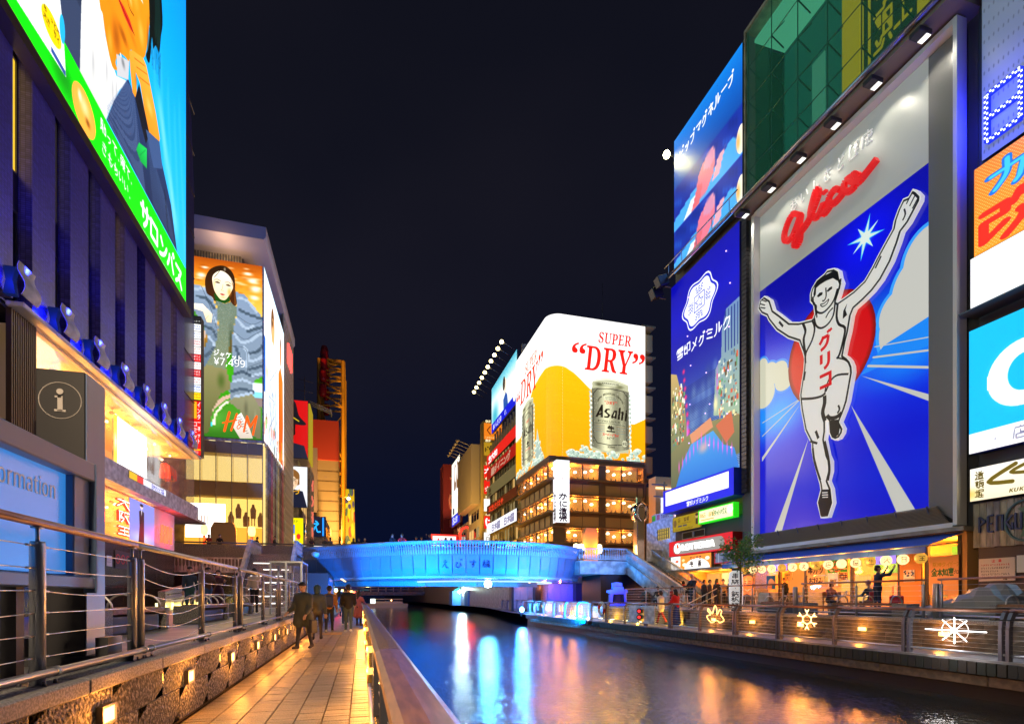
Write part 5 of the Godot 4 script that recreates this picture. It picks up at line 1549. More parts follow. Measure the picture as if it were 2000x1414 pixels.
# ---------- the screen-clad store beyond the street ----------
func screen_building() -> void:
	var b:=thing("glass_store","pale glass corner store with giant video screens and a white roof edge","building",v3(-14,4.4,66))
	var st:=mb()
	bb(st,-34,-11.0,4.4,38.6,66.2,92)
	obj("wall_body",st,M.beige,b)
	st=mb()
	prism(st,pv([-34,41.2,-10.4,41.2,-10.2,41.6,-10.2,42.6,-34,42.9]),Transform3D(Basis(),v3(0,0,92)),27.0)
	obj("roof",st,mat(0.5,0.45,0.5,0.6),b)
	st=mb()
	bb(st,-34,-13.5,38.6,41.2,69,91)
	obj("recess_wall",st,M.cream,b)
	st=mb()
	bb(st,-18,-11.2,38.62,38.7,66.4,66.8)
	obj("added_cove_light",st,glow(1.0,0.8,0.55,1.5),b)  # added glow strip, put in to brighten the roof soffit
	panel_light(v3(-14.5,38.8,66.8),Vector3(0,1,-0.25),6.5,0.8,Color(1.0,0.8,0.6),10.0)  # added uplight on the soffit, goes with the strip
	panel_light(v3(-9.6,20,75),Vector3(-0.35,1,0),14,0.6,Color(1.0,0.8,0.55),7.0)  # added uplight for the roof edge, without a fixture
	var lv:=mb()
	for i in 40: bb(lv,-25.0+i*0.29,-24.9+i*0.29,38.7,41.1,68.9,69.0)
	for i in 30: bb(lv,-13.45,-13.3,38.7,41.1,69.2+i*0.5,69.4+i*0.5)
	obj("roof_louvres",lv,M.steel_dark,b).set_meta("kind","stuff")
	st=mb()
	bb(st,-10.6,-10.42,5,41.2,81.2,92)
	obj("side_panel_wall",st,mat(0.5,0.4,0.2,0.5),b)
	for i in 9:
		st=mb()
		bb(st,-10.44,-10.36,5,41.0,81.3+i*1.2,81.36+i*1.2)
		obj("seam_fin",st,M.white,b)
	# front bays: panel band,curtained windows,panel band,shop floor,orange foot
	var curtain:=mat(0.7,0.52,0.2,0.8)
	st=mb()
	bb(st,-17.4,-10.6,4.6,18.6,66.1,66.18)
	obj("back_wall",st,curtain,b)
	var lit_a:=glow(1.0,0.72,0.24,0.95); var lit_b:=glow(1.0,0.66,0.14,1.3); var lit_c:=glow(1.0,0.42,0.04,1.1)
	for i in 5:
		var x0:=-18.35+i*1.56; var x1:=x0+1.5
		for r in [[17.2,18.5,0],[14.2,17.1,1],[12.5,14.1,2],[9.2,12.4,3],[4.5,9.1,4]]:
			st=mb()
			bb(st,x0,x1,r[0],r[1],65.2,65.23)
			match r[2]:
				0: obj("panel",st,mat(0.38,0.33,0.24,0.4),b)
				2: obj("panel",st,mat(0.45,0.36,0.2,0.35),b)
				1:
					var pn:=obj("window",st,M.pane,b)
					var cs:=mb()
					for q in 12: prism(cs,pv([0,0,0.06,0.05,0.12,0]),Transform3D(Basis(Vector3.RIGHT,Vector3(0,0,1),Vector3(0,-1,0)),v3(x0+q*0.125,17.0,65.9)),2.7)
					put("curtain",mesh_of(cs),lit_a,pn)
				3:
					var pn:=obj("shop_window",st,M.pane,b)
					var cs:=mb()
					bb(cs,x0-0.03,x1+0.03,r[0],r[1],66.0,66.05)
					put("shop_back",mesh_of(cs),lit_b,pn)
				4:
					obj("lit_foot",st,lit_c,b)
		st=mb()
		bb(st,x1,x1+0.06,4.5,18.6,65.08,65.3)
		obj("mullion",st,M.cream,b)
	for i in 5:
		st=mb()
		prism(st,pv([-0.25,0,0.25,0,0.3,1.0,0.15,1.3,0.1,1.6,-0.1,1.6,-0.15,1.3,-0.3,1.0]),Transform3D(Basis(),v3(-13.9+i*0.75,9.3+0.9*(i % 2),65.9)),0.2)
		obj("shop_display",st,mat(0.3,0.14,0.05,0.7),b)
	for i in 12:
		st=mb()
		bb(st,-10.62,-10.5,4.6,18.4,65.3+i*1.32,66.5+i*1.32)
		obj("side_pane",st,[lit_a,mat(0.5,0.42,0.25,0.4),mat(0.6,0.5,0.3,0.4),glow(0.9,0.06,0.1,0.8),glow(0.8,0.65,0.3,0.6),mat(0.5,0.42,0.25,0.4),glow(0.8,0.8,0.5,0.6)][i % 7],b)
		st=mb()
		bb(st,-10.6,-10.3,4.6,18.5,66.5+i*1.32,66.58+i*1.32)
		obj("side_fin",st,M.cream,b)
	st=mb()
	bb(st,-18.6,-10.4,18.55,18.8,65.0,66.2); bb(st,-10.65,-10.25,18.55,18.8,66.2,81.2)
	obj("ledge",st,M.white,b)
	for i in 5:
		st=mb()
		bb(st,-17.6+i*1.6,-16.9+i*1.6,18.52,18.548,65.3,65.7)
		obj("down_light",st,glow(1,0.85,0.4,2.5),b)
	sign_board("F","front_screen","giant video screen of a woman in a shiny puffer coat",65.4,-17.4,-10.62,18.9,38.3,0.2,screen(art_coat_ad(),1.2),M.white,"","screen")
	panel_light(v3(-14,28.6,65.0),Vector3(0,0,1),6.7,19.0,Color(1.0,0.85,0.6),2.6)
	sign_board("L","side_screen","tall side screen of two people on white, round the corner",-10.6,65.2,81.0,18.9,38.3,0.16,screen(art_two_models_ad(),1.3),M.white,"","screen")
	panel_light(v3(-10.2,28.6,73),Vector3(1,0,0),15.5,19.0,Color(1.0,0.95,0.9),1.6)
	st=mb(true)
	var t:=thing("store_logo","small red logo high on the side wall of the glass store","logo",v3(-10.3,36,86))
	var xf:=Transform3D(Basis(Vector3(0,0,-1),Vector3.UP,Vector3(1,0,0)),v3(-10.28,35.5,84))
	for l in [[[0.5,3],[0.2,0]],[[1.6,3],[1.3,0]],[[0.1,1.4],[1.7,1.8]],[[2.3,0],[2.6,3]],[[2.6,3],[3.1,1]],[[3.1,1],[3.9,3]],[[3.9,3],[3.7,0]]]: tube(st,[xf*Vector3(l[0][0],l[0][1],0),xf*Vector3(l[1][0],l[1][1],0)],0.2,6)
	obj("letters",st,glow(1.0,0.1,0.08,1.6),t)
	sign_board("F","shop_screen","overexposed white screen in the lower window of the glass store",65.1,-18.2,-14.3,7.9,11.6,0.06,glow(1.0,0.96,0.88,2.4),M.white,"","screen")
	panel_light(v3(-16,9.8,64.9),Vector3(0,0,1),3.8,3.5,Color(1,0.9,0.7),3.0)
	panel_light(v3(-14.4,11.0,64.8),Vector3(0,0,1),7.4,9.0,Color(1,0.62,0.2),1.0)
	# street lamps with twin lanterns in front of it
	for k in 2:
		var lt:=thing("street_lantern",["red post with a glowing lantern before the glass store","second lantern beside the person in red"][k],"street lamp",v3(-14.6+k*4.2,5,58),"lanterns on the street before the glass store")
		st=mb(true)
		cyl(st,v3(-14.6+k*4.2,4.4,58),v3(-14.6+k*4.2,7.4,58),0.12,-1,8)
		obj("post",st,M.red,lt)
		st=mb(true)
		lathe(st,[Vector2(0,0),Vector2(0.28,0.1),Vector2(0.36,0.5),Vector2(0.3,0.95),Vector2(0,1.0)],10,Transform3D(Basis(),v3(-14.6+k*4.2,7.4,58)))
		obj("lantern",st,glow(1.0,0.6,0.15,3.0),lt)
		st=mb()
		for q in 3: bx(st,v3(-14.85+k*4.2+q*0.25,8.9,58),Vector3(0.08,0.9,0.08))
		obj("finials",st,M.brown,lt)
		omni(v3(-14.6+k*4.2,7.9,57.4),Color(1,0.6,0.2),12.0,0.35)
	t=thing("stone_marker","rounded grey stone marker between the two lanterns","marker",v3(-13,5,57))
	st=mb()
	prism(st,pv([-1.1,0,1.1,0,1.1,3.6,0.8,4.2,-0.8,4.2,-1.1,3.6]),Transform3D(Basis(),v3(-12.7,4.4,57.5)),0.6)
	obj("block",st,mat(0.5,0.35,0.15,0.5),t)
# ---------- the round bridge ----------
func bridge_path() -> Array:   # points along the edge that faces the camera,and outward directions
	var out:=[]
	var c:=Vector2(9.3,48.0)
	var r:=10.2
	var start:=Vector2(2.087,40.787)
	var dir:=Vector2(-0.7071,0.7071)
	for i in 11: out.append([start+dir*(9.9-i*0.99),Vector2(-0.7071,-0.7071)])
	var n:=23
	for i in range(1,n+1):
		var w:=deg_to_rad(-45.0+128.0*i/n)
		out.append([c+Vector2(sin(w),-cos(w))*r,Vector2(sin(w),-cos(w))])
	return out
func bp(e: Array,off: float,y: float) -> Vector3:
	return v3(e[0].x+e[1].x*off,y,e[0].y+e[1].y*off)
func bridge() -> void:
	var p:=bridge_path()
	var b:=thing("round_bridge","round bridge with white panels and a fin railing lit bright blue","bridge",v3(8,2.8,46))
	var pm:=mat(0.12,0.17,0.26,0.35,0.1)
	for i in p.size()-1:
		var st:=mb()
		var e: Array=p[i]; var f: Array=p[i+1]
		var e2:=[e[0].lerp(f[0],0.03),e[1]]; var f2:=[f[0].lerp(e[0],0.03),f[1]]
		var prof:=[[0.02,4.42],[-0.06,3.5],[-0.22,3.08]]
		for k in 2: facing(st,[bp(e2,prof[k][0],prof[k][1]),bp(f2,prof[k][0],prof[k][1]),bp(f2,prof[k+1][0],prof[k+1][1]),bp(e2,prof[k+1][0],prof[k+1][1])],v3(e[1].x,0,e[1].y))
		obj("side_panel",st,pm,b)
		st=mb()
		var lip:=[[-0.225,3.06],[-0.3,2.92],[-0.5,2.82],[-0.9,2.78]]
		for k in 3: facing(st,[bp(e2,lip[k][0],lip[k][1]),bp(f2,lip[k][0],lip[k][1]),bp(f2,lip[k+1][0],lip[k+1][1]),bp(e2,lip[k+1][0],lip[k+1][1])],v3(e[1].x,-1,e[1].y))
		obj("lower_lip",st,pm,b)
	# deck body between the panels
	var poly:=PackedVector2Array()
	for e in p: poly.append(e[0]-e[1]*0.28)
	poly.append(Vector2(18,60)); poly.append(Vector2(-6,60))
	var st2:=mb()
	prism(st2,poly,Transform3D(Basis(Vector3(1,0,0),Vector3(0,0,-1),Vector3(0,1,0)),Vector3(0,2.8,0)),1.55)
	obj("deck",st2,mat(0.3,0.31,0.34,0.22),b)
	st2=mb()
	for i in p.size()-1: 
		var q:=[bp(p[i],0.06,4.42),bp(p[i+1],0.06,4.42),bp(p[i+1],0.06,4.52),bp(p[i],0.06,4.52)]
		facing(st2,q,v3(p[i][1].x,0,p[i][1].y))
		facing(st2,[q[3],q[2],bp(p[i+1],-0.3,4.52),bp(p[i],-0.3,4.52)],Vector3.UP)
	obj("kerb",st2,pm,b)
	# fins that lean outward,narrow in the middle
	var fins:=mb(); var caps:=mb(true)
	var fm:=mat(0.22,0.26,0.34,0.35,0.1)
	for i in p.size()-1:
		var k_n:=5
		for k in k_n:
			var e:=[p[i][0].lerp(p[i+1][0],(k+0.5)/k_n),p[i][1].lerp(p[i+1][1],(k+0.5)/k_n)]
			var t:=Vector2(-e[1].y,e[1].x)
			var rows:=[[0.05,4.5,0.065],[0.1,4.75,0.06],[0.12,4.95,0.03],[0.2,5.15,0.035],[0.3,5.3,0.085],[0.36,5.42,0.085]]
			for j in rows.size()-1:
				var a: Array=rows[j]; var d: Array=rows[j+1]
				var q:=[]
				for z in [0.0,-0.05]:
					for s in [[-1,a],[1,a],[1,d],[-1,d]]:
						var pt: Vector2=e[0]+e[1]*(s[1][0]+z)+t*s[0]*s[1][2]
						q.append(v3(pt.x,s[1][1],pt.y))
				var o:=v3(e[1].x,0,e[1].y)
				facing(fins,[q[0],q[1],q[2],q[3]],o); facing(fins,[q[4],q[5],q[6],q[7]],-o)
				facing(fins,[q[0],q[3],q[7],q[4]],q[0]-q[1]); facing(fins,[q[1],q[2],q[6],q[5]],q[1]-q[0])
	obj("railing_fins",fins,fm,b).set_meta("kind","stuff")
	var line:=[]
	for e in p: line.append(bp(e,0.28,5.44))
	tube(caps,line,0.045,8)
	line=[]
	for e in p: line.append(bp(e,0.02,5.0))
	tube(caps,line,0.02,6)
	obj("handrail",caps,fm,b)
	# its name in ink on four panels
	var ink:=mat(0.004,0.008,0.05,0.6)
	var names:="えびす橋"
	for i in 4:
		var k:=14+i
		var m0: Vector3=bp(p[k],0.03,4.0); var m1: Vector3=bp(p[k+1],0.03,4.0)
		var r:=(m1-m0).normalized()
		st2=mb(true)
		var zz:=r.cross(Vector3.UP)
		strokes3(st2,names[i],Transform3D(Basis(r,Vector3.UP,zz),m0.lerp(m1,0.22)+Vector3(0,-0.46,0)+zz*-0.01),0.52,0.62,0.035,Vector2.ZERO,5,0.6)
		obj("letter",st2,ink,b)
	# round steel ceiling ring under the deck with small lights
	st2=mb(true)
	var ring:=[]
	for i in 40: ring.append(v3(11.0+cos(TAU*i/40)*6.5,2.76,49+sin(TAU*i/40)*5.0))
	tube(st2,ring,0.05,6,true)
	obj("ceiling_ring",st2,glow(0.5,0.8,1.0,1.2),b)
	st2=mb()
	for i in 10:
		bx(st2,v3(-1.4+i*0.02,2.77,41.8+i*1.7),Vector3(0.16,0.04,0.16)); bx(st2,v3(15.2+sin(i)*0.4,2.77,44.0+i*1.4),Vector3(0.16,0.04,0.16))
	obj("down_lights",st2,glow(1.0,0.6,0.2,3.0),b)
	# far parapet of granite slabs
	var g:=thing("granite_parapet","long grey granite parapet above the blue bridge railing","parapet",v3(2,4.4,50))
	var pts:=[Vector2(-22,51.4),Vector2(-13,51.2),Vector2(-4.2,51.0),Vector2(-2.0,50.4),Vector2(1.5,48.6),Vector2(5.5,47.6),Vector2(10,47.4),Vector2(14,48.3),Vector2(16.5,50)]
	var sl:=[]
	for i in pts.size()-1:
		var n:=maxi(1,int(pts[i].distance_to(pts[i+1])/1.5))
		for k in n: sl.append(pts[i].lerp(pts[i+1],float(k)/n))
	sl.append(pts[-1])
	for i in sl.size()-1:
		var a: Vector2=sl[i]; var c: Vector2=sl[i+1]
		var along:=(c-a).normalized()
		var bs:=Basis(v3(along.x,0,along.y),Vector3.UP,v3(along.x,0,along.y).cross(Vector3.UP))
		var m:=(a+c)*0.5
		for j in 2:
			st2=mb()
			cbx(st2,v3(m.x,4.3+j*1.12-0.02-(0.7 if j==0 else 0.0),m.y),Vector3(a.distance_to(c)-0.015,1.1 if j==1 else 2.4,0.3),0.01,bs)
			obj("granite_slab",st2,M.bridge_granite,g)
		st2=mb()
		cbx(st2,v3(m.x,6.05+0.05,m.y),Vector3(a.distance_to(c)-0.004,0.1,0.42),0.01,bs)
		obj("capping",st2,M.coping,g)
	# abutment,street deck behind
	st2=mb()
	bb(st2,-40,-6.0,0.8,4.3,45.3,420)
	struct("bridge_street",st2,M.pave_far,"street level behind the bridge on the left bank")
	st2=mb()
	bb(st2,17,90,0.0,4.3,52.2,420)
	struct("right_street",st2,M.pave_far,"street level behind the bridge on the right bank")
	# blue floodlights that light the bridge
	var places:=[[0.55,38.5,"blue floodlight on the left quay aimed at the bridge"],[13.2,44.0,"dazzling blue floodlight at the right end of the quay"],[0.5,46.5,"small blue floodlight under the left side of the bridge"]]
	for i in 3:
		var q: Array=places[i]
		var t:=thing("blue_floodlight",q[2],"floodlight",v3(q[0],-0.2,q[1]),"blue floodlights of the bridge")
		st2=mb(true)
		cyl(st2,v3(q[0],-0.2,q[1]),v3(q[0],0.15,q[1]),0.05,-1,8)
		lathe(st2,[Vector2(0,-0.2),Vector2(0.22,-0.15),Vector2(0.26,0.12),Vector2(0.2,0.14)],14,Transform3D(Basis(Vector3.RIGHT,PI/2),v3(q[0],0.35,q[1])))
		obj("housing",st2,M.steel_dark,t)
		st2=mb(true)
		lathe(st2,[Vector2(0,0),Vector2(0.21,0),Vector2(0.17,0.1),Vector2(0,0.14)],14,Transform3D(Basis(Vector3.RIGHT,PI/2),v3(q[0],0.35,q[1]-0.1)))
		obj("lens",st2,glow(0.3,0.75,1.0,[1.0,14.0,5.0][i]),t)
	var bl:=Color(0.0,0.5,1.0)
	var bc:=[[0.5,31.0,4.0,41.5],[0.5,32.0,0.0,43.0],[13.2,30.0,10.0,38.0],[13.2,31.0,16.0,40.0]]  # added floodlights on the camera side, to light the bridge front
	for q in bc:
		spot(v3(q[0],0.0,q[1]),v3(q[2],4.1,q[3]),bl,620.0,42.0,0.25)
		var t:=thing("added_quay_floodlight",["added blue floodlight low on the left quay","added blue floodlight on the left quay turned to the steps","added blue floodlight low on the right quay edge","added blue floodlight on the right quay turned to the stairs"][bc.find(q)],"floodlight",v3(q[0],-0.2,q[1]),"added blue floodlights low on the quays")
		st2=mb()
		cbx(st2,v3(q[0],-0.12,q[1]-0.2),Vector3(0.3,0.22,0.2),0.03)
		obj("housing",st2,M.black,t)
	omni(v3(13.2,0.6,43.8),Color(0.2,0.6,1.0),40.0,0.25)
	spot(v3(4.0,-0.5,46),v3(6,3,50),Color(0.0,0.25,1.0),120.0,60.0,0.3)
	# the hanging lamp under the bridge edge
	var h:=thing("bridge_lamp","dazzling white blue lamp hanging under the bridge edge","lamp",v3(9.1,2.4,39.0))
	st2=mb()
	bx(st2,v3(9.1,2.65,39.2),Vector3(0.1,0.3,0.1))
	obj("bracket",st2,M.steel,h)
	st2=mb(true)
	lathe(st2,[Vector2(0,-0.3),Vector2(0.24,-0.22),Vector2(0.3,0),Vector2(0.24,0.2),Vector2(0,0.26)],14,Transform3D(Basis(),v3(9.1,2.42,39.0)))
	obj("bulb",st2,glow(0.55,0.9,1.0,16.0),h)
	omni(v3(9.1,2.42,38.6),Color(0.3,0.75,1.0),26.0,0.25)
	# wall under the right end of the bridge
	var w:=thing("tiled_abutment","tiled wall under the right end of the bridge, lit blue at one end","wall",v3(19,0,51))
	st2=mb()
	bb(st2,14.6,26,-0.1,2.9,52.2,53)
	obj("core",st2,M.black,w)
	for i in 14:
		st2=mb()
		cbx(st2,v3(15.2+i*0.72,1.5,52.16),Vector3(0.7,2.6,0.06),0.01)
		obj("wall_panel",st2,M.bridge_granite,w)
	st2=mb()
	for k in [[16.8,0.6],[21.2,0.9]]: bb(st2,k[0],k[0]+k[1],0,2.85,51.2,52)
	obj("column",st2,M.black,w)
	spot(v3(19.5,0.4,47.5),v3(21.5,1.8,52),Color(0.05,0.12,1.0),90.0,42.0,0.2)
	for k in 3: omni(v3(16.0+k*1.6,2.4,50.5),Color(1.0,0.55,0.2),1.4,0.1)
	# right landing and the stairs down to the terrace
	var r:=thing("landing_stairs","pale stone landing and stairs from the bridge to the right terrace","stairs",v3(21,0.8,38))
	st2=mb()
	bb(st2,17.0,23.6,3.3,4.38,40.2,44.5)
	obj("landing",st2,M.cream,r)
	st2=mb()
	bb(st2,19.0,23.6,0.8,3.29,40.6,44.5)
	obj("dark_base",st2,M.black,r)
	for i in 24:
		st2=mb()
		cbx(st2,v3(22.4,0.8+(i+0.5)*0.15,32.4+i*0.325+0.18),Vector3(2.0,0.15,0.36),0.01)
		obj("step",st2,M.grey,r)
	for x in [21.25,23.5]:
		st2=mb()
		prism(st2,pv([32.0,0.8,40.3,4.35,40.3,3.3,34.0,0.6,32.0,0.6]),Transform3D(Basis(Vector3(0,0,-1),Vector3.UP,Vector3(1,0,0)),v3(x-0.1,0.05,0)),0.2)
		obj("stringer",st2,M.cream,r)
	stair_rail("pale baluster parapet on the water side of the right stairs",[v3(21.25,0.95,32.0),v3(21.25,4.4,40.3)],M.cream)
	stair_rail("pale baluster parapet on the building side of the right stairs",[v3(23.5,0.95,32.0),v3(23.5,4.4,40.3),v3(26.5,4.4,41.5)],M.cream)
	stair_rail("blue tinged baluster parapet of the right landing",[v3(17.1,4.4,40.8),v3(19.6,4.4,40.2),v3(21.25,4.4,40.3)],M.cream)
	var k:=thing("ticket_kiosk","small blue lit kiosk with a fan-shaped crown under the stairs","kiosk",v3(18.6,0.8,37))
	var km:=mat(0.1,0.16,0.45,0.4)
	st2=mb()
	prism(st2,pv([-0.75,0,0.75,0,0.62,0.9,0.8,0.95,0.8,1.15,0.45,1.2,0.4,1.4,-0.4,1.4,-0.45,1.2,-0.8,1.15,-0.8,0.95,-0.62,0.9]),Transform3D(Basis(),v3(18.6,0.8,37)),0.35)
	obj("front",st2,km,k)
	st2=mb()
	prism(st2,pv([-0.5,0.15,0.5,0.15,0.42,0.85,-0.42,0.85]),Transform3D(Basis(),v3(18.6,0.8,36.64)),0.02)
	obj("window",st2,M.glass_dark,k)
	for i in 7:
		st2=mb()
		bx(st2,v3(18.6,2.35,36.9)+Vector3(-0.36+i*0.12,0,0),Vector3(0.1,0.42-absf(i-3)*0.04,0.12))
		obj("crown_fin",st2,km,k)
	spot(v3(18.4,0.9,34.6),v3(18.6,1.8,37),Color(0.1,0.25,1.0),14.0,40.0,0.1)
	k=thing("surveillance_camera","white dome camera on the left end of the bridge","camera",v3(-3.6,5,46))
	st2=mb(true)
	lathe(st2,[Vector2(0,0),Vector2(0.16,0),Vector2(0.3,0.12),Vector2(0.3,0.35),Vector2(0.12,0.42),Vector2(0,0.42)],12,Transform3D(Basis(),v3(-3.5,4.6,45.4)))
	obj("dome",st2,M.white,k)
# ---------- the signs on the right bank ----------
func right_facades() -> void:
	var st:=mb()
	# building with the runner sign
	var b:=thing("runner_building","building that carries the runner sign, with a green glass storey above","building",v3(25,0.8,22))
	bb(st,24.5,44,4.3,25.6,16.1,29.2); bb(st,27.2,44,0.8,4.3,16.1,29.2); bb(st,26.5,44,25.6,44,15.0,29.0)
	obj("wall_body",st,mat(0.1,0.1,0.1,0.5),b)
	st=mb()
	bb(st,24.2,25.2,0.8,38,28.75,29.95)
	obj("service_shaft",st,mat(0.09,0.08,0.07,0.6),b)
	for i in 60:
		st=mb()
		bb(st,23.95,24.2,8.2+i*0.3,8.46+i*0.3,29.3,29.75)
		obj("ladder_rung",st,M.steel_dark,b)
	# ledge and floodlights over the sign
	st=mb()
	bb(st,22.7,24.5,25.45,26.1,15.9,28.9)
	obj("ledge",st,mat(0.22,0.18,0.12,0.5),b)
	st=mb(true)
	cyl(st,v3(22.55,25.75,15.9),v3(22.55,25.75,28.9),0.13,-1,10)
	obj("pipe",st,M.steel,b)
	for i in 6:
		st=mb()
		cbx(st,v3(22.8,25.2,17.2+i*2.2),Vector3(0.7,0.22,0.5),0.03)
		var fl:=obj("sign_floodlight",st,M.dark,b)
		st=mb()
		bx(st,v3(23.0,25.083,17.2+i*2.2),Vector3(0.25,0.01,0.4))
		put("lens",mesh_of(st),glow(1,0.97,0.9,1.5),fl)
		spot(v3(23.0,25.0,17.2+i*2.2),v3(24.6,17.0,17.2+i*2.2),Color(1.0,0.96,0.88),4.0,55.0,0.2)
	# green glass storey
	var gm:=glow(0.02,0.22,0.15,0.22)  # dim glow in place of green light falling on the inside wall
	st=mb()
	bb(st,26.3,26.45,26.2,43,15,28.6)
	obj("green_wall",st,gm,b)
	st=mb()
	bb(st,24,26.3,36.5,36.7,15,28.6)
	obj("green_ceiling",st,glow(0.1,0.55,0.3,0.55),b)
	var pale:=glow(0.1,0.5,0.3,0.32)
	for i in 4:
		st=mb()
		bb(st,26.2,26.29,27.0,33.5+i,26.3-i*3.0-0.9,26.3-i*3.0)
		obj("pale_bay",st,pale,b)
	for i in 8:
		st=mb()
		bb(st,23.9,25.5,26.2,27.3,27.9-i*1.75-1.3,27.9-i*1.75)
		obj("dark_step",st,M.black,b)
	var gp:=pane(0.12,Color(0.3,0.8,0.6))
	for i in 7:
		for j in 5:
			st=mb()
			bb(st,23.5,23.515,26.15+j*2.2,28.33+j*2.2,28.7-i*2.0-1.98,28.7-i*2.0)
			obj("glass_pane",st,gp,b)
	st=mb(true)
	for i in 8:
		cyl(st,v3(23.62,26.1,28.7-i*2.0),v3(23.62,37.2,28.7-i*2.0),0.03,-1,5)
		for j in 5:
			var q:=v3(23.6,26.15+j*2.2,28.7-i*2.0)
			cyl(st,q,q+Vector3(0.9,-0.5,0.0),0.04,-1,5); cyl(st,q,q+Vector3(0.5,0.5,0.5),0.025,-1,5)
	for j in 5: cyl(st,v3(23.62,26.15+j*2.2,14.9),v3(23.62,26.15+j*2.2,28.7),0.025,-1,5)
	obj("glass_struts",st,M.dark,b).set_meta("kind","stuff")
	st=mb()
	bb(st,23.4,27,37.1,37.3,15,28.8); bb(st,23.4,23.55,26.0,37.3,28.7,28.85)
	obj("roof_edge",st,M.beige,b)
	var yb:=art_sign(256,224,"a8a000",[["r",66,0,190,224,"1a1c06"],["r",78,0,160,210,"a8a000"],["r",86,40,120,166,"181a06"],["tx","7-8",96,40,100,62,"a8a000"],["jp","頭上",96,108,46,88,"a8a000",0.16],["tx","!",192,100,16,84,"181a06"],["l",[90,0,130,26,190,10,230,22],8,"181a06"]])
	sign_board("R","yellow_notice","yellow and black notice behind the green glass",25.6,23.55,18.4,28.6,34.8,0.1,screen(yb,0.55),M.dark)
	# the runner sign itself
	var s:=thing("runner_sign","huge grey and blue sign of a running man with raised arms","sign",v3(24,4.4,22))
	st=mb()
	bb(st,24.02,24.5,4.5,25.2,16.5,28.3)
	obj("case",st,M.dark,s)
	st=mb()
	quad(st,v3(23.99,20.47,28.1),v3(23.99,20.47,17.75),v3(23.99,5.37,17.75),v3(23.99,5.37,28.1))
	var rm:=screen(art_runner_back(),0.8,0.2)
	rm.clearcoat_enabled=true; rm.clearcoat=0.25; rm.clearcoat_roughness=0.15; rm.albedo_color=Color(0.03,0.03,0.04)
	obj("picture",st,rm,s)
	var greym:=mat(0.36,0.38,0.36,0.35)
	greym.emission_enabled=true; greym.emission=lin(0.2,0.21,0.19); greym.emission_energy_multiplier=0.6
	st=mb()
	bb(st,23.975,24.02,20.485,25.08,17.75,28.1)
	obj("title_field",st,greym,s)
	st=mb()
	prism(st,pv([17.74,5.35,17.74,25.08,16.62,25.05,16.5,4.55]),Transform3D(Basis(Vector3(0,0,-1),Vector3.UP,Vector3(1,0,0)),v3(23.975,0,0)),0.04)
	obj("side_field",st,mat(0.2,0.2,0.2,0.3),s)
	var wm:=mat(0.75,0.76,0.72,0.4)
	for q in [[4.38,25.25,28.12,28.36],[25.1,25.32,16.45,28.11],[4.38,25.32,16.28,16.44],[4.30,4.5,16.45,28.11]]:
		st=mb()
		bb(st,23.55,24.1,q[0],q[1],q[2],q[3])
		obj("frame",st,wm,s)
	for i in 14:
		st=mb()
		bx(st,v3(23.85-0.012*i,5.3-i*0.06,22.8),Vector3(0.14,0.02,11.0+i*0.09),Basis(Vector3(0,0,1),0.5))
		obj("louvre",st,mat(0.3,0.23,0.15,0.5),s)  # slats coloured lighter to stand in for light from below
	for i in 8:
		st=mb()
		bx(st,v3(23.83,4.92,17.6+i*1.45),Vector3(0.04,0.95,0.04),Basis(Vector3(0,0,1),0.35))
		obj("louvre_post",st,M.steel_dark,s)
	runner(s)
	var xf:=Transform3D(Basis(Vector3(0,0,1),Vector3.UP,Vector3(-1,0,0)),v3(23.93,0,28.1))
	var sil:=mat(0.7,0.7,0.68,0.4); sil.emission_enabled=true; sil.emission=lin(0.5,0.5,0.48); sil.emission_energy_multiplier=0.5
	var word:="おいしさと健康"
	for i in 7:
		st=mb(true)
		strokes3(st,word[i],xf*Transform3D(Basis(),Vector3(2.48+i*0.78,23.6,0)),0.55,0.72,0.034,Vector2.ZERO,5,1.0)
		obj("silver_letter",st,sil,s)
	var redm:=mat(0.55,0.01,0.012,0.3); redm.emission_enabled=true; redm.emission=lin(0.45,0.004,0.006); redm.emission_energy_multiplier=0.75
	var script:=[[134,86,112,68,96,78,85,100,92,118,110,118,126,98,135,86,130,112,133,134,127,148,116,142,124,129,151,118,169,103],[151,118,173,92,184,72,177,60,168,78,162,99,168,115,182,120,196,105],[196,101,192,116,199,127,214,120],[199,79,199,83],[237,104,225,94,211,100,211,114,225,122,247,116],[266,98,251,96,246,109,256,122,273,122,280,108,270,97,263,104,280,120,301,114,321,106]]
	for p in script:
		st=mb()
		var q:=PackedVector2Array()
		for v in smooth_line(pv(p)): q.append(Vector2(v.x/40.0,25.08-v.y/40.0))
		for i in q.size()-1:
			for e in Geometry2D.offset_polyline(PackedVector2Array([q[i],q[i+1]+Vector2(0.001,0)]),0.14,Geometry2D.JOIN_ROUND,Geometry2D.END_ROUND): prism(st,e,xf*Transform3D(Basis(),Vector3(0,0,-0.04)),0.2+i*0.0008)
		obj("red_letter",st,redm,s)
	panel_light(v3(23.4,13,22.9),Vector3(-1,0,0),10.3,15.0,Color(0.2,0.35,1.0),0.5)
	# dark slot and the near building of small signs
	var nb:=thing("sign_building","grey clad building hung with shop signs at the right edge","building",v3(26,0.8,8))
	st=mb()
	bb(st,24.3,44,0.8,46,-6,15.95)
	obj("wall_body",st,mat(0.045,0.045,0.06,0.45),nb)
	var dots:=Canvas.new(self,64,64,c8("9aa6b4"))
	for i in 8:
		for j in 4: dots.ell(4+i*8,8+j*16,1.3,2.0,c8("5a6472"))
	var dm:=print_mat(dots.tex(),0.5); dm.texture_repeat=true; dm.uv1_scale=Vector3(8,6,1)
	dm.emission_enabled=true; dm.emission=lin(0.2,0.24,0.3); dm.emission_energy_multiplier=0.35
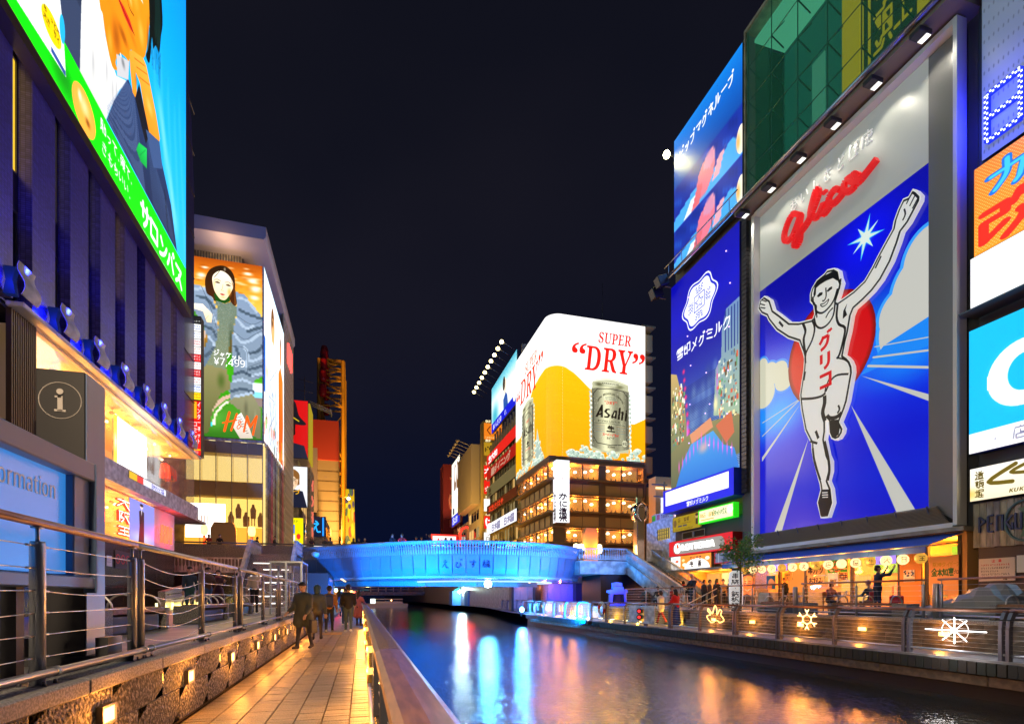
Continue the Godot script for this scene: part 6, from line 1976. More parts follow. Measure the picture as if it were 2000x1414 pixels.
	sign_board("R","dotted_panel","tall pale grey dotted panel at the top right",24.2,15.7,5.0,18.95,34.0,0.12,dm,M.steel_dark,"","panel")
	var t:=thing("bulb_letter","blue bulb-studded character on the dotted panel","neon sign",v3(24.0,19.4,15))
	for l in [[15.45,14.3,19.5,0],[15.45,14.3,20.4,0],[15.45,14.3,21.35,0],[15.45,0,19.5,21.35],[14.3,0,19.5,21.35]]:
		st=mb()
		var k:=mb()
		if l[1] > 0:
			bb(st,23.93,24.06,l[2]-0.09,l[2]+0.09,l[1],l[0])
			for i in 12: bx(k,v3(23.925,l[2]+(0.04 if i % 2 else -0.04),lerpf(l[0],l[1],(i+0.5)/12)),Vector3(0.03,0.06,0.06))
		else:
			bb(st,23.92,24.07,l[2],l[3],l[0]-0.08,l[0]+0.08)
			for i in 18: bx(k,v3(23.915,lerpf(l[2],l[3],(i+0.5)/18),l[0]+(0.04 if i % 2 else -0.04)),Vector3(0.03,0.06,0.06))
		var bar:=obj("stroke",st,glow(0.01,0.03,1.0,0.9),t)
		put("bulbs",mesh_of(k),glow(0.75,0.85,1.0,2.2),bar)
	omni(v3(23.3,20.4,15),Color(0.1,0.15,1.0),8.0,0.5)
	var orange:=art_sign(240,400,"f08a10",[["g",0,0,240,400,"e87c10","ff9a18"],["d",4,4,232,392,"ffe890"],["jp","カ",36,40,90,130,"1870e0",0.26,Vector2(110,-10)],["jp","カツ",40,44,82,122,"40c8ff",0.15,Vector2(130,-20)],["jp","改改",6,190,150,190,"f02408",0.17,Vector2(160,0)]])
	sign_board("R","bulb_sign","orange bulb sign with blue and red characters",24.1,15.8,12.2,15.1,18.6,0.3,screen(orange,1.0),M.beige)
	sign_board("R","white_sign","blank glowing white sign below the orange bulb sign",24.1,15.9,11.0,13.05,15.05,0.35,glow(0.96,0.98,1.0,1.1),M.steel_dark)
	panel_light(v3(23.6,14.0,13.4),Vector3(-1,0,0),4.8,2.0,Color(0.95,0.97,1),1.2)
	st=mb()
	bb(st,23.2,24.2,12.75,12.8,10.5,16.0)
	tag(obj("sign_shelf",st,M.steel_dark),"thin steel shelf under the blank white sign","shelf")
	var csign:=art_sign(300,200,"00b8ff",[["s",80,94,80,76,"70e0ff",0.9],["e",80,94,52,50,"ffffff"],["r",28,84,40,22,"ffffff"],["e",82,94,24,28,"00b8ff"],["r",82,80,60,28,"00b8ff"],["tx","OMO",150,46,140,96,"ffffff"],["r",0,168,300,32,"ffffff"],["jp","・店大知酒",30,174,18,18,"8080a0",0.1,Vector2(36,0)]])
	sign_board("R","letter_sign","big cyan sign with a rounded white letter",24.1,15.95,9.0,7.2,12.16,0.35,screen(csign,1.05),mat(0.0,0.02,0.5,0.4))
	panel_light(v3(23.6,9.7,12.5),Vector3(-1,0,0),6.8,4.9,Color(0.25,0.75,1.0),1.1)
	var ku:=art_sign(320,128,"fff6dc",[["g",0,0,320,128,"fffaf0","fff0c8"],["s",0,100,60,40,"f0c040",0.7],["jp","道頓堀",18,12,28,32,"5a4a00",0.13,Vector2(0,36)],["l",[150,12,64,62,140,76],15,"6a5800"],["l",[206,10,136,40,204,52],12,"6a5800"],["l",[230,40,270,16,300,50,250,66,290,80,240,84],16,"6a5800"],["tx","KUKURU",130,102,90,14,"5a4a00","Droid Sans",0.2]])
	sign_board("R","octopus_shop_sign","cream lit sign with brushed dark gold lettering",24.1,15.95,12.6,5.28,6.58,0.3,screen(ku,1.0),M.steel_dark)
	panel_light(v3(23.7,5.9,14.3),Vector3(-1,0,0),3.3,1.3,Color(1,0.9,0.65),1.0)
	t=thing("bird_sign","weathered board sign with carved letters and a bird in a ring","sign",v3(24,3.4,14))
	for i in 14:
		st=mb()
		cbx(st,v3(24.12,4.3,15.9-i*0.24),Vector3(0.12,1.78+0.02*(i % 3),0.232),0.01)
		obj("plank",st,mat(0.5-0.04*(i % 4),0.46-0.04*(i % 4),0.34,0.7,0.0,M.blotch,Vector3(1,0.2,1)),t)
	xf=Transform3D(Basis(Vector3(0,0,1),Vector3.UP,Vector3(-1,0,0)),v3(24.04,4.0,15.85))
	var glyph:={"P":[[0,0,0,1],[0,1,0.8,0.7],[0.8,0.7,0,0.45]],"E":[[0,0,0,1],[0,1,0.7,1.05],[0,0.5,0.55,0.52],[0,0,0.7,0]],"N":[[0,0,0,1],[0,1,0.7,0.95],[0.7,0,0.7,1]],"G":[[0.8,0.9,0,0.5],[0,0.5,0.75,0],[0.75,0,0.8,0.45]],"U":[[0,1,0,0.05],[0,0.05,0.7,0],[0.7,0,0.7,1]],"I":[[0.1,0,0.1,1]]}
	var lx:=0.12
	for ch in "PENGUIN":
		st=mb()
		for q in glyph[ch]: tube(st,[xf*Vector3(lx+q[0]*0.26,q[1]*0.62,0.05),xf*Vector3(lx+q[2]*0.26,q[3]*0.62,0.05)],0.045,4)
		obj("carved_letter",st,mat(0.03,0.05,0.16,0.5),t)
		lx+=0.31 if ch != "I" else 0.14
	st=mb(true)
	var ring:=[]
	for i in 30: ring.append(xf*Vector3(1.62+cos(TAU*i/30)*0.62,0.3+sin(TAU*i/30)*0.75,0.02))
	tube(st,ring,0.05,6,true)
	obj("ring",st,mat(0.08,0.16,0.2,0.5),t)
	st=mb()
	prism(st,pv([1.5,-0.3,1.74,-0.3,1.7,-0.1,1.8,0.2,1.74,0.6,1.62,0.82,1.4,0.78,1.52,0.66,1.46,0.3,1.56,-0.1]),xf,0.03)
	obj("bird",st,mat(0.12,0.2,0.12,0.5),t)
	sign_board("R","warning_notice","white warning notice with red and black rows of print",24.1,15.8,14.55,2.05,2.95,0.04,print_mat(art_sign(220,160,"cfc4b8",[["jp","注意",80,8,20,20,"d02020",0.14,Vector2(40,0)],["t",14,40,190,13,"b04038",3],["t",14,62,190,13,"504a48",4],["t",14,84,110,13,"504a48",5],["t",14,106,190,13,"504a48",6],["t",14,126,150,13,"b04038",7],["jp","大阪",150,142,12,12,"403838"]])),M.white)
	sign_board("R","blank_notice","blank white board beside the warning notice",24.1,14.5,13.0,2.35,3.0,0.04,mat(0.6,0.66,0.66,0.5),M.white)
	st=mb()
	bb(st,24.18,24.3,0.8,3.4,-4,15.9)
	tag(obj("shutter_front",st,mat(0.05,0.035,0.04,0.5)),"dark shop front below the weathered board sign","shop front")
	# milk company sign,video screen,burger shop
	var mbld:=thing("stacked_sign_building","narrow building of stacked signs with a burger shop at its foot","building",v3(25,0.8,34))
	st=mb()
	bb(st,24.6,44,4.6,38,30.0,38.4); bb(st,27.5,44,0.8,4.6,30.0,38.4)
	obj("wall_body",st,mat(0.16,0.14,0.1,0.6),mbld)
	st=mb()
	bb(st,24.5,24.6,4.5,7.0,30.2,38.2)
	obj("dark_band",st,M.dark,mbld)
	for i in 2:
		st=mb()
		bb(st,24.44,24.5,6.0,6.45,34.4+i*1.5,35.6+i*1.5)
		var w:=obj("window",st,M.glass_dark,mbld)
		st=mb()
		rect_frame(st,24.43,34.3+i*1.5,35.7+i*1.5,5.95,6.5,0.05,0.03)
		put("frame",mesh_of(st),M.steel,w)
	sign_board("R","milk_sign","tall deep blue sign with a white snow emblem and a street scene",24.4,38.1,30.0,9.9,26.2,0.4,screen(art_milk_sign(),1.0),mat(0.02,0.02,0.2,0.4))
	panel_light(v3(23.8,18,34),Vector3(-1,0,0),8.0,16.0,Color(0.2,0.25,1.0),1.0)
	t=thing("milk_strip","white lit strip in a blue frame below the tall blue sign","sign",v3(23.8,8.1,34))
	st=mb()
	bb(st,23.4,24.6,8.1,9.9,29.8,38.3)
	obj("case",st,mat(0.0,0.02,0.45,0.4),t)
	st=mb()
	quad(st,v3(23.394,9.9,38.3),v3(23.394,9.9,29.8),v3(23.394,8.1,29.8),v3(23.394,8.1,38.3))
	obj("face",st,screen(art_sign(340,72,"0618d0",[["r",14,6,306,44,"ffffff"],["jp","雪印メグミルク",130,54,13,14,"ffffff",0.16,Vector2(15,0)]]),1.1),t)
	panel_light(v3(23.2,9.1,34),Vector3(-1,0,0),7.6,1.1,Color(1,0.97,0.95),2.5)
	for i in 46:   # small studs of light on the blue sign
		if i > 16: break
		st=mb()
		bx(st,v3(23.96,11.5+fmod(i*3.7,14.0),30.8+fmod(i*2.3,6.8)),Vector3(0.06,0.07,0.07))
		tag(obj("sign_stud",st,glow(0.6,0.4,1.0,2.0)),"tiny violet stud lamp on the tall blue sign","lamp","violet studs on the blue sign")
	sign_board("R","video_screen","blue video screen with a blurred figure shown twice",24.3,37.5,29.6,27.0,37.5,0.4,screen(art_led_video(),1.0),M.steel_dark,"","screen")
	panel_light(v3(23.7,32,33.5),Vector3(-1,0,0),7.8,10.4,Color(0.3,0.55,1.0),1.2)
	st=mb(true)
	cyl(st,v3(23.4,26.7,29.2),v3(23.4,26.7,37.8),0.12,-1,8); cyl(st,v3(23.2,27.5,29.2),v3(23.2,27.5,37.8),0.04,-1,6)
	for i in 5: cyl(st,v3(23.2,26.7,30+i*1.8),v3(23.2,27.5,30+i*1.8),0.03,-1,6)
	tag(obj("service_rail",st,M.steel),"steel pipe railing between the video screen and the blue sign","railing")
	for i in 2:
		t=thing("sign_lamp",["black floodlight box at the far top corner of the blue sign","second black floodlight box beneath the video screen corner"][i],"floodlight",v3(23.0,26,38+i*0.9),"black floodlights on the blue sign")
		st=mb()
		cbx(st,v3(23.0,26.5-i*0.5,37.9+i*0.8),Vector3(0.9,0.8,0.7),0.05,Basis(Vector3.BACK,0.4))
		obj("housing",st,M.black,t)
		st=mb()
		bx(st,v3(23.6,26.2-i*0.5,37.9+i*0.8),Vector3(0.6,0.1,0.1))
		obj("arm",st,M.steel_dark,t)
	t=thing("star_lamp","brilliant yellow white lamp at the edge of the video screen","lamp",v3(23.5,36.6,37.7))
	st=mb(true)
	lathe(st,[Vector2(0,-0.28),Vector2(0.2,-0.2),Vector2(0.28,0),Vector2(0.2,0.2),Vector2(0,0.28)],12,Transform3D(Basis(),v3(23.4,36.6,37.8)))
	obj("bulb",st,glow(1,0.95,0.55,20.0),t)
	st=mb()
	bx(st,v3(23.75,36.6,37.8),Vector3(0.5,0.08,0.08))
	obj("arm",st,M.steel_dark,t)
	omni(v3(23.0,36.6,38.1),Color(1,0.95,0.5),14.0,0.3)
	sign_board("R","agency_sign","yellow property sign with a cartoon man and brown print",24.2,38.0,34.35,6.6,7.75,0.12,screen(art_sign(280,90,"c8a800",[["e",26,40,16,22,"806030"],["jp","店舗情報局",60,10,22,26,"604008",0.14,Vector2(29,0)],["t",60,42,140,8,"705010",4],["r",58,56,40,9,"404870"],["r",108,56,40,9,"404870"],["t",30,76,180,9,"503808",6],["e",246,20,14,14,"e8b878"],["e",246,12,14,8,"302010"],["r",236,34,20,34,"302818"]]),0.55),M.beige)
	sign_board("R","green_rim_sign","cream house agency sign with a glowing green rim",24.2,34.2,30.3,6.75,7.75,0.4,screen(art_sign(280,96,"20f000",[["r",8,8,264,80,"fff8c8"],["jp","貼店・屋情",16,26,22,30,"e0b860",0.16,Vector2(24,0)],["jp","ピタットハウス",116,22,14,40,"107010",0.24,Vector2(16,0)],["e",252,40,22,26,"ffffff"],["r",20,70,110,8,"e0c060"]]),1.0),glow(0.02,0.6,0.01,0.9))
	panel_light(v3(23.7,7.3,32.3),Vector3(-1,0,0),3.8,0.9,Color(0.8,1.0,0.5),1.2)
	t=thing("burger_sign","red sign with glowing white letters in a grey oval","sign",v3(24,4.6,34))
	st=mb()
	bb(st,23.7,24.6,4.62,5.78,30.3,37.9)
	obj("case",st,mat(0.4,0.01,0.01,0.4),t)
	st=mb()
	quad(st,v3(23.694,5.78,37.9),v3(23.694,5.78,30.3),v3(23.694,4.62,30.3),v3(23.694,4.62,37.9))
	obj("red_face",st,glow(0.8,0.008,0.012,0.8),t)
	st=mb(true)
	xf=Transform3D(Basis(Vector3(0,0,1),Vector3.UP,Vector3(-1,0,0)),v3(23.68,4.72,37.2))
	var ov:=PackedVector2Array()
	for i in 13: ov.append(Vector2(0.5-sin(PI*i/12)*0.5,0.46+cos(PI*i/12)*0.44))
	for i in 13: ov.append(Vector2(5.6+sin(PI*i/12)*0.5,0.46-cos(PI*i/12)*0.44))
	st.set_smooth_group(-1)
	prism(st,ov,xf,0.06)
	obj("oval",st,glow(0.4,0.36,0.32,0.7),t)
	st=mb()
	letters3(st,"LOTTERIA",xf*Transform3D(Basis(),Vector3(1.35,0.23,0.12)),3.9,0.48,0.1)
	obj("letters",st,glow(1,1,1,1.8),t)
	st=mb(true)
	lathe(st,[Vector2(0,0),Vector2(0.38,0),Vector2(0.38,0.08),Vector2(0,0.08)],20,xf*Transform3D(Basis(Vector3.RIGHT,PI/2),Vector3(0.7,0.46,0.1)))
	obj("disc",st,glow(1,1,1,1.8),t)
	st=mb()
	prism(st,pv([0.72,0.44,0.72,0.78,0.86,0.74,0.98,0.6,1.0,0.44]),xf*Transform3D(Basis(),Vector3(0,0,0.2)),0.03)
	obj("red_segment",st,glow(0.9,0.1,0.02,1.0),t)
	panel_light(v3(23.4,5.2,34),Vector3(-1,0,0),7.0,1.0,Color(1,0.5,0.45),1.6)
	sign_board("R","dumpling_sign","orange and white lit sign with brush characters over the counter",24.1,37.8,32.7,3.55,4.58,0.3,screen(art_sign(360,90,"fff4e8",[["r",0,0,90,90,"f4fbff"],["t",6,10,50,12,"50a0e0",3],["t",6,30,40,12,"50a0e0",4],["t",6,52,60,10,"f08030",5],["e",60,34,16,10,"f07050"],["r",92,0,268,90,"ff8a20"],["e",240,90,110,66,"fffaf0"],["e",130,60,20,12,"fff0d0"],["e",330,30,18,12,"fff0d0"],["e",120,30,14,10,"ffd090"],["e",310,56,16,12,"fff0d0"],["jp","たこやき",180,8,22,22,"302020",0.14,Vector2(26,0)],["jp","壱番",176,38,34,38,"201008",0.14,Vector2(70,0)]]),1.15),M.beige)
	panel_light(v3(23.6,4.05,35.2),Vector3(-1,0,0),5.0,1.0,Color(1,0.8,0.55),1.8)
	sign_board("R","window_poster","grey window display in a red frame beside the orange sign",24.1,32.5,30.2,3.75,4.55,0.2,screen(art_sign(96,64,"c02018",[["r",6,6,84,52,"8088a8"],["r",40,14,20,44,"505878"],["l",[20,6,20,58],3,"c8d0e8"],["l",[76,6,76,58],3,"c8d0e8"]]),0.6),M.red)
	# the counter under it
	st=mb()
	bb(st,27.2,27.5,0.8,3.5,30.2,38.0); bb(st,24.6,27.5,3.45,4.6,30.0,38.2); bb(st,24.6,27.5,0.8,3.5,38.0,38.2)
	obj("shop_interior",st,mat(0.7,0.35,0.1,0.6),mbld)
	st=mb()
	bb(st,25.0,25.6,0.8,1.9,31.5,37.8)
	obj("counter",st,M.brown,mbld)
	for i in 4:
		st=mb()
		bb(st,27.1,27.19,2.3,3.3,30.5+i*1.9,32.1+i*1.9)
		obj("menu_board",st,[glow(1,0.5,0.1,0.9),glow(1,0.1,0.04,0.8),glow(1,0.75,0.3,0.9),glow(1,0.45,0.1,0.7)][i],mbld)
	for i in 3: omni(v3(25.8,3.1,31.5+i*2.6),Color(1.0,0.62,0.25),6.0,0.2)
	st=mb()
	bb(st,23.4,24.6,3.36,3.5,30.0,38.4)
	tag(obj("counter_canopy",st,M.beige),"thin pale canopy above the food counter","canopy")
func runner(s: Node3D) -> void:
	var xf:=Transform3D(Basis(Vector3(0,0,1),Vector3.UP,Vector3(-1,0,0)),v3(23.98,20.47,28.1))
	var sc:=func(a: Array) -> PackedVector2Array:
		var p:=PackedVector2Array()
		for i in range(0,a.size(),2): p.append(Vector2(a[i]/40.0,-a[i+1]/40.0))
		return p
	var sil: PackedVector2Array=sc.call([393,32,400,40,408,54,407,63,397,75,386,88,373,96,367,111,353,138,333,161,315,173,294,181,275,186,269,196,263,225,257,243,251,267,259,275,266,285,271,298,272,311,266,338,260,365,254,379,248,390,242,401,250,417,248,426,240,435,229,436,220,430,214,417,212,392,207,385,207,410,204,426,212,461,219,476,219,498,213,516,221,534,225,565,213,594,193,593,183,558,192,532,190,520,173,465,168,438,168,427,150,393,139,343,135,309,141,279,146,255,148,232,144,217,133,188,101,165,65,130,39,93,33,80,15,65,3,46,11,27,26,25,46,45,56,74,77,96,107,129,135,143,171,154,176,146,173,126,164,114,164,97,169,86,182,75,202,73,210,69,228,76,239,88,242,104,247,118,240,136,234,148,237,151,253,150,274,148,297,141,313,125,321,115,337,97,354,79,357,66,365,50,375,37,385,40])
	var wm:=mat(0.62,0.62,0.58,0.35); wm.emission_enabled=true; wm.emission=lin(0.6,0.6,0.55); wm.emission_energy_multiplier=0.62
	var km:=mat(0.006,0.007,0.012,0.3)
	var st:=mb()
	prism(st,sil,xf,0.22)
	var fig:=obj("runner_figure",st,wm,s)
	st=mb()
	for q in Geometry2D.offset_polygon(sil,-0.07): prism(st,q,xf*Transform3D(Basis(),Vector3(0,0,0.221)),0.01)
	put("black_outline",mesh_of(st),km,fig)
	st=mb()
	for q in Geometry2D.offset_polygon(sil,-0.165): prism(st,q,xf*Transform3D(Basis(),Vector3(0,0,0.2315)),0.01)
	put("white_body",mesh_of(st),wm,fig)
	st=mb()
	for a in [[175,102,178,87,188,78,203,78,213,80,228,82,237,92,236,108,225,96,208,92,192,91,182,93,181,106,176,111],[184,112,191,108,199,111,198,116,188,116],[209,115,216,111,223,112,223,117,213,118],[218,391,225,392,237,395,242,412,239,427,229,430,221,424,217,407],[197,532,215,535,221,565,212,590,194,588,187,559],[259,167,250,178,249,193,259,190,255,178]]:
		prism(st,sc.call(a),xf*Transform3D(Basis(),Vector3(0,0,0.242)),0.008)
	for l in [[3.0,207,106,208,124,203,131,198,129],[2.2,193,134,203,137,215,134],[2.2,193,135,199,142,210,142,215,135],[4.0,173,107,175,123,182,132,183,144,198,155,215,152,228,142,236,124],[3.0,183,145,184,158],[3.0,207,170,215,162,225,158],[4.0,177,156,182,174,195,186,212,186,226,174,230,152],[4.5,171,156,178,178,171,201,154,222,153,244],[6.0,146,152,153,172,148,187,150,208,153,221],[5.0,237,154,234,181,240,200,254,214,250,237,241,262,234,268],[5.0,75,113,87,130],[3.5,333,116,321,132],[3.0,378,58,380,69,375,77],[2.4,393,38,382,52],[2.4,399,46,388,60],[2.4,404,55,393,68],[2.6,11,37,29,50],[2.6,13,47,30,58],[2.6,18,31,34,44],
		[5.0,140,318,171,328,195,332,206,329],[3.0,205,329,207,318,217,300],[4.0,207,326,221,307,237,303,262,311],[9.0,204,334,204,350,199,368,205,388],[4.0,238,366,241,375,236,382],[8.0,210,378,218,386,234,389,246,384],[6.0,181,402,188,420],[5.0,166,420,185,430],[5.0,173,437,178,469,193,511],[6.0,204,431,213,467,216,495,212,516],[3.0,234,266,253,278,264,290],[3.0,153,262,149,280],[4.0,244,108,240,128]]:
		var p: PackedVector2Array=smooth_line(sc.call(l.slice(1)),false,3)
		for q in Geometry2D.offset_polyline(p,l[0]/80.0,Geometry2D.JOIN_ROUND,Geometry2D.END_ROUND):
			prism(st,q,xf*Transform3D(Basis(),Vector3(0,0,0.2425)),0.006)
	put("black_lines",mesh_of(st),km,fig)
	st=mb()
	for l in [[538,198,212],[543,198,213],[548,199,213]]: prism(st,sc.call([l[1],l[0],l[2],l[0]+2,l[2],l[0]+4,l[1],l[0]+2]),xf*Transform3D(Basis(),Vector3(0,0,0.252)),0.006)
	put("laces",mesh_of(st),wm,fig)
	st=mb()
	var redm:=glow(0.6,0.005,0.01,0.85)
	var k:=0
	for ch in "グリコ":
		for p in strokes(ch):
			var q:=PackedVector2Array()
			for v in p: q.append(Vector2((188+v.x*34)/40.0,-(198+k*42+v.y*36)/40.0))
			for e in Geometry2D.offset_polyline(q,0.085,Geometry2D.JOIN_MITER,Geometry2D.END_BUTT): prism(st,e,xf*Transform3D(Basis(),Vector3(0,0,0.2445)),0.012)
		k+=1
	put("red_letters",mesh_of(st),redm,fig)
# ---------- the beer sign building ----------
func beer_building() -> void:
	var b:=thing("restaurant_tower","brown restaurant building with lit orange window floors under the beer sign","building",v3(28,4.3,70))
	var brown:=mat(0.2,0.15,0.1,0.5)
	var st:=mb()
	bb(st,25.4,37.2,4.3,38.0,67.6,80.9)
	bb(st,23.9,25.4,19.2,38.0,67.6,80.9)
	obj("core",st,mat(0.7,0.34,0.08,0.6),b)
	st=mb()
	bb(st,23.5,37.3,19.0,19.85,65.75,81.0)
	obj("header",st,brown,b)
	var interior:=glow(1.0,0.42,0.06,0.42)
	var lamp:=glow(1.0,0.85,0.5,6.0)
	var panelm:=mat(0.6,0.45,0.2,0.6)
	var tiers:=[[17.0,18.95],[12.75,14.75],[8.7,10.5],[4.5,7.6]]
	for f in 4:
		var y0: float=tiers[f][0]; var y1: float=tiers[f][1]
		st=mb()
		bb(st,24.6,37.0,y0-0.05,y1+0.05,67.5,67.58); bb(st,25.25,25.33,y0-0.05,y1+0.05,67.5,80.8)
		obj("room_back",st,interior,b)
		st=mb()
		bb(st,23.7,37.2,y1,y1+0.25,65.5,81.2); bb(st,23.3,37.4,y0-0.3,y0-0.06,65.3,81.2)
		obj("floor_ledge",st,mat(0.3,0.2,0.1,0.5),b)
		if f < 3:
			for i in 6:   # shaded panels between the window rows,front and side
				var x0: float=[25.9,28.3,30.75,31.6,33.9,36.4][i]; var x1: float=[28.2,30.6,31.5,33.8,36.2,37.2][i]
				st=mb()
				bb(st,x0,x1,y0-2.1,y0-0.65,66.0,66.06)
				obj("blind_panel",st,panelm if i != 2 else brown,b)
				st=mb()
				bb(st,x0+0.1,x1-0.1,y0-2.35,y0-2.12,66.0,66.04)
				obj("vent_strip",st,M.black,b)
			for i in 6:
				st=mb()
				bb(st,24.1,24.16,y0-2.0,y0-0.5,67.2+i*2.3,68.9+i*2.3)
				obj("blind_panel",st,panelm,b)
			st=mb()
			bb(st,24.2,37.2,y0-2.4,y0-0.3,66.1,67.5); bb(st,24.2,25.2,y0-2.4,y0-0.3,67.5,80.9)
			obj("spandrel",st,brown,b)
		for i in 4:
			var x0: float=[25.9,28.3,31.6,34.0][i]
			st=mb()
			bb(st,x0,x0+2.25,y0,y1,66.0,66.02)
			var w:=obj("window",st,M.pane,b)
			st=mb()
			bx(st,v3(x0+2.3,(y0+y1)/2,66.0),Vector3(0.1,y1-y0,0.12)); bx(st,v3(x0,(y0+y1)/2,66.0),Vector3(0.06,y1-y0,0.1))
			put("mullion",mesh_of(st),brown,w)
			st=mb(true)
			for q in 2: lathe(st,[Vector2(0,-0.1),Vector2(0.2,-0.08),Vector2(0.24,0.06),Vector2(0.1,0.2),Vector2(0,0.22)],10,Transform3D(Basis(),v3(x0+0.55+q*1.1,y1-0.5-0.35*((q+i+f) % 2),66.5+0.4*q)))
			put("pendant_lamp",mesh_of(st),lamp,w)
			st=mb(true)
			for q in 3: lathe(st,[Vector2(0,0),Vector2(0.22,0.0),Vector2(0.2,0.25),Vector2(0.1,0.36),Vector2(0.12,0.5),Vector2(0,0.6)],7,Transform3D(Basis(),v3(x0+0.4+q*0.7,y0,66.6)))
			put("diners",mesh_of(st),M.brown,w)
		for i in 9:
			st=mb()
			bb(st,24.05,24.07,y0,y1,66.4+i*1.6,67.9+i*1.6)
			var w:=obj("side_window",st,M.pane,b)
			st=mb()
			bx(st,v3(24.06,(y0+y1)/2,67.95+i*1.6),Vector3(0.12,y1-y0,0.1 if i % 3 else 0.45))
			put("mullion",mesh_of(st),brown,w)
			if i % 2==0:
				st=mb(true)
				lathe(st,[Vector2(0,-0.1),Vector2(0.24,-0.06),Vector2(0.2,0.12),Vector2(0,0.2)],8,Transform3D(Basis(),v3(24.5,y1-0.5,67.1+i*1.6)))
				put("pendant_lamp",mesh_of(st),lamp,w)
		for k in 3: omni(v3(27.2+k*3.6,y1-0.6,66.7),Color(1.0,0.55,0.15),16.0,0.25)
		for k in 3: omni(v3(24.7,y1-0.6,68.5+k*4.4),Color(1.0,0.55,0.15),10.0,0.25)
	st=mb()
	bb(st,30.65,31.5,4.3,19.0,65.9,66.2); bb(st,37.15,37.6,4.3,19.0,65.8,66.4); bb(st,24.1,25.8,4.3,11.0,65.9,66.1)
	obj("pier",st,brown,b)
	for i in 8:
		st=mb()
		cbx(st,v3(38.0,7.0+i*4.2,66.9),Vector3(1.5,2.3,1.6),0.05)
		obj("balcony",st,mat(0.5,0.38,0.2,0.6),b)
		st=mb()
		bx(st,v3(38.1,9.2+i*4.2,66.9),Vector3(2.0,0.2,2.0))
		obj("balcony_slab",st,mat(0.4,0.3,0.16,0.6),b)
	st=mb()
	bb(st,37.2,38.6,4.3,39.4,67.5,80)
	obj("stair_tower",st,mat(0.35,0.27,0.15,0.6),b)
	st=mb(true)
	cyl(st,v3(33,38,70),v3(33,46,70),0.06,0.03,5)
	obj("mast",st,M.steel_dark,b)
	# the sign wraps round the corner: side,rounded corner,front
	var s:=thing("beer_sign","huge glowing beer sign with a silver can wrapped round the corner","sign",v3(28,19.8,66))
	var pts:=[]
	for i in 7: pts.append([Vector2(23.4,81-i*(81-67.3)/6.0),480.0/1104*i/6.0])
	for i in range(1,7):
		var w:=PI/2*i/6.0
		pts.append([Vector2(25.1-cos(w)*1.7,67.3-sin(w)*1.7),(480.0+64.0*i/6.0)/1104])
	for i in range(1,7): pts.append([Vector2(25.1+(37.3-25.1)*i/6.0,65.6),(544.0+560.0*i/6.0)/1104])
	st=mb()
	var rim:=mb()
	for i in pts.size()-1:
		var a: Vector2=pts[i][0]; var c: Vector2=pts[i+1][0]
		quad(st,v3(a.x,38.3,a.y),v3(c.x,38.3,c.y),v3(c.x,19.8,c.y),v3(a.x,19.8,a.y),pts[i][1],0.0,pts[i+1][1],1.0)
		facing(rim,[v3(a.x,19.79,a.y),v3(c.x,19.79,c.y),v3(c.x+0.4,19.3,c.y+0.4),v3(a.x+0.4,19.3,a.y+0.4)],Vector3(-1,-1,1))
		facing(rim,[v3(a.x,38.31,a.y),v3(c.x,38.31,c.y),v3(c.x+0.5,38.31,c.y+0.5),v3(a.x+0.5,38.31,a.y+0.5)],Vector3.UP)
	obj("face",st,screen(art_beer_sign(),1.15),s)
	obj("rim",rim,M.beige,s)
	panel_light(v3(31,29,65.2),Vector3(0,0,1),12,18,Color(1.0,0.86,0.55),2.2)
	panel_light(v3(23.0,29,74),Vector3(-1,0,0),13,18,Color(1.0,0.82,0.45),1.6)
	var t:=thing("crab_restaurant_sign","tall white lightbox with black brush characters at the corner","sign",v3(24.8,11,65))
	st=mb()
	bb(st,24.02,25.78,11.0,19.0,64.5,65.7)
	obj("case",st,M.white,t)
	var tx:=art_sign(88,400,"fafaff",[["jp","いでおさい",30,40,20,24,"f0a0a0",0.1,Vector2(0,32)],["jp","かに道楽",20,210,48,42,"181020",0.17,Vector2(0,46)]])
	st=mb()
	quad(st,v3(24.0,19.0,64.49),v3(25.8,19.0,64.49),v3(25.8,11.0,64.49),v3(24.0,11.0,64.49))
	obj("front_face",st,screen(tx,1.1),t)
	st=mb()
	quad(st,v3(24.01,19.0,65.7),v3(24.01,19.0,64.5),v3(24.01,11.0,64.5),v3(24.01,11.0,65.7))
	obj("side_face",st,screen(tx,1.0),t)
	# shop front lanterns and stone marker on the street
	for k in 3:
		t=thing("shop_lantern",["round glowing lantern left of the stone marker on the street","round glowing lantern just right of the first one","round glowing lantern on the right of the stone marker"][k],"lantern",v3([23.2,23.7,26.0][k],6.2,56),"lanterns before the restaurant building")
		st=mb(true)
		lathe(st,[Vector2(0,-0.55),Vector2(0.28,-0.45),Vector2(0.36,0),Vector2(0.28,0.45),Vector2(0,0.55)],12,Transform3D(Basis(),v3([23.2,23.8,26.0][k],6.9,56)))
		obj("shade",st,glow(1,0.78,0.4,5.0),t)
		st=mb(true)
		cyl(st,v3([23.2,23.8,26.0][k],4.3,56),v3([23.2,23.8,26.0][k],6.4,56),0.08,-1,6)
		obj("post",st,M.brown,t)
	omni(v3(23.4,6.9,55),Color(1,0.6,0.2),14,0.4); omni(v3(26,6.9,55),Color(1,0.6,0.2),10,0.4)
	t=thing("stone_marker","tall orange lit stone marker at the top of the right stairs","marker",v3(24.8,4.3,56))
	st=mb()
	prism(st,pv([-0.8,0,0.8,0,0.8,4.3,0.6,4.9,-0.6,4.9,-0.8,4.3]),Transform3D(Basis(),v3(24.9,4.3,56.4)),0.7)
	obj("block",st,mat(0.5,0.34,0.14,0.6),t)
	# the steel ring clock pole
	t=thing("ring_pole","polished steel pole with a large ring near its top","monument",v3(27.7,4.3,50))
	st=mb()
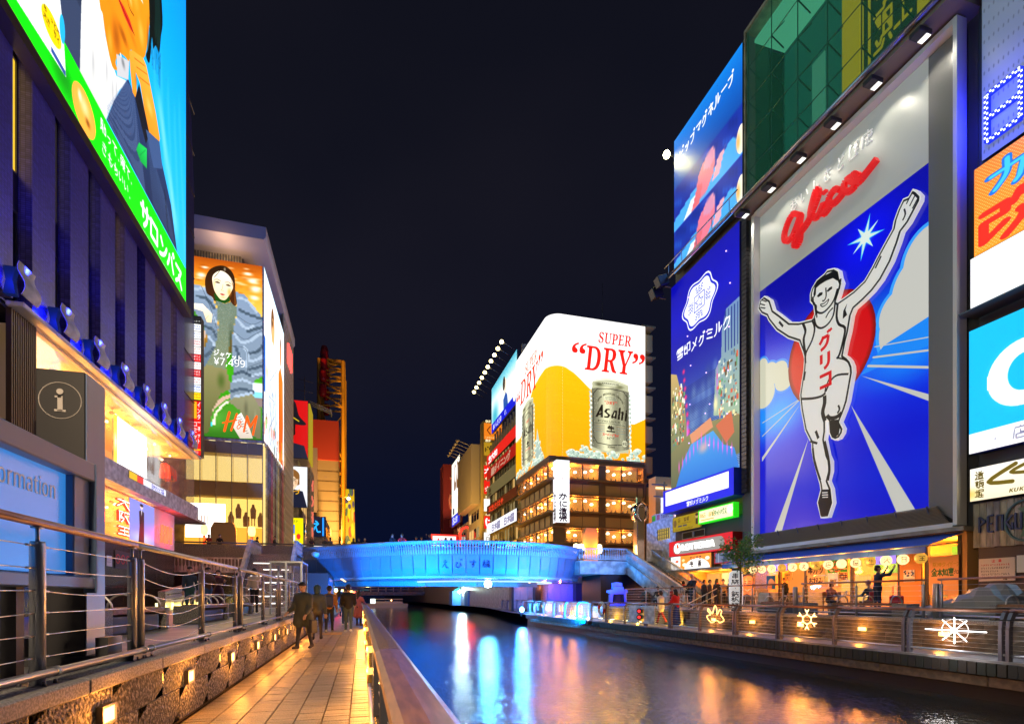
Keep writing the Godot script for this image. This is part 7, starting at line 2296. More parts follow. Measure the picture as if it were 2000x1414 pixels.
	cbx(st,v3(27.7,7.5,50),Vector3(0.85,6.4,0.85),0.04)
	obj("pole",st,mat(0.75,0.75,0.72,0.12,1.0),t)
	st=mb()
	cbx(st,v3(27.7,11.3,50.1),Vector3(0.6,0.9,0.4),0.04)
	obj("cap",st,mat(0.75,0.75,0.72,0.15,1.0),t)
	st=mb(true)
	lathe(st,[Vector2(0.8,-0.4),Vector2(1.05,-0.4),Vector2(1.05,0.4),Vector2(0.8,0.4),Vector2(0.8,-0.4)],26,Transform3D(Basis(Vector3.UP,0.5)*Basis(Vector3.RIGHT,PI/2),v3(27.75,10.2,50)))
	obj("ring",st,mat(0.8,0.8,0.78,0.1,1.0),t)
	# utility pole,white corner house,orange lit house behind it
	t=thing("utility_pole","thin utility pole with boxes beside the white house","pole",v3(27.0,4.3,44.5))
	st=mb(true)
	cyl(st,v3(27.3,3.0,44.5),v3(27.3,12.2,44.5),0.12,0.09,8)
	obj("pole",st,M.beige,t)
	st=mb()
	cbx(st,v3(27.55,6.6,44.5),Vector3(0.5,0.9,0.4),0.03); bx(st,v3(26.8,11.9,44.5),Vector3(1.6,0.12,0.12)); bx(st,v3(26.8,10.8,44.5),Vector3(1.2,0.1,0.1))
	obj("boxes",st,M.grey,t)
	t=thing("white_house","small white house with a barred lit window and stepped stone foot","building",v3(25,0.8,41))
	st=mb()
	bb(st,24.7,34,0.8,8.0,38.6,43.2)
	obj("wall",st,M.white,t)
	for i in 5:
		st=mb()
		bb(st,24.62,24.7,0.8,3.2+[0.0,0.5,0.25,0.8,0.5][i],38.7+i*0.88,39.57+i*0.88)
		obj("stone_foot",st,M.grey,t)
	st=mb()
	bb(st,24.6,24.7,6.3,7.2,39.4,41.2)
	var wn:=obj("window",st,glow(1.0,0.7,0.1,0.5),t)
	st=mb()
	for i in 6: bb(st,24.55,24.6,6.3,7.2,39.4+i*0.33,39.46+i*0.33)
	for i in 3: bb(st,24.56,24.6,6.4+i*0.3,6.44+i*0.3,39.4,41.2)
	put("bars",mesh_of(st),M.dark,wn)
	sign_board("R","toilet_sign","small sign with green mark and lettering on the white house roof edge",24.7,42.2,38.8,8.0,8.6,0.06,print_mat(art_sign(160,28,"c8b8b8",[["r",4,4,26,22,"40c020"],["r",40,4,22,20,"e06070"],["tx","Toilet",72,6,56,16,"604048"],["r",136,4,20,20,"a8d8b8"]])),M.white)
	t=thing("orange_house","flat orange lit house with a glowing white sign behind the white house","building",v3(33,4.3,48))
	st=mb()
	bb(st,30.0,42,4.3,14.2,50.6,52)
	obj("wall",st,mat(0.75,0.42,0.16,0.7),t)
	st=mb()
	bb(st,30.0,42,12.9,13.05,50.4,50.6)
	obj("light_line",st,glow(1.0,0.7,0.3,2.0),t)
	panel_light(v3(33,13.0,50.2),Vector3(0,-1,0.3),7.0,0.4,Color(1,0.6,0.25),10.0)
	sign_board("F","white_shop_sign","glowing white sign with small red characters before the orange house",50.4,30.4,36.0,8.9,11.9,0.2,screen(art_sign(180,90,"fff6f4",[["jp","王日",44,24,10,14,"f04040",0.16,Vector2(0,18)]]),1.3),M.white)
	panel_light(v3(33,10.4,49.8),Vector3(0,0,1),6.0,3.0,Color(1,0.85,0.8),2.0)
# ---------- beyond the bridge ----------
func window_grid(t: Node3D,side: String,at: float,a0: float,a1: float,y0: float,y1: float,na: int,ny: int,m: Array,seed_: int) -> void:
	var r:=RandomNumberGenerator.new(); r.seed=seed_
	for i in na:
		for j in ny:
			var st:=mb()
			var da:=(a1-a0)/na; var dy:=(y1-y0)/ny
			var p0:=a0+da*(i+0.15); var p1:=a0+da*(i+0.85); var q0:=y0+dy*(j+0.25); var q1:=y0+dy*(j+0.8)
			if side=="F": bb(st,p0,p1,q0,q1,at-0.06,at)
			elif side=="R": bb(st,at-0.06,at,q0,q1,p0,p1)
			else: bb(st,at,at+0.06,q0,q1,p0,p1)
			obj("window",st,m[r.randi() % m.size()],t)
func right_far() -> void:
	var lit:=[M.glass_dark,M.glass_dark,glow(1,0.6,0.2,0.7),M.glass_dark,glow(0.7,0.55,0.25,0.35)]
	# building between the beer sign and the sign stack
	var t:=thing("bar_building","yellow lit narrow building with rows of bar signs along its side","building",v3(24.5,4.3,92))
	var st:=mb()
	bb(st,24.5,44,4.3,31,81.5,103)
	obj("wall",st,mat(0.42,0.36,0.14,0.6),t)
	for i in 12:
		st=mb()
		bb(st,24.2,24.5,4.3,31,82.6+i*1.75,82.85+i*1.75)
		obj("fin",st,mat(0.45,0.38,0.16,0.6),t)
	window_grid(t,"R",24.5,82.8,102.6,6,30,11,6,lit,5)
	panel_light(v3(21.5,6,90),Vector3(0.5,0.9,0),18,1.0,Color(1,0.72,0.2),14.0)
	var rows:=[[27.0,29.0,"e02018","生大知","ffffff"],[24.2,26.2,"c81810","和屋ダイニング","f0c0a0"],[20.8,22.8,"a89860","生","403010"],[17.6,19.2,"5a2008","王生さはや","ff4020"],[13.6,15.6,"fbfbff","・白木屋　白木屋","8080a0"],[8.8,10.6,"ffb010","日　　本大","ffffff"]]
	for i in 6:
		var r: Array=rows[i]
		sign_board("R","bar_sign",["red lit sign with white brush strokes high on the bar building","darker red sign of a dining bar below the first","dull tan sign with one character below the red ones","dark sign with glowing orange characters","long white lit sign with grey characters","yellow and red sign lowest on the bar building"][i],24.1,103,82,r[0],r[1],0.3,screen(art_sign(280,44,r[2],[["jp",r[3],20,8,28,28,r[4],0.2]]+([["r",130,0,60,44,"e01810"],["r",20,8,50,28,"fff8e0"]] if i==5 else [])),[0.9,0.55,0.3,0.7,1.05,0.95][i]),M.dark,"signs on the bar building")
	sign_board("R","teal_billboard","pale teal billboard of a person in profile on the roof",24.0,98.5,81.5,32.2,40.6,0.3,screen(art_portrait(300,150,4),1.05),M.steel_dark,"","billboard")
	panel_light(v3(23.3,37,90),Vector3(-1,0,0),16,7.0,Color(0.8,0.95,1.0),1.0)
	st=mb()
	t=thing("billboard_stand","steel brackets and edge panel behind the teal billboard","stand",v3(24.5,29,90))
	for i in 10:
		st=mb()
		bb(st,24.2,24.5,29.4,32.2,82+i*1.8,82.12+i*1.8)
		obj("bracket",st,M.beige,t)
	st=mb()
	bb(st,24.5,26,31.5,41.5,81.3,81.6)
	obj("edge_panel",st,M.beige,t)
	for i in 10:
		var d:=83.8+i*2.45
		t=thing("billboard_lamp","starry yellow lamp on an arm, lamp %d" % i,"lamp",v3(23,42,d),"row of lamps over the teal billboard")
		t.set_meta("label",["topmost starry yellow lamp of the row over the teal billboard","second starry yellow lamp from the top of the row","third starry yellow lamp from the top of the row","fourth starry yellow lamp from the top of the row","fifth starry yellow lamp from the top of the row","fifth starry yellow lamp from the bottom of the row","fourth starry yellow lamp from the bottom of the row","third starry yellow lamp from the bottom of the row","second starry yellow lamp from the bottom of the row","lowest starry yellow lamp of the row"][i])
		st=mb(true)
		cyl(st,v3(24.0,41.6,d),v3(21.9,42.6,d),0.05,-1,5)
		obj("arm",st,M.steel_dark,t)
		st=mb(true)
		lathe(st,[Vector2(0,-0.3),Vector2(0.3,-0.2),Vector2(0.34,0),Vector2(0.2,0.22),Vector2(0,0.26)],10,Transform3D(Basis(),v3(21.8,42.6,d)))
		obj("bulb",st,glow(1.0,0.8,0.3,10.0),t)
	# the tower of storey signs
	t=thing("storey_sign_tower","slim tower of stacked bar signs numbered by storey","sign",v3(24,4.3,106))
	st=mb()
	bb(st,23.8,28,4.3,37.2,106.5,109)
	obj("case",st,mat(0.3,0.24,0.06,0.6),t)
	var items:=[[33.5,36.8,"e07818",[["jp","くち丼",10,10,26,44,"602008",0.18],["t",6,66,70,8,"f0e0a0",3]]],[30.2,32.9,"a88018",[["jp","ドウトン",2,26,20,30,"201404",0.2]]],[25.6,28.2,"f01810",[["jp","大木木",4,14,26,40,"ffffff",0.22]]],[22.4,25.2,"e01810",[["jp","和屋",20,4,20,24,"ffffff",0.14],["jp","ダイニング",4,36,16,28,"fff0e0",0.18]]],[18.9,21.4,"fdfaf4",[["jp","生",28,14,28,36,"202010",0.2]]],[15.4,17.9,"f01810",[["jp","はや",6,10,34,50,"ffffff",0.24]]],[12.0,14.6,"fcfcf8",[["jp","白木屋",6,24,22,28,"605040",0.12]]],[8.4,11.0,"e84010",[["r",44,0,40,80,"fff0c0"],["jp","生",50,20,26,40,"f09020",0.24],["r",0,40,42,40,"f0a020"]]],[5.0,7.6,"fcfcfc",[["r",46,0,20,80,"f0b020"],["r",66,0,22,80,"f04020"]]]]
	for i in items.size():
		st=mb()
		quad(st,v3(24.0,items[i][1],106.44),v3(27.8,items[i][1],106.44),v3(27.8,items[i][0],106.44),v3(24.0,items[i][0],106.44))
		obj("storey_sign",st,screen(art_sign(88,80,items[i][2],items[i][3]),1.0),t)
		st=mb()
		letters3(st,"%dF" % (9-i),Transform3D(Basis(),v3(24.3,items[i][1]+0.1,106.42)),1.1,0.5,0.05)
		obj("storey_number",st,glow(1,0.85,0.5,1.0),t)
	panel_light(v3(25.9,20,106.0),Vector3(0,0,1),3.8,30,Color(1,0.6,0.4),1.2)
	# plain buildings and boards further on
	t=thing("grey_board_building","plain grey backed billboard building with a row of spotlights","building",v3(25,4.3,118))
	st=mb()
	bb(st,24.2,40,4.3,22,111,124); bb(st,22.2,24.0,21,33.5,110.5,127)
	obj("wall",st,mat(0.3,0.27,0.2,0.7),t)
	window_grid(t,"R",24.2,112,123,6,21,4,4,lit,8)
	for i in 6:
		st=mb(true)
		cyl(st,v3(22.2,33.5,112+i*2.4),v3(19.8,34.4,112+i*2.4),0.06,-1,5); cyl(st,v3(19.9,34.5,112+i*2.4),v3(19.3,34.2,112+i*2.4),0.25,0.3,8)
		obj("board_lamp",st,M.beige,t)
	spot(v3(12,8,100),v3(23,26,118),Color(1,0.75,0.35),900,30,1.0)
	sign_board("R","shoe_billboard","bright white billboard with brown shoes and a blue foot",23.0,138,126.5,19.5,35.5,0.4,screen(art_portrait(160,200,5),1.15),M.dark,"","billboard")
	t=thing("red_neon_building","pale building with a red neon arch and characters","building",v3(25,4.3,132))
	st=mb()
	bb(st,24.4,40,4.3,19.4,126,146)
	obj("wall",st,mat(0.35,0.3,0.22,0.7),t)
	window_grid(t,"R",24.4,128,145,6,18,5,3,lit,12)
	t=thing("red_neon_sign","glowing red arch over white neon characters","neon sign",v3(23.5,5,125))
	st=mb(true)
	strokes3(st,"大酒",Transform3D(Basis(),v3(22.5,9.2,124.6)),3.0,3.4,0.3,Vector2(0,-4.2))
	obj("letters",st,glow(1,0.75,0.7,3.0),t)
	st=mb(true)
	strokes3(st,"大酒",Transform3D(Basis(),v3(22.5,9.2,124.9)),3.0,3.4,0.55,Vector2(0,-4.2))
	tube(st,[v3(22.4,12.8,125),v3(22.4,16.5,125),v3(23.0,17.6,125),v3(24,18,125),v3(25,17.6,125),v3(25.6,16.5,125),v3(25.6,12.8,125)],0.3,6)
	obj("red_tubes",st,glow(1,0.04,0.02,1.6),t)
	omni(v3(23.8,9,122.5),Color(1,0.15,0.1),60,1.0)
	t=thing("dumpling_tower","dark red tower sign with pale hiragana down its side","sign",v3(25,4.3,150))
	st=mb()
	bb(st,22.0,27.5,4.3,38.5,149,155)
	obj("case",st,mat(0.16,0.015,0.015,0.6),t)
	st=mb(true)
	strokes3(st,"つぼらや",Transform3D(Basis(),v3(23.4,32.0,148.8)),3.4,4.6,0.42,Vector2(0,-6.0),5)
	obj("characters",st,mat(0.5,0.22,0.16,0.6),t)
	spot(v3(16,12,128),v3(25,26,150),Color(1,0.7,0.5),700,25,1.0)
	for k in 5:
		t=thing("far_building",["dim dark building beyond the red tower sign","low dim block at the canal bend","far brown block behind the crab sign","far grey block on the right of the canal bend","farthest dark block down the canal"][k],"building",v3(24+k*3,4.3,165+k*24),"far buildings down the right bank")
		st=mb()
		var h: float=[14,10,8.5,8,7.6][k]
		bb(st,20.0+k*1.5,40,0.0,h,158+k*24,178+k*24)
		obj("wall",st,mat(0.1,0.09,0.08,0.7),t)
		window_grid(t,"R",20.0+k*1.5,159+k*24,177+k*24,2,h,4,3,lit,30+k)
	var cs:=art_sign(200,200,"fff8f0",[["r",0,0,200,12,"ff1010"],["r",0,0,12,200,"ff1010"],["r",188,0,12,200,"ff1010"],["jp","かに",24,24,70,80,"f01c10",0.17,Vector2(80,0)],["e",70,150,46,40,"e81810"],["t",110,120,70,20,"c04030",4]])
	sign_board("F","red_framed_sign","white sign with red brush characters in a red neon frame",138,17.2,24.0,10.0,17.6,0.4,screen(cs,1.1),glow(0.9,0.01,0.01,0.9))
	t=thing("green_neon","small green neon character beside a red neon one, far away","neon sign",v3(13,9,137))
	st=mb(true)
	strokes3(st,"生大",Transform3D(Basis(),v3(12.2,12.6,137)),2.2,2.4,0.3,Vector2(0,-2.8),5)
	obj("green_tubes",st,glow(0.05,1.0,0.1,1.4),t)
	st=mb(true)
	for i in 4: lathe(st,[Vector2(0,-0.8),Vector2(1.0,-0.4),Vector2(1.0,0.4),Vector2(0,0.8)],8,Transform3D(Basis(),v3(9.9,15.4-i*1.6,137)))
	obj("red_lamps",st,glow(1.0,0.04,0.02,1.4),t)
	# under and beyond the bridge: far bridge,boat,stalls on the right quay
	t=thing("far_bridge","grey girder bridge across the canal further on","bridge",v3(9,2,150))
	st=mb()
	bb(st,-4,24,2.0,3.0,150,158)
	obj("girder",st,M.brown,t)
	for i in 14:
		st=mb()
		bb(st,-3.6+i*2,-3.4+i*2,3.0,4.2,149.9,150)
		obj("railing_post",st,M.beige,t)
	st=mb()
	bb(st,-4,24,4.1,4.25,149.85,150.05); bb(st,-4,24,3.45,3.6,149.9,150.0)
	obj("railing_bar",st,M.beige,t)
	t=thing("tour_boat","low yellow tour boat with a lit cabin on the far water","boat",v3(5.5,-0.95,128))
	st=mb()
	prism(st,pv([-4.6,0,4.6,0,4.9,1.0,-4.9,1.0]),Transform3D(Basis(),v3(5.5,-1.0,128)),3.0)
	obj("hull",st,mat(0.45,0.3,0.08,0.5),t)
	st=mb()
	bb(st,3.2,9.2,0.9,1.1,126,128); bb(st,3.2,9.2,0.05,0.5,126.2,128)
	obj("cabin",st,mat(0.5,0.35,0.12,0.5),t)
	st=mb()
	bb(st,2.0,3.1,0.05,1.1,124.9,125.0)
	obj("lit_door",st,glow(0.9,1.0,0.95,1.5),t)
	st=mb(true)
	lathe(st,[Vector2(0,-0.2),Vector2(0.2,0),Vector2(0,0.2)],8,Transform3D(Basis(),v3(6.6,0.75,124.8)))
	obj("lamp",st,glow(1.0,0.5,0.2,6.0),t)
	for k in 3:
		var q: Array=[[18.6,88,3.4,3.6],[17.3,96,3.0,3.4],[21.6,80,3.2,3.4]][k]
		t=thing("stall_tent",["blue stall tent with a pointed roof on the right quay","teal stall tent behind the blue one","pale stall tent on the quay near the lit shops"][k],"tent",v3(q[0],0,q[1]),"stall tents on the right quay")
		st=mb()
		var c:=v3(q[0],3.6,q[1])
		for s in 4:
			var a0:=PI/4+PI/2*s; var a1:=a0+PI/2
			var r: float=q[2]*0.75
			facing(st,[c,v3(q[0]+cos(a0)*r,2.5,q[1]+sin(a0)*r),v3(q[0]+cos(a1)*r,2.5,q[1]+sin(a1)*r)],Vector3(cos(a0+PI/4),1,-sin(a0+PI/4)))
		obj("roof",st,[mat(0.05,0.4,0.45,0.7),mat(0.05,0.35,0.35,0.7),mat(0.4,0.4,0.4,0.7)][k],t)
		st=mb()
		bx(st,v3(q[0],1.25,q[1]-1.7),Vector3(3.4,2.5,0.05)); bx(st,v3(q[0]-1.75,1.25,q[1]),Vector3(0.05,2.5,3.4))
		obj("side_sheet",st,mat(0.02,0.15,0.5,0.7),t)
	omni(v3(16.8,2.6,92),Color(0.85,1,0.95),60,0.3)
	t=thing("stall_lamp","dazzling white lamp at the teal stall tent","lamp",v3(16.4,2.2,92))
	st=mb(true)
	lathe(st,[Vector2(0,-0.35),Vector2(0.4,0),Vector2(0,0.35)],10,Transform3D(Basis(),v3(16.4,2.4,92)))
	obj("bulb",st,glow(0.9,1,0.95,14.0),t)
	for k in 7:
		t=thing("shop_banner",["red upright banner by the stalls","pink upright banner by the stalls","orange upright banner by the stalls","yellow upright banner beside the tents","dark red banner furthest left of the stalls","second yellow banner by the quay shops","green upright banner by the quay shops"][k],"banner",v3(15.5+k*0.3,0,100+k*3),"upright banners by the stalls")
		st=mb()
		bx(st,v3(17.2+k*0.35,1.6,101+k*4),Vector3(0.7,2.6,0.03)); bx(st,v3(16.8+k*0.35,1.6,101+k*4),Vector3(0.05,3.2,0.05))
		obj("cloth",st,[glow(0.8,0.05,0.05,0.5),glow(0.8,0.2,0.2,0.5),glow(0.8,0.3,0.03,0.6),glow(0.8,0.6,0.04,0.6),glow(0.5,0.02,0.02,0.5),glow(0.8,0.65,0.1,0.6),glow(0.1,0.5,0.15,0.4)][k],t)
	var pal:=[[1,0.55,0.12,6],[1,0.12,0.06,5],[1,0.85,0.3,7],[0.4,0.7,1,4],[1,0.6,0.2,9],[1,0.85,0.6,8],[1,0.3,0.1,5]]
	for k in 22:   # lit shop fronts down the far quay,small in the picture
		var d:=98.0+k*6.5
		var c: Array=pal[(k*3) % 7]
		t=thing("quay_shop_light","glowing shop front on the far right quay","light",v3(21,1,d),"small lit shop fronts down the far quay")
		st=mb()
		bx(st,v3(20.0+k*0.25,1.4+1.2*((k*7) % 3),d),Vector3(0.3,0.7+0.4*(k % 3),2.0))
		obj("front",st,glow(c[0],c[1],c[2],c[3]*0.35),t)
		if k % 3==0: omni(v3(18.6+k*0.25,2.0,d),Color(c[0],c[1],c[2]),22,0.5)
	for k in 12:
		var d:=66.0+k*8.0
		var c: Array=pal[(k*2+1) % 7]
		t=thing("left_quay_light","small glowing shop light on the far left quay","light",v3(-4,2,d),"small lit shop fronts on the far left quay")
		st=mb(true)
		lathe(st,[Vector2(0,-0.3),Vector2(0.34,0),Vector2(0,0.3)],8,Transform3D(Basis(),v3(-4.2+0.9*(k % 4),2.3+0.25*(k % 3),d)))
		obj("lamp",st,glow(c[0],c[1],c[2],c[3]),t)
		if k % 2==0: omni(v3(-2.5,2.2,d),Color(c[0],c[1],c[2]),10,0.4)
	for k in 3:
		t=thing("market_umbrella",["dark blue market umbrella over the far walkway","second dark blue market umbrella further along","teal market umbrella beside the water"][k],"umbrella",v3(-1,0,62+k*9),"umbrellas under the bridge")
		st=mb()
		var c:=v3(-1.6+k*0.6,3.0,62+k*9)
		for s in 8:
			var a0:=TAU*s/8; var a1:=TAU*(s+1)/8
			facing(st,[c,c+Vector3(cos(a0)*1.7,-0.6,sin(a0)*1.7),c+Vector3(cos(a1)*1.7,-0.6,sin(a1)*1.7)],Vector3(cos(a0),2,sin(a0)))
		obj("canopy",st,[mat(0.01,0.015,0.1,0.7),mat(0.01,0.015,0.09,0.7),mat(0.01,0.2,0.25,0.7)][k],t)
		st=mb(true)
		cyl(st,c-Vector3(0,3,0),c,0.03,-1,6)
		obj("pole",st,M.steel_dark,t)
func left_far() -> void:
	var lit:=[M.glass_dark,M.glass_dark,glow(1,0.6,0.2,0.6)]
	var t:=thing("poster_building","building beyond the glass store stacked with lit posters","building",v3(-10,4.3,100))
	var st:=mb()
	bb(st,-34,-10.2,4.3,24.5,96.5,118)
	obj("wall",st,M.cream,t)
	window_grid(t,"L",-10.2,97,117,8,24,5,4,lit,3)
	sign_board("F","hat_poster","red billboard of a person in a black hat",96.2,-14.2,-8.6,24.6,34.2,0.4,screen(art_portrait(160,230,0),0.8),M.dark,"","billboard")
	st=mb()
	bb(st,-8.55,-8.3,24.6,34.0,96.2,102)
	tag(obj("yellow_board",st,glow(0.7,0.5,0.02,0.5)),"yellow side board beside the red hat billboard","billboard")
	st=mb(true)
	for i in 3: cyl(st,v3(-8.6,34.6,96.5+i),v3(-4.8,33.2,96.5+i),0.08,-1,5)
	cyl(st,v3(-5.0,33.2,96),v3(-5.0,33.2,99.5),0.12,-1,5)
	tag(obj("lamp_arm",st,M.beige),"long lamp arms reaching out from the red hat billboard","lamp arm")
	st=mb(true)
	cyl(st,v3(-9.4,34,99),v3(-9.4,39.5,99),0.06,-1,5)
	for i in 2: cyl(st,v3(-10.8+i*0.4,37.2+i*1.8,99),v3(-8.0,36.8+i*1.8,99),0.04,-1,4)
	tag(obj("aerial",st,M.brown),"thin television aerial on the roof","aerial")
	sign_board("F","suit_poster","lit poster of a young man in a dark suit",96.2,-13.4,-8.7,16.4,23.2,0.3,screen(art_portrait(160,220,1),0.95),M.dark,"","poster")
	panel_light(v3(-11,20,95.8),Vector3(0,0,1),4.6,6.6,Color(1,0.95,0.9),1.2)
	sign_board("F","parking_sign","yellow lit sign with a blue P square",96.0,-13.6,-9.3,9.6,14.6,0.4,screen(art_sign(130,150,"f4e000",[["r",50,34,40,44,"1868e0"],["tx","P",60,40,20,30,"ffffff"],["r",60,84,14,34,"108040"],["r",78,84,14,34,"e8f0f0"],["e",20,90,9,14,"e03028"],["e",108,92,9,14,"e03028"],["t",20,10,90,12,"80a020",4]]),1.0),M.dark)
	sign_board("F","menu_sign","plain yellow sign of black rows of print",95.9,-13.4,-8.8,4.6,8.9,0.3,screen(art_sign(130,120,"f4e400",[["t",10,12,30,12,"404000",4],["t",60,10,56,12,"404000",5],["t",10,34,30,10,"404000",6],["t",70,34,40,10,"404000",7],["t",10,56,30,10,"404000",8],["t",62,60,50,14,"504000",9],["t",62,84,50,14,"504000",2]]),1.0),M.dark)
	panel_light(v3(-11.2,9,95.5),Vector3(0,0,1),4.4,9,Color(1,0.9,0.1),1.2)
	st=mb()
	bb(st,-8.9,-8.3,4.3,23.5,97,104)
	var e:=thing("column_sign","narrow pink lettered side sign beside the yellow ones","sign",v3(-8.5,4.3,100))
	obj("case",st,M.beige,e)
	st=mb(true)
	strokes3(st,"インネト店酒",Transform3D(Basis(Vector3(0,0,-1),Vector3.UP,Vector3(1,0,0)),v3(-8.25,20.0,98.4)),3.0,2.2,0.2,Vector2(0,-2.8),5)
	obj("characters",st,glow(1.0,0.2,0.12,0.7),e)
	t=thing("blank_board_building","pale building with a large blank board","building",v3(-8,4.3,130))
	st=mb()
	bb(st,-34,-7.6,4.3,19,125,150)
	obj("wall",st,M.cream,t)
	window_grid(t,"L",-7.6,126,149,6,18,5,3,lit,14)
	st=mb()
	bb(st,-17,-9.2,20.0,34.0,124.4,124.8)
	obj("blank_board",st,mat(0.6,0.45,0.3,0.7),t)
	spot(v3(-9,12,108),v3(-12,28,124),Color(1,0.75,0.45),350,26,1.0)
	sign_board("F","blue_neon_sign","small blue neon sign above the far street",124.2,-10.6,-7.4,14.6,19.0,0.3,screen(art_sign(110,120,"061028",[["jp","え",10,20,60,70,"20a8ff",0.16],["l",[90,10,90,110],12,"2090ff"]]),1.2),M.dark)
	sign_board("F","round_white_sign","small white sign below the blue neon sign",124.0,-9.9,-8.2,9.4,12.6,0.2,glow(1.0,0.95,0.9,1.1),M.dark)
	sign_board("F","orange_street_sign","long orange sign low on the pale building",124.0,-10.2,-8.0,4.6,8.2,0.2,glow(1.0,0.22,0.03,0.8),M.dark)
	t=thing("grey_tower","dark grey block behind the blank board with a red top band","building",v3(-8,4.3,165))
	st=mb()
	bb(st,-30,-6.2,4.3,40,160,180)
	obj("wall",st,mat(0.13,0.11,0.1,0.7),t)
	st=mb()
	bb(st,-30,-6.1,40,51,159,179)
	obj("red_band",st,mat(0.16,0.01,0.012,0.7),t)
	for i in 12:
		st=mb()
		bb(st,-29,-6.15,6+i*2.8,6.2+i*2.8,159.9,160)
		obj("rib",st,M.brown,t)
	spot(v3(-6,20,130),v3(-14,45,160),Color(1,0.6,0.5),60,28,1.0)
	ferris_wheel()
func ferris_wheel() -> void:
	var D:=176.0
	var cx:=-8.6
	var t:=thing("ferris_wheel","tall narrow oval Ferris wheel of yellow girders with red cabins","ferris wheel",v3(cx,20,D))
	var yel:=mat(0.5,0.27,0.02,0.5)
	var oval:=func(k: float,off: float) -> Vector3:   # a track seen nearly edge on: it runs up,over and down along the canal
		var w:=TAU*k
		var d:=cos(w)*8.5; var y:=sin(w)*17.0
		return v3(cx+off,52.0+signf(sin(w))*6.0+y,D+d)
	for off in [-3.4,3.4]:
		for h in [0.0,1.6]:
			var st:=mb()
			var pts:=[]
			for i in 49: pts.append((oval.call(i/48.0,off)-v3(cx+off,52,D))*(1.0-h*0.04)+v3(cx+off,52,D))
			tube(st,pts,0.42,5)
			obj("track_rail",st,yel,t)
		var br:=mb()
		for i in 48:
			var a: Vector3=oval.call(i/48.0,off); var b2: Vector3=(oval.call((i+1)/48.0,off)-v3(cx+off,52,D))*0.93+v3(cx+off,52,D)
			tube(br,[a,b2],0.28,4)
		obj("track_lattice",br,yel,t).set_meta("kind","stuff")
	var st2:=mb()
	for i in 26:
		var a: Vector3=oval.call(i/26.0,-3.4); var b2: Vector3=oval.call(i/26.0,3.4)
		tube(st2,[a,b2],0.26,4)
		var b3: Vector3=oval.call((i+1)/26.0,3.4)
		tube(st2,[a,b3],0.22,4)
	obj("cross_bracing",st2,yel,t).set_meta("kind","stuff")
	for s in [[-3.4,-9.5],[3.4,-9.5],[-3.4,9.5],[3.4,9.5]]:
		var st:=mb()
		tube(st,[v3(cx+s[0],4,D+s[1]),v3(cx+s[0],72,D+s[1]*0.8)],0.6,6)
		obj("mast",st,yel,t)
	for i in 22:
		var st:=mb(true)
		var c: Vector3=oval.call(0.25+i/22.0,-2.2)+Vector3(0,1.6,0)
		lathe(st,[Vector2(0,-1.9),Vector2(0.8,-1.75),Vector2(1.05,-0.8),Vector2(1.05,0.9),Vector2(0.8,1.75),Vector2(0,1.9)],12,Transform3D(Basis(),c+Vector3(0,0,1.0)))
		obj("cabin",st,mat(0.42,0.01,0.015,0.4),t)
	st2=mb()
	bb(st2,4.6+cx,5.2+cx,4,30,D-12,D-9); bb(st2,cx-4,cx+4,19.5,21.5,D-9,D+9)
	obj("base_frame",st2,yel,t)
	spot(v3(-4,8,140),v3(cx,50,D),Color(1,0.7,0.3),6000,32,1.0)
	spot(v3(2,4,150),v3(cx,62,D),Color(1,0.75,0.3),3000,24,1.0)
	t=thing("painted_panel","tall strip of yellow and red painted shapes at the wheel's foot","sign",v3(cx+5,4,D-12))
	var a:=Canvas.new(self,64,256,c8("d8b000"))
	var r:=RandomNumberGenerator.new(); r.seed=6
	for i in 40: a.ell(r.randf()*64,r.randf()*256,r.randf_range(5,14),r.randf_range(6,18),[c8("f0e000"),c8("e03010"),c8("106040"),c8("f8d040"),c8("203060")][i % 5])
	st2=mb()
	quad(st2,v3(cx+4.2,33,D-12.2),v3(cx+6.6,33,D-12.2),v3(cx+7.2,4.5,D-12.2),v3(cx+4.2,4.5,D-12.2))
	obj("painted_face",st2,screen(a.tex(),0.8),t)
	st2=mb()
	bb(st2,cx+4.2,cx+6.6,4.5,33,D-12.1,D-11.6)
	obj("case",st2,M.dark,t)
	t=thing("street_lamp","tall street lamp with a starry yellow light by the wheel","street lamp",v3(-3.6,4.3,150))
	st2=mb(true)
	cyl(st2,v3(-5.0,4.3,150),v3(-5.0,28,150),0.15,-1,6); cyl(st2,v3(-5.0,28.0,150),v3(-3.4,28.2,150),0.1,-1,5)
	obj("post",st2,M.beige,t)
	st2=mb(true)
	lathe(st2,[Vector2(0,-0.5),Vector2(0.5,0),Vector2(0,0.5)],10,Transform3D(Basis(),v3(-3.2,27.8,150)))
	obj("bulb",st2,glow(1,0.95,0.3,14.0),t)
	t=thing("warning_light","tiny red warning light on top of the wheel","lamp",v3(cx,76,D))
	st2=mb(true)
	lathe(st2,[Vector2(0,-0.35),Vector2(0.35,0),Vector2(0,0.35)],8,Transform3D(Basis(),v3(cx-2.2,77.5,D)))
	obj("bulb",st2,glow(1,0.02,0.03,4.0),t)
	st2=mb(true)
	cyl(st2,v3(cx-2.2,74,D),v3(cx-2.2,77.3,D),0.1,-1,5)
	obj("rod",st2,M.dark,t)
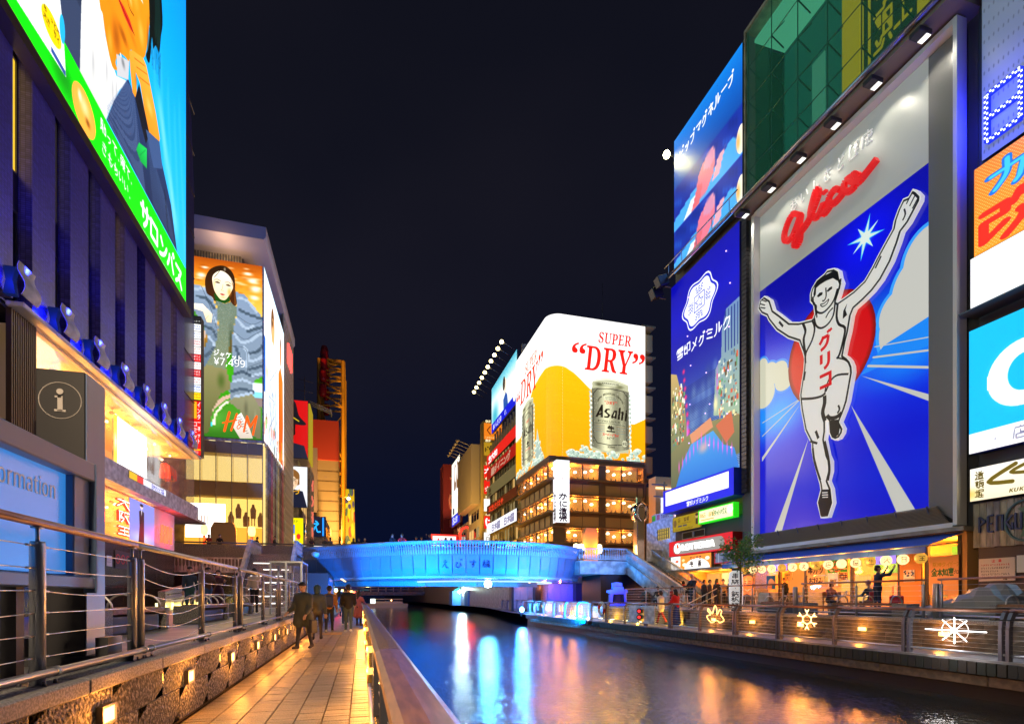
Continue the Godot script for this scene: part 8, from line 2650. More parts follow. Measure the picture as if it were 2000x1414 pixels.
# ---------- the right bank: deck,railings,terrace ----------
func right_promenade() -> void:
	var st:=mb()
	bb(st,15.42,110,-1.5,0.78,-12,20.8); bb(st,17.2,110,-1.5,0.78,20.8,23.4); bb(st,15.42,110,-1.5,0.78,23.4,45)
	struct("right_terrace",st,M.terrace,"paved terrace on the right bank in front of the shops")
	var q:=thing("quay_edge","dark brick edge and tan beam of the right quay above the water","quay",v3(13.5,-0.5,20))
	st=mb()
	bb(st,13.75,15.4,-1.5,-0.07,-8,44); bb(st,13.6,13.75,-0.35,-0.065,-8,44)
	obj("core",st,M.black,q)
	var br:=mb(); cbx(br,Vector3.ZERO,Vector3(0.14,0.29,0.185),0.008)
	var bm:=mesh_of(br)
	var bms:=[mat(0.02,0.018,0.016,0.7),mat(0.03,0.024,0.02,0.7),mat(0.016,0.02,0.016,0.7)]
	for i in 170: put("brick",bm,bms[rng.randi() % 3],q).position=v3(13.54+rng.randf()*0.012,-0.21,6.6+i*0.2)-q.position
	for i in 14:
		st=mb()
		cbx(st,v3(13.62,-0.49,7.4+i*2.6),Vector3(0.2,0.23,2.58),0.012)
		obj("beam",st,mat(0.17-0.015*(i % 3),0.095,0.055,0.7,0.0,M.blotch,Vector3.ONE),q)
	q=thing("terrace_wall","dark stone wall with amber lamps below the right terrace","wall",v3(15.4,0,20))
	st=mb()
	for e in [[-4,20.8],[23.4,44]]: bb(st,15.43,15.8,-0.05,0.7,e[0],e[1])
	obj("core",st,M.black,q)
	stone_wall(q,15.42,-PI/2,5.0,20.0,0.0,[0.36,0.34],1.1,[mat(0.11,0.095,0.075,0.85,0.0,M.blotch,Vector3.ONE),mat(0.09,0.08,0.065,0.85,0.0,M.blotch,Vector3.ONE)])
	stone_wall(q,15.42,-PI/2,23.6,43,0.0,[0.36,0.34],1.1,[mat(0.2,0.17,0.11,0.85,0.0,M.blotch,Vector3.ONE)])
	for i in 20:
		if i==8: continue
		st=mb()
		cbx(st,v3(15.5,0.75,4.6+i*2.0+(0.5 if i > 8 else 0.0)),Vector3(0.3,0.09,1.98),0.01)
		obj("coping_stone",st,M.coping,q)
	for i in 5:
		var d:=10.94+i*2.49
		var t:=thing("wall_lamp",["amber wall lamp behind the white light star","amber wall lamp between the snowflake and the star","amber wall lamp just left of the snowflake light","amber wall lamp below the paper lantern","amber wall lamp nearest the steps"][i],"lamp",v3(15.35,0.4,d),"amber lamps in the right terrace wall")
		st=mb()
		bx(st,v3(15.34,0.4,d),Vector3(0.05,0.11,0.24))
		obj("lens",st,glow(1.0,0.6,0.12,5.0),t)
		omni(v3(15.2,0.42,d),Color(1,0.6,0.2),0.7,0.05,8)
	for i in 9:
		var d:=23.8+i*1.7
		var t:=thing("deck_uplight","small deck uplight "+["by the pair in white and red","behind the white boxes","between the boxes and the blue post","left of the blue post","right of the life buoy","below the life buoy","left of the life buoy","by the lamp post boxes","nearest the arched lights"][i],"lamp",v3(15.1,0,d),"warm uplights along the right deck")
		st=mb()
		bx(st,v3(15.1,0.025,d),Vector3(0.2,0.04,0.2))
		obj("lens",st,glow(1,0.85,0.4,5.0),t)
		if i % 2==0: omni(v3(15.0,0.2,d),Color(1,0.75,0.2),1.4,0.06,8)
	# the deck railing with bent flat posts
	var posts:=[]
	for i in 18: posts.append([13.62,4.0+i*2.21,i])
	var bend:=[[13.9,46],[14.5,50],[15.3,54.5],[16.0,59],[16.7,64],[17.4,70]]
	for e in bend: posts.append([e[0],e[1],0])
	var words:=["at the right edge of the picture","behind the white light star","left of the white star","with the snowflake light","right of the steps","with the orange fireworks light","by the pair in white and red","by the white boxes","right of the life buoy","behind the life buoy","left of the life buoy","before the arched lights","at the arched lights","at the lit lettering bank","where the quay starts to bend","first on the bend","second on the bend","farthest on the bend"]
	for s in 12:
		var t:=thing("deck_railing","brown topped cable railing of the right deck, %s" % words[s if s < 11 else 15],"railing",v3(posts[s*2][0],0,posts[s*2][1]),"railing along the right deck")
		var line:=[]
		for k in 3:
			var p: Array=posts[mini(s*2+k,posts.size()-1)]
			line.append(p)
			if k==2: break
			for dd in ([-0.07,0.07] if int(p[2]) % 3 != 1 else [0.0]):
				st=mb()
				var pts:=[v3(p[0],-0.05,p[1]+dd),v3(p[0],0.7,p[1]+dd),v3(p[0]+0.03,0.88,p[1]+dd),v3(p[0]+0.12,1.04,p[1]+dd),v3(p[0]+0.2,1.08,p[1]+dd)]
				for j in 4:
					var a: Vector3=pts[j]; var c: Vector3=pts[j+1]
					var n:=(c-a).normalized().cross(Vector3(0,0,1))*0.06
					var w:=Vector3(0,0,0.035 if s < 8 else 0.06)
					var e:=[a-n,a+n,c+n,c-n]
					for sg in [1.0,-1.0]: facing(st,[e[0]+w*sg,e[1]+w*sg,e[2]+w*sg,e[3]+w*sg],w*sg)
					facing(st,[a-n+w,c-n+w,c-n-w,a-n-w],-n); facing(st,[a+n+w,c+n+w,c+n-w,a+n-w],n)
				obj("post",st,M.rail_post,t)
		for e in [[1.1,0.045,"handrail",M.rail_brown,0.16],[0.13,0.028,"bottom_pipe",M.steel,0.0]]:
			st=mb(true)
			for k in 2: cyl(st,v3(line[k][0]+e[4],e[0],line[k][1]),v3(line[k+1][0]+e[4],e[0],line[k+1][1]),e[1],-1,8)
			obj(e[2],st,e[3],t)
		for y in 7:
			st=mb(true)
			for k in 2: cyl(st,v3(line[k][0],0.25+y*0.105,line[k][1]),v3(line[k+1][0],0.25+y*0.105,line[k+1][1]),0.005,-1,4)
			obj("cable",st,M.wire,t)
	# light decorations tied to it
	var t:=thing("light_star","white light star with long side arms tied to the railing","light decoration",v3(13.55,0.62,9.39))
	st=mb(true)
	for l in [[0.68,0],[0.27,0.24],[0.001,0.31],[0.27,-0.24]]: cyl(st,v3(13.5,0.62-l[1],9.39-l[0]),v3(13.5,0.62+l[1],9.39+l[0]),0.011,-1,6)
	obj("light_tubes",st,glow(1,0.97,0.95,5.0),t)
	st=mb(true)
	var ring:=[]
	for i in 24: ring.append(v3(13.52,0.62+sin(TAU*i/24)*0.27,9.39+cos(TAU*i/24)*0.3))
	tube(st,ring,0.006,4,true)
	obj("hoop",st,M.wire,t)
	omni(v3(13.2,0.62,9.39),Color(1,0.97,0.95),1.2,0.2,10)
	t=thing("light_snowflake","amber light snowflake tied to the railing","light decoration",v3(13.55,0.71,13.75))
	st=mb(true)
	var c:=v3(13.5,0.71,13.75)
	for i in 6:
		var w:=TAU*i/6+PI/6
		var d:=Vector3(0,sin(w)*0.29,cos(w)*0.36)
		cyl(st,c+d*0.4,c+d,0.012,-1,5)
		for s in [-0.5,0.5]: cyl(st,c+d*0.72,c+d*0.72+Vector3(0,sin(w+s)*0.12,cos(w+s)*0.15),0.012,-1,5)
	ring=[]
	for i in 12: ring.append(c+Vector3(0,sin(TAU*i/12)*(0.13+0.03*(i % 2)),cos(TAU*i/12)*(0.16+0.04*(i % 2))))
	tube(st,ring,0.012,5,true)
	obj("light_tubes",st,glow(1,0.6,0.2,5.0),t)
	omni(c+Vector3(-0.3,0,0),Color(1,0.6,0.2),0.8,0.2,8)
	t=thing("light_bamboo","amber light outline of cut bamboo tied to the railing","light decoration",v3(13.55,0.7,18.3))
	st=mb(true)
	var ol:=[]
	for v in smooth_line(pv([0.55,-0.3,0.3,-0.42,0.1,-0.3,-0.2,-0.45,-0.45,-0.3,-0.55,-0.1,-0.3,0.0,-0.5,0.2,-0.45,0.32,-0.2,0.05,-0.1,0.3,0.0,0.5,0.1,0.3,0.12,0.0,0.3,0.28,0.42,0.2,0.36,0.0,0.5,-0.15]),true,3): ol.append(v3(13.5,0.72+v.y*0.72,18.3-v.x*0.95))
	tube(st,ol,0.014,5,true)
	obj("light_tubes",st,glow(1,0.5,0.12,5.0),t)
	omni(v3(13.2,0.7,18.3),Color(1,0.55,0.2),0.8,0.2,8)
	t=thing("life_buoy","white and red life buoy hung on the right deck railing","life buoy",v3(13.5,0.74,28.75))
	for k in 8:
		st=mb(true)
		var arc:=[]
		for i in 6: arc.append(v3(13.5,0.74+sin(TAU*(k+i/5.0)/8)*0.36,28.75+cos(TAU*(k+i/5.0)/8)*0.36))
		tube(st,arc,0.08,8)
		obj("ring_segment",st,M.white if k % 4 else M.red,t)
	for k in 2:
		t=thing("white_board",["bluish white slatted board by the red signal lamps","white slatted board right of the red signal lamps"][k],"board",v3(13.4,0.1,24.6-k*1.7),"slatted boards on the deck railing")
		for i in 5:
			st=mb()
			cbx(st,v3(13.45,0.2+i*0.18,24.75-k*1.5),Vector3(0.05,0.172,1.0),0.006)
			obj("slat",st,M.white,t)
	t=thing("signal_lamps","black pair of round red signal lamps between two white boards","signal",v3(13.4,0.3,23.8))
	for y in [0.42,0.72]:
		st=mb(true)
		cyl(st,v3(13.5,y,24.1),v3(13.3,y,24.0),0.13,0.15,12)
		obj("hood",st,M.black,t)
		st=mb(true)
		cyl(st,v3(13.33,y,24.0),v3(13.29,y,23.98),0.07,-1,10)
		obj("lens",st,glow(1,0.02,0.02,3.0),t)
	for k in 3:
		t=thing("arched_planter",["brown wall box with three lit arches, nearest the life buoy","brown wall box with three lit arches, in the middle","brown wall box with three lit arches, farthest"][k],"planter",v3(15.2,0,36+k*3.4),"arched light boxes on the right deck")
		st=mb()
		cbx(st,v3(15.3,0.55,36+k*3.2),Vector3(0.3,1.1,3.1),0.02)
		obj("box_body",st,mat(0.2,0.12,0.07,0.7),t)
		for i in 3:
			st=mb()
			prism(st,pv([-0.14,0,0.14,0,0.14,0.35,0,0.55,-0.14,0.35]),Transform3D(Basis(Vector3(0,0,1),Vector3.UP,Vector3(-1,0,0)),v3(15.145,0.3,36.7-i*0.6+k*3.2)),0.02)
			obj("lit_arch",st,glow(1,0.6,0.08,1.6),t)
		omni(v3(14.7,0.5,36+k*3.2),Color(1,0.6,0.15),1.6,0.2,8)
	t=thing("lit_lettering","low bank of small amber lights on the bending quay","light",v3(15.6,0.5,47))
	st=mb()
	for i in 40: bx(st,v3(15.6+i*0.025+0.1*(i % 3),0.55+0.11*((i*7) % 4),45.5+i*0.12),Vector3(0.05,0.06,0.07))
	obj("lights",st,glow(1,0.5,0.15,4.0),t).set_meta("kind","stuff")
	st=mb()
	bb(st,15.7,16.2,0,0.95,45.3,50.5)
	obj("bank",st,M.brown,t)
	# terrace railing,steps with a sloping handrail,bollards
	cable_railing("brown topped terrace railing before the seated guests",15.75,[[23.0,0.035],[25.2,0.035],[27.6,0.035],[30.0,0.035]],0.79,6,[0.0],"railing on the right terrace",true)
	cable_railing("brown topped terrace railing around the tree and lantern",15.75,[[17.2,0.035],[18.9,0.035],[20.9,0.035]],0.79,6,[0.0,0.01],"railing on the right terrace",true)
	cable_railing("brown topped terrace railing before the restaurant tables",15.75,[[11.8,0.04],[14.0,0.035],[16.2,0.035]],0.79,6,[0.0],"railing on the right terrace",true)
	cable_railing("brown topped terrace railing at the right edge",15.75,[[5.0,0.04],[8.0,0.04],[11.3,0.04]],0.79,6,[0.0],"railing on the right terrace",true)
	for k in 2:
		t=thing("bollard",["blue grey bollard before the restaurant tables","blue grey bollard before the grey tarpaulin"][k],"bollard",v3(15.9,0.78,[16.75,11.55][k]),"bollards on the right terrace")
		st=mb(true)
		lathe(st,[Vector2(0,0),Vector2(0.085,0),Vector2(0.085,0.98),Vector2(0.07,1.02),Vector2(0,1.02)],14,Transform3D(Basis(),v3(15.9,0.78,[16.75,11.55][k])))
		obj("post",st,M.steel,t)
	t=thing("deck_steps","short lit steps from the right deck up to the terrace","stairs",v3(16.3,0,22))
	for i in 5:
		st=mb()
		cbx(st,v3(16.3,0.08+i*0.155,22.3-i*0.2),Vector3(1.7,0.155,2.6-i*0.4),0.01)
		obj("step",st,M.coping,t)
		st=mb()
		for k in 2: bx(st,v3(15.9+k*0.7,0.09+i*0.155,23.62-i*0.4),Vector3(0.4,0.04,0.012))
		obj("light_strip",st,glow(1,0.92,0.8,2.0),t)
	for k in 2:
		st=mb(true)
		cyl(st,v3(15.5,0.95+k*0.3-0.25,23.4),v3(15.5,1.75+k*0.3-0.25,20.9),0.022,-1,8)
		obj("handrail",st,M.wire,t)
	bench("hoop_bench","wooden bench with hoops behind the left bollard",16.6,16.9,19.2,0.78,"benches on the right terrace",3)
	bench("hoop_bench","wooden bench with hoops in front of the seated pair",16.6,13.0,15.6,0.78,"benches on the right terrace",3)
	bench("hoop_bench","wooden bench with hoops at the right edge by the tarpaulin",16.6,7.2,10.4,0.78,"benches on the right terrace",3)
	# crumpled tarpaulin
	st=mb()
	var hgt:=func(i: int,j: int) -> Vector3:
		var u:=i/12.0; var w:=j/8.0
		var h:=1.15*pow(maxf(0.0,sin(PI*u)*sin(PI*w)),0.45)*(0.75+0.4*sin(u*5.0+1.0))
		h+=0.12*sin(i*2.3+j*3.1)*sin(PI*u)*sin(PI*w)+0.07*sin(i*5.1-j*2.7)*sin(PI*u)
		return v3(17.4+w*1.8,0.79+maxf(0.0,h),10.6+u*3.4)
	for i in 12:
		for j in 8:
			var g:=[hgt.call(i,j),hgt.call(i+1,j),hgt.call(i+1,j+1),hgt.call(i,j+1)]
			facing(st,[g[0],g[1],g[2]],Vector3.UP); facing(st,[g[0],g[2],g[3]],Vector3.UP)
	tag(obj("tarpaulin",st,mat(0.2,0.19,0.18,0.45)),"heap covered with a crumpled grey tarpaulin","tarpaulin")
	# the small tree
	t=thing("small_tree","small street tree with a thin trunk and sparse crown","tree",v3(17.0,0.78,21.2))
	st=mb(true)
	var base:=v3(17.0,0.78,21.2)
	tube(st,[base,base+Vector3(0.03,1.0,0.02),base+Vector3(-0.02,2.0,0.03),base+Vector3(0.02,2.7,0)],[0.06,0.05,0.04,0.02],7)
	var ends:=[]
	for i in 9:
		var w:=i*2.4
		var s0:=base+Vector3(0,1.7+i*0.12,0)
		var e:=s0+Vector3(cos(w)*0.55,0.35+0.1*(i % 3),sin(w)*0.55)
		ends.append(e)
		tube(st,[s0,s0.lerp(e,0.5)+Vector3(0,-0.04,0),e],[0.025,0.018,0.008],5)
	obj("trunk",st,mat(0.12,0.08,0.05,0.8),t)
	for lay in 2:
		st=mb()
		for i in 620:
			var e: Vector3=ends[rng.randi() % 9]+Vector3(rng.randfn(0,0.22),rng.randfn(0.05,0.2),rng.randfn(0,0.22))
			var a:=Vector3(rng.randf_range(-1,1),rng.randf_range(-0.8,0.6),rng.randf_range(-1,1)).normalized()*0.1
			var n:=a.cross(Vector3(rng.randf_range(-1,1),1,rng.randf_range(-1,1))).normalized()*0.035
			facing(st,[e-a,e+n,e+a,e-n],Vector3.UP)
		var lm:=mat(0.03,0.12,0.04,0.6) if lay==0 else mat(0.07,0.2,0.05,0.6)
		lm.backlight_enabled=true; lm.backlight=Color(0.2,0.4,0.1)
		obj("crown",st,lm,t).set_meta("kind","stuff")
# ---------- the restaurant under the blue awning ----------
func lantern_text(st: SurfaceTool,s: String,c: Vector3,r: float,y: float,w: float,h: float,t: float) -> void:
	for ch in s:
		for p in strokes(ch):
			var q:=[]
			for v in p:
				var a: float=-2.35+(v.x-0.5)*w/r
				q.append(c+Vector3(cos(a)*(r+t*0.4),y+(1.0-v.y)*h,-sin(a)*(r+t*0.4)))
			if q.size() > 1: tube(st,q,t,5)
		y -= h*1.08
func restaurant() -> void:
	var b:=thing("restaurant","orange lit open restaurant front under the runner sign","restaurant",v3(25,0.8,22))
	var st:=mb()
	bb(st,26.9,27.1,0.8,4.2,16.3,29.0); bb(st,24.1,26.9,4.0,4.2,16.3,29.0); bb(st,24.0,26.9,0.8,4.0,28.8,29.0); bb(st,24.0,26.9,0.8,4.0,16.2,16.4)
	obj("interior",st,mat(0.75,0.42,0.14,0.7),b)
	for d in [16.4,17.75,19.0,21.5,24.45,26.4,28.6]:
		st=mb()
		bb(st,23.95,24.1,0.8,4.0,d,d+0.14)
		obj("door_frame",st,M.brown,b)
	for i in 5:
		st=mb()
		bb(st,24.02,24.04,0.85,3.3,[16.55,19.15,20.4,21.65,26.55][i],[17.74,20.38,21.48,24.44,28.58][i])
		obj("glass_door",st,M.pane,b)
	for i in 6:
		st=mb()
		bb(st,26.7,26.88,[2.6,1.4,2.7,1.2,2.2,1.4][i],[3.8,2.4,3.6,2.6,3.4,3.2][i],17.0+i*2.0,18.7+i*2.0)
		obj("wall_board",st,[glow(0.2,0.75,0.03,0.8),glow(1,0.4,0.04,0.9),glow(0.25,0.8,0.05,0.8),glow(1,0.55,0.1,0.8),glow(0.8,0.5,0.1,0.6),glow(1,0.3,0.05,0.7)][i],b)
	st=mb()
	bb(st,24.6,25.2,0.8,1.7,22.5,28.0)
	obj("counter",st,M.cream,b)
	for i in 5: omni(v3(25.4,3.6,17.4+i*2.5),Color(1.0,0.6,0.22),8.0,0.2,20)
	var orange:=mat(0.8,0.3,0.04,0.6)
	sign_board("R","orange_door","plain orange door panel with a small poster on it",23.9,18.95,17.95,0.85,3.4,0.05,orange,M.brown,"","door panel")
	sign_board("R","people_poster","small poster of a crowd on the orange door",23.8,18.72,18.22,2.1,2.64,0.01,print_mat(art_menu_poster(3)),M.white,"","poster")
	var ps:=[["skewer_sign","cream paper sign, upper of the two with brush characters",24.34,23.12,2.62,3.12,art_sign(150,56,"f4c070",[["jp","串カツ",10,6,40,42,"201004",0.14]])],["pancake_sign","cream paper sign, lower of the two with brush characters",24.28,23.15,2.06,2.58,art_sign(150,60,"f4c070",[["jp","お好み",10,8,40,42,"201004",0.14]])],["dish_poster","green and orange dish photograph poster high on the glass",22.94,21.74,2.7,3.4,art_menu_poster(0)],["beer_poster","white beer poster below the green dish photograph",22.91,22.3,2.0,2.68,art_menu_poster(1)],["plate_poster","dark poster of small round plates beside the beer poster",22.24,21.74,2.3,2.66,art_menu_poster(2)],["cat_poster","blue and peach poster by the restaurant kitchen",27.4,26.7,1.9,2.72,art_menu_poster(4)],["yellow_card","small yellow handwritten card by the kitchen",25.95,25.38,2.42,2.82,art_sign(64,48,"ffb840",[["t",8,8,44,12,"402008",3],["t",20,28,24,12,"402008",4]])]]
	for p in ps: sign_board("R",p[0],p[1],23.9,p[2],p[3],p[4],p[5],0.02,print_mat(p[6]),M.cream,"posters on the restaurant glass","poster")
	for k in 2: sign_board("R","menu_screen",["violet lit screen near the kitchen under the awning","violet lit screen above the photographing man"][k],23.9,[26.92,20.15][k],[25.71,19.12][k],2.98,3.5,0.06,screen(art_sign(120,48,"a080f8",[["s",60,20,50,16,"e8e0ff",0.9],["r",20,34,70,10,"6050a0"],["t",10,6,90,8,"f0f0ff",3]]),1.1),M.dark,"violet screens under the awning","screen")
	sign_board("R","portrait_board","large portrait poster of a smiling man beside the paper lantern",22.6,28.1,26.9,1.2,3.1,0.04,print_mat(art_portrait(120,200,2)),M.brown,"","poster")
	sign_board("R","name_sign","pale sign with yellow and green characters left of the notice",23.9,17.63,16.42,1.5,3.18,0.05,print_mat(art_sign(140,150,"e8a860",[["jp","阪神タイ",18,24,20,18,"c89818",0.14],["jp","ガース",100,24,14,18,"c89818",0.14],["jp","金本知憲",14,48,24,28,"206018",0.18],["jp","プロ",116,56,12,14,"402818",0.14]])),M.brown)
	# awning
	var aw:=thing("blue_awning","long blue awning with a straight valance over the restaurant","awning",v3(23,3.5,22.6))
	for i in 5:
		var d0:=16.3+i*2.54
		st=mb()
		var q:=[v3(24.0,4.12,d0+2.54),v3(24.0,4.12,d0),v3(21.9,3.5,d0),v3(21.9,3.5,d0+2.54)]
		facing(st,q,Vector3.UP)
		facing(st,[q[0]-Vector3(0,0.02,0),q[1]-Vector3(0,0.02,0),q[2]-Vector3(0,0.02,0),q[3]-Vector3(0,0.02,0)],Vector3.DOWN)
		obj("cloth",st,M.blue_cloth,aw)
		st=mb()
		bb(st,21.88,21.9,3.2,3.46,d0,d0+2.53)
		obj("valance",st,M.blue_cloth,aw)
	st=mb(true)
	cyl(st,v3(21.9,3.49,16.2),v3(21.9,3.49,29.1),0.035,-1,8)
	for d in [16.4,22.6,28.8]: cyl(st,v3(23.9,3.7,d),v3(21.95,3.47,d),0.03,-1,6)
	obj("frame",st,M.steel,aw)
	st=mb()
	bb(st,23.5,24.3,4.13,4.3,16.0,29.2)
	obj("box",st,M.beige,aw)
	# row of round paper lanterns
	var chars:="おいしステースえ本店・屋生大日王"
	var lab:=["first","second","third","fourth","fifth","sixth","seventh","eighth","ninth","tenth","eleventh","twelfth","thirteenth","fourteenth","fifteenth","sixteenth"]
	for i in 16:
		var d:=27.87-i*0.752
		var lit:=i % 7 != 1 and i % 7 != 5
		var t:=thing("paper_lantern","%s round paper lantern from the tree along the awning" % lab[i],"lantern",v3(22.0,3.0,d),"round paper lanterns under the awning")
		st=mb(true)
		var prof:=[Vector2(0.07,-0.22)]
		for k in 9:
			var w:=PI*(k+0.7)/9.4
			prof.append(Vector2(0.05+sin(w)*(0.175 if k % 2 else 0.165),-cos(w)*0.21))
		prof.append(Vector2(0.07,0.22))
		lathe(st,prof,14,Transform3D(Basis(),v3(22.0,3.0,d)))
		obj("shade",st,glow(1.0,0.68,0.3,1.35) if lit else glow(1.0,0.5,0.06,0.6),t)
		st=mb(true)
		lathe(st,[Vector2(0,0.22),Vector2(0.08,0.22),Vector2(0.08,0.25),Vector2(0.01,0.26),Vector2(0.01,0.36)],8,Transform3D(Basis(),v3(22.0,3.0,d)))
		obj("cap",st,M.black,t)
		st=mb()
		lantern_text(st,chars[i],v3(22.0,3.0,d),0.215,-0.12,0.22,0.24,0.014)
		obj("character",st,M.black,t)
		if i % 2==0: omni(v3(21.6,2.9,d),Color(1,0.62,0.25),3.0,0.2,12)
	# the tall paper lantern on the terrace
	var tl:=thing("tall_lantern","tall white paper lantern with black brush characters beside the tree","lantern",v3(17.0,0.78,21.5))
	st=mb(true)
	lathe(st,[Vector2(0.15,0.15),Vector2(0.29,0.2),Vector2(0.31,0.6),Vector2(0.31,1.5),Vector2(0.29,1.8),Vector2(0.15,1.88)],20,Transform3D(Basis(),v3(17.0,0.78,21.5)))
	var pm:=mat(0.75,0.75,0.72,0.7); pm.emission_enabled=true; pm.emission=lin(0.75,0.78,0.8); pm.emission_energy_multiplier=0.4
	obj("shade",st,pm,tl)
	st=mb(true)
	lathe(st,[Vector2(0,0),Vector2(0.2,0),Vector2(0.2,0.15),Vector2(0,0.15)],12,Transform3D(Basis(),v3(17.0,0.78,21.5)))
	lathe(st,[Vector2(0,1.88),Vector2(0.2,1.88),Vector2(0.2,2.0),Vector2(0,2.0)],12,Transform3D(Basis(),v3(17.0,0.78,21.5)))
	obj("caps",st,M.black,tl)
	st=mb()
	lantern_text(st,"串焼・鉄板焼",v3(17.0,0.78,21.5),0.31,1.5,0.32,0.25,0.02)
	obj("characters",st,M.black,tl)
	# tables and stools
	var tb:=thing("cafe_table","white topped table of the seated pair","table",v3(20.6,0.78,18.6),"tables on the restaurant terrace",0.0,false)
	st=mb()
	cbx(st,Vector3(0,0.72,0),Vector3(0.75,0.03,1.1),0.008)
	obj("tabletop",st,M.white,tb)
	for s in [[-0.3,-0.45],[0.3,-0.45],[-0.3,0.45],[0.3,0.45]]:
		st=mb(true)
		cyl(st,Vector3(s[0],0,s[1]*1.1),Vector3(s[0]*0.9,0.7,s[1]*0.8),0.016,-1,6)
		obj("leg",st,M.wire,tb)
	copy(tb,v3(20.6,0.78,21.6),0.0,"empty white table behind the bollard"); copy(tb,v3(20.4,0.78,24.3),0.0,"white table with a sauce bottle by the kitchen")
	copy(tb,v3(18.4,0.78,27.5),0.0,"table of the guests behind the left terrace railing"); copy(tb,v3(18.9,0.78,30.5),0.0,"table nearest the foot of the right stairs")
	var ch:=thing("wooden_stool","wooden stool with a back beside the empty table","chair",v3(21.4,0.78,20.2),"chairs on the restaurant terrace",0.0,false)
	st=mb()
	cbx(st,Vector3(0,0.44,0),Vector3(0.4,0.04,0.4),0.008)
	obj("seat",st,M.wood,ch)
	st=mb()
	cbx(st,Vector3(0.19,0.75,0),Vector3(0.03,0.25,0.4),0.006)
	obj("backrest",st,M.wood,ch)
	for s in [[-0.17,-0.17],[0.17,-0.17],[-0.17,0.17],[0.17,0.17]]:
		st=mb()
		bx(st,Vector3(s[0],0.31 if s[0] > 0 else 0.21,s[1]),Vector3(0.035,0.62 if s[0] > 0 else 0.42,0.035))
		obj("leg",st,M.wood,ch)
	copy(ch,v3(21.3,0.78,22.6),0.4,"wooden stool beside the table by the kitchen"); copy(ch,v3(20.6,0.78,19.7),PI/2,"stool under the woman in the patterned coat"); copy(ch,v3(20.6,0.78,17.6),-PI/2,"stool under the guest in the knitted hat")
	copy(ch,v3(19.2,0.78,21.6),2.6,"wooden stool by the railing bench"); copy(ch,v3(18.4,0.78,26.6),PI/2,"stool at the table of the left guests"); copy(ch,v3(18.4,0.78,28.5),-PI/2,"second stool at the table of the left guests")
	for k in 3:
		var t:=thing("sauce_bottle",["green sauce bottle on the empty table","pale sauce bottle on the table by the kitchen","white cup on the table of the seated pair"][k],"bottle",v3(20.5,1.51,[21.6,24.3,18.7][k]),"bottles on the tables")
		st=mb(true)
		lathe(st,[Vector2(0,0),Vector2(0.045,0),Vector2(0.045,0.14),Vector2(0.015,0.19),Vector2(0.015,0.23),Vector2(0,0.23)],10,Transform3D(Basis(),v3(20.5,1.516,[21.6,24.3,18.7][k])))
		obj("body",st,[mat(0.1,0.5,0.2,0.4),M.cream,M.white][k],t)
	var bx1:=thing("cream_board","cream sandwich board behind the terrace railing","board",v3(19.0,0.78,21.8))
	st=mb()
	for s in [-1,1]: bx(st,v3(19.0+0.14*s,1.2,21.9),Vector3(0.03,0.86,0.7),Basis(Vector3.BACK,0.2*s))
	obj("panels",st,M.cream,bx1)
